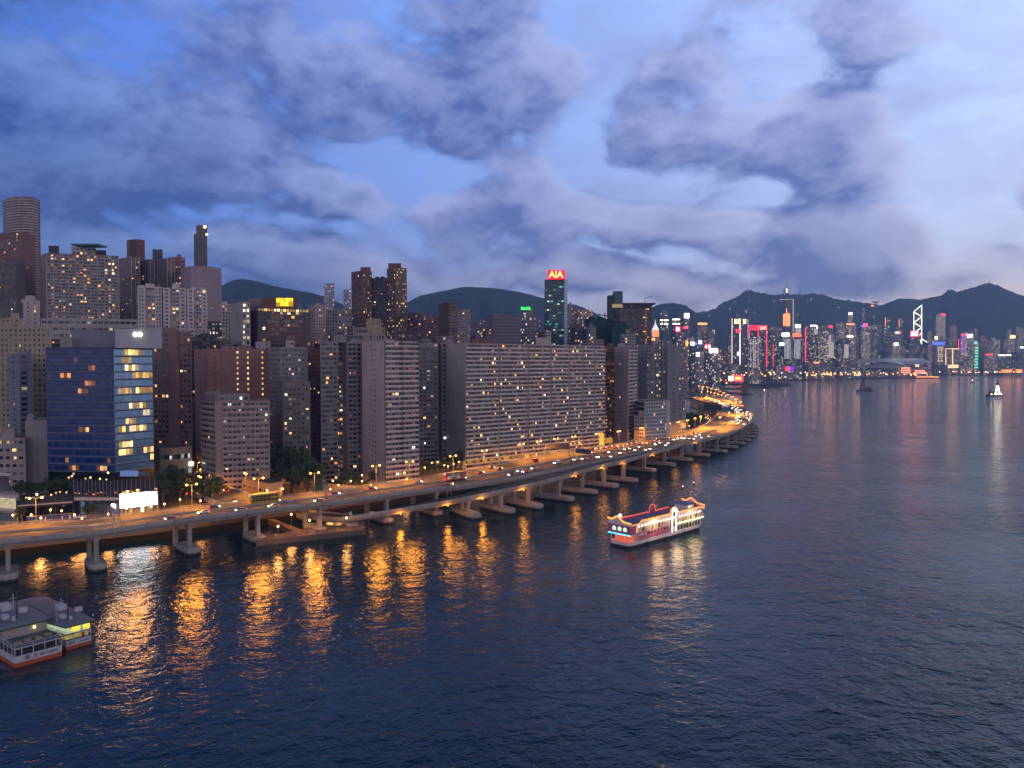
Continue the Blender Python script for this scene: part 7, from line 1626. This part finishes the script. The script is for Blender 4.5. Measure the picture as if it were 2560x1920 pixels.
# ------------------------------------------------------------------ trees
m_leaf, t, b = newmat('foliage'); g = t.n.new('ShaderNodeNewGeometry'); oi = t.n.new('ShaderNodeObjectInfo')
c_ = t.ramp(g.outputs['Random Per Island'], [(0, (.022, .045, .016)), (.6, (.06, .10, .03)), (1, (.11, .15, .05))]); t.l.new(c_, b.inputs['Base Color']); b.inputs['Roughness'].default_value = .8
m_bark = flat('bark', (.07, .05, .04), .9)
def crown_mesh(seed, rx, rz, n, leaf):
    rg = np.random.default_rng(seed); m = MB(); cl = [(rg.normal(0, .42, 3), rg.uniform(.34, .6)) for _ in range(11)]
    for k in range(n):
        c, r = cl[k % 11]; d = rg.normal(0, 1, 3); d /= np.linalg.norm(d); p = (c + d * r * rg.uniform(.6, 1.0)) * np.array([rx, rx, rz])
        a = rg.normal(0, 1, 3); a /= np.linalg.norm(a); bb = np.cross(a, rg.normal(0, 1, 3)); bb /= np.linalg.norm(bb); s = leaf * rg.uniform(.6, 1.4)
        m.v += [tuple(p - a * s - bb * s * .5), tuple(p + a * s - bb * s * .6), tuple(p + a * s * .9 + bb * s * .6), tuple(p - a * s * .8 + bb * s * .5)]; q = len(m.v) - 4; m.f.append((q, q + 1, q + 2, q + 3)); m.mi.append(0)
    return m
TRP = {}
def tree(px, py, r, label, group=None, z0=3.0, seed=None, D=None):
    p = G(px, py, z0) if D is None else Vector((*XY(px, D, z0), z0)); sd = seed if seed is not None else int(px) % 4
    if sd not in TRP:
        t_ = thing('tree', 'x', 'tree'); m = MB(); m.tube([(0, 0, 0), (.1, .05, 1.2), (0, .1, 2.6)], [.22, .17, .1], 7)
        for k in range(4): a = k * 1.6 + sd; m.tube([(.05, .05, 1.3 + .2 * k), (.5 * math.cos(a), .5 * math.sin(a), 2.2 + .1 * k), (.9 * math.cos(a), .9 * math.sin(a), 2.7)], [.1, .07, .03], 5)
        m.build('trunk', m_bark, t_); c = crown_mesh(sd + 3, 1.5, 1.15, 620, .17); c.v = [(x, y, z + 2.7) for x, y, z in c.v]; c.build('crown', m_leaf, t_); TRP[sd] = t_; c = t_
        c.location = p; c['label'] = label
        if group: c['group'] = group
    else:
        c = copy_tree(TRP[sd], p, R.uniform(0, 6), label)
        if 'group' in c: del c['group']
        if group: c['group'] = group
    s = r / 1.5; c.scale = (s, s, s * R.uniform(.85, 1.15)); return c
for (x, y, r) in ((404, 1262, 6), (425, 1250, 6.5), (447, 1256, 6), (428, 1238, 6), (462, 1242, 6), (482, 1236, 5.5)): tree(x, y, r, 'round green tree in the park between the podium and the sloping street', 'park trees beside the podium')
for (x, y, r) in ((505, 1263, 6), (526, 1262, 6.2), (543, 1259, 5)): tree(x, y, r, 'dark round tree with a bare trunk at the tip of the park', 'trees at the tip of the park')
for (x, y, r) in ((622, 1190, 6.5), (645, 1186, 7), (668, 1192, 6.5), (690, 1200, 8), (712, 1208, 8.5), (735, 1216, 8.5), (755, 1224, 8), (700, 1222, 7), (730, 1232, 7), (768, 1236, 7), (680, 1180, 7), (748, 1200, 7)): tree(x, y, r, 'big dark tree in the dense clump above the beige hall', 'dense dark trees above the hall')
for (x, y, r) in ((858, 1226, 3.5), (872, 1224, 4), (890, 1222, 3.6), (935, 1214, 3.4), (942, 1212, 2.8)): tree(x, y, r, 'low bushy tree by the ramp wall below the grey waterfront block', 'bushes by the ramp wall')
for (x, y, r) in ((1030, 1196, 3.2), (1042, 1192, 3), (1056, 1188, 3.4), (1070, 1184, 3), (1086, 1180, 3), (1104, 1177, 3.2), (1122, 1173, 3), (1140, 1170, 3.6)): tree(x, y, r, 'small garden tree among the globe lamps left of the long slab', 'garden trees left of the long slab')
for (x, y, r) in ((1152, 1172, 5.2), (1160, 1168, 5)): tree(x, y, r, 'tall dark tree against the blank end of the long slab', 'tall trees at the slab end')
for (x, y, r) in ((1620, 1094, 6), (1634, 1092, 6.5), (1650, 1088, 7), (1666, 1087, 7), (1682, 1082, 7), (1700, 1080, 7.5), (1716, 1074, 7), (1732, 1069, 7), (1746, 1062, 6.5)): tree(x, y, r, 'dark tree in the row behind the viaduct below the tall dark tower', 'trees below the tall dark tower')
for (x, y, r) in ((1505, 1108, 4), (1540, 1104, 4), (1528, 1104, 3.4)): tree(x, y, r, 'small tree beside the glowing yellow gate', 'trees beside the yellow gate')
for (x, D, z, r) in ((52, 384, 14, 3.2), (66, 386, 14, 3.4), (80, 388, 14, 3.6), (98, 388, 14, 3.2), (120, 390, 15, 3), (140, 392, 15, 3.2), (158, 393, 15, 3), (172, 394, 15, 3), (60, 368.5, 14.2, 1.2), (95, 371, 14.4, 1.1)): tree(x, 0, r, 'leafy tree in the roof garden above the black glass building', 'roof garden trees', z0=z - 3, D=D)
for (x, D, r) in ((55, 357, 2.4), (215, 366, 2.2), (228, 367, 2.2)): tree(x, 0, r, 'small tree on the quay in front of the podiums', 'quay trees', z0=6, D=D)
for k in range(16): x = R.uniform(120, 470); D = R.uniform(540, 600); p = XY(x, D, 60); tree(x, 0, R.uniform(5, 8), 'tree on the dark wooded slope behind the navy hotel', 'trees on the wooded slope', z0=hill_z(p.x, p.y) - 1, D=D)
# roof garden parasols and lamps
for k, (x, D) in enumerate(((84, 375), (98, 377), (107, 379), (70, 373))):
    p = XY(x, D, 16); q = thing('parasol', 'pale parasol open in the roof garden above the black glass building', 'parasol', (p.x, p.y, 11.3), 0, 'parasols in the roof garden'); m = MB(); m.tube([(0, 0, 0), (0, 0, 2.5)], .06, 5); m.build('pole', M_STEEL, q); m = MB(); n = 8; m.v = [(1.7 * math.cos(2 * math.pi * j / n), 1.7 * math.sin(2 * math.pi * j / n), 2.2) for j in range(n)] + [(0, 0, 2.9)]
    for j in range(n): m.f.append((j, (j + 1) % n, n)); m.mi.append(0)
    m.build('canopy', flat('parasol_cloth', (.5, .42, .46), .8), q)
gl_ = litglass('garden_light', YELL, 1.5, 5)
for k, (x, y, D) in enumerate(((66, 1245, 393), (92, 1236, 398), (128, 1237, 399), (140, 1232, 401), (150, 1230, 402), (166, 1231, 402), (172, 1194, 406), (180, 1190, 406), (214, 1196, 404), (226, 1194, 404), (250, 1197, 402), (266, 1199, 401), (270, 1182, 401), (184, 1184, 406))):
    D -= 19; p = W(x, y, D); q = thing('garden_lamp', 'small glowing lamp among the plants of the podium roof terraces', 'lamp', (p.x, p.y, p.z - 1.2), 0, 'lamps of the roof terraces'); m = MB(); m.ball((0, 0, 1.2), .5, 8, 6); m.build('globe', gl_, q); m = MB(); m.tube([(0, 0, 0), (0, 0, .9)], .08, 5); m.build('pole', M_STEEL, q)
# garage light strip and lit awning under the beige podium
q = thing('filling_station', 'filling station canopy with a bright white light strip below the beige podium', 'canopy', tuple(G(463, 1165, 4))); o_ = q.location
m = MB(); a, c = XY(438, 452, 8), XY(492, 458, 8); m.box(((a.x + c.x) / 2, 458, W(465, 1158, 455).z), (c.x - a.x, 8, .8)); m.build('canopy', M_CONC, q, o_); m = MB(); m.box(((a.x + c.x) / 2, 453.6, W(465, 1160, 453).z), (c.x - a.x, .3, 2.2)); m.build('light_strip', glow('station_light', (.9, 1, .95), 5), q, o_)
m = MB()
for x in (a.x + 1, c.x - 1): m.box((x, 458, 6), (.5, .5, W(465, 1158, 455).z - 3))
m.build('post', M_CONC, q, o_)
for k, (x, y) in enumerate(((474, 1171), (486, 1176), (496, 1180))):
    p = G(x, y, 5); q = thing('delivery_van', 'parked white van lit up in front of the filling station canopy', 'van', (p.x, p.y, 3.0), .4, 'vans at the filling station'); m = MB(); m.box((0, 0, 1.35), (4.6, 1.9, 1.9)); m.box((2.5, 0, .95), (.9, 1.8, 1.0)); m.build('body', carpaint('white', PAINT['white']), q)
    for sx_ in (-1.5, 1.7):
        for s in (-1, 1): wheel_mb(sx_, s * .85, .35, .2).build('wheel', M_TYRE, q)
    m = MB(); m.box((2.1, 0, 1.9), (.9, 1.7, .5)); m.build('window', M_CARGL, q); m = MB(); m.ball((3.0, .6, .8), .3, 8, 6); m.ball((3.0, -.6, .8), .3, 8, 6); m.build('headlight', HEAD, q)
# ------------------------------------------------------------------ haze
hm = bpy.data.materials.new('haze'); hm.use_nodes = True; ht_ = hm.node_tree; ht_.nodes.clear(); ho_ = ht_.nodes.new('ShaderNodeOutputMaterial'); pv = ht_.nodes.new('ShaderNodeVolumePrincipled')
pv.inputs['Color'].default_value = (.38, .62, 1.0, 1); pv.inputs['Absorption Color'].default_value = (1, 1, 1, 1); pv.inputs['Density'].default_value = HAZE; pv.inputs['Anisotropy'].default_value = 0.35
ht_.links.new(pv.outputs[0], ho_.inputs['Volume'])
m = MB(); m.prism([(-6800, -3500), (9800, -3500), (9800, 10000), (-6800, 10000)], -3.0, 720, bottom=True); hz_ = tag(m.build('haze', hm), kind='stuff')
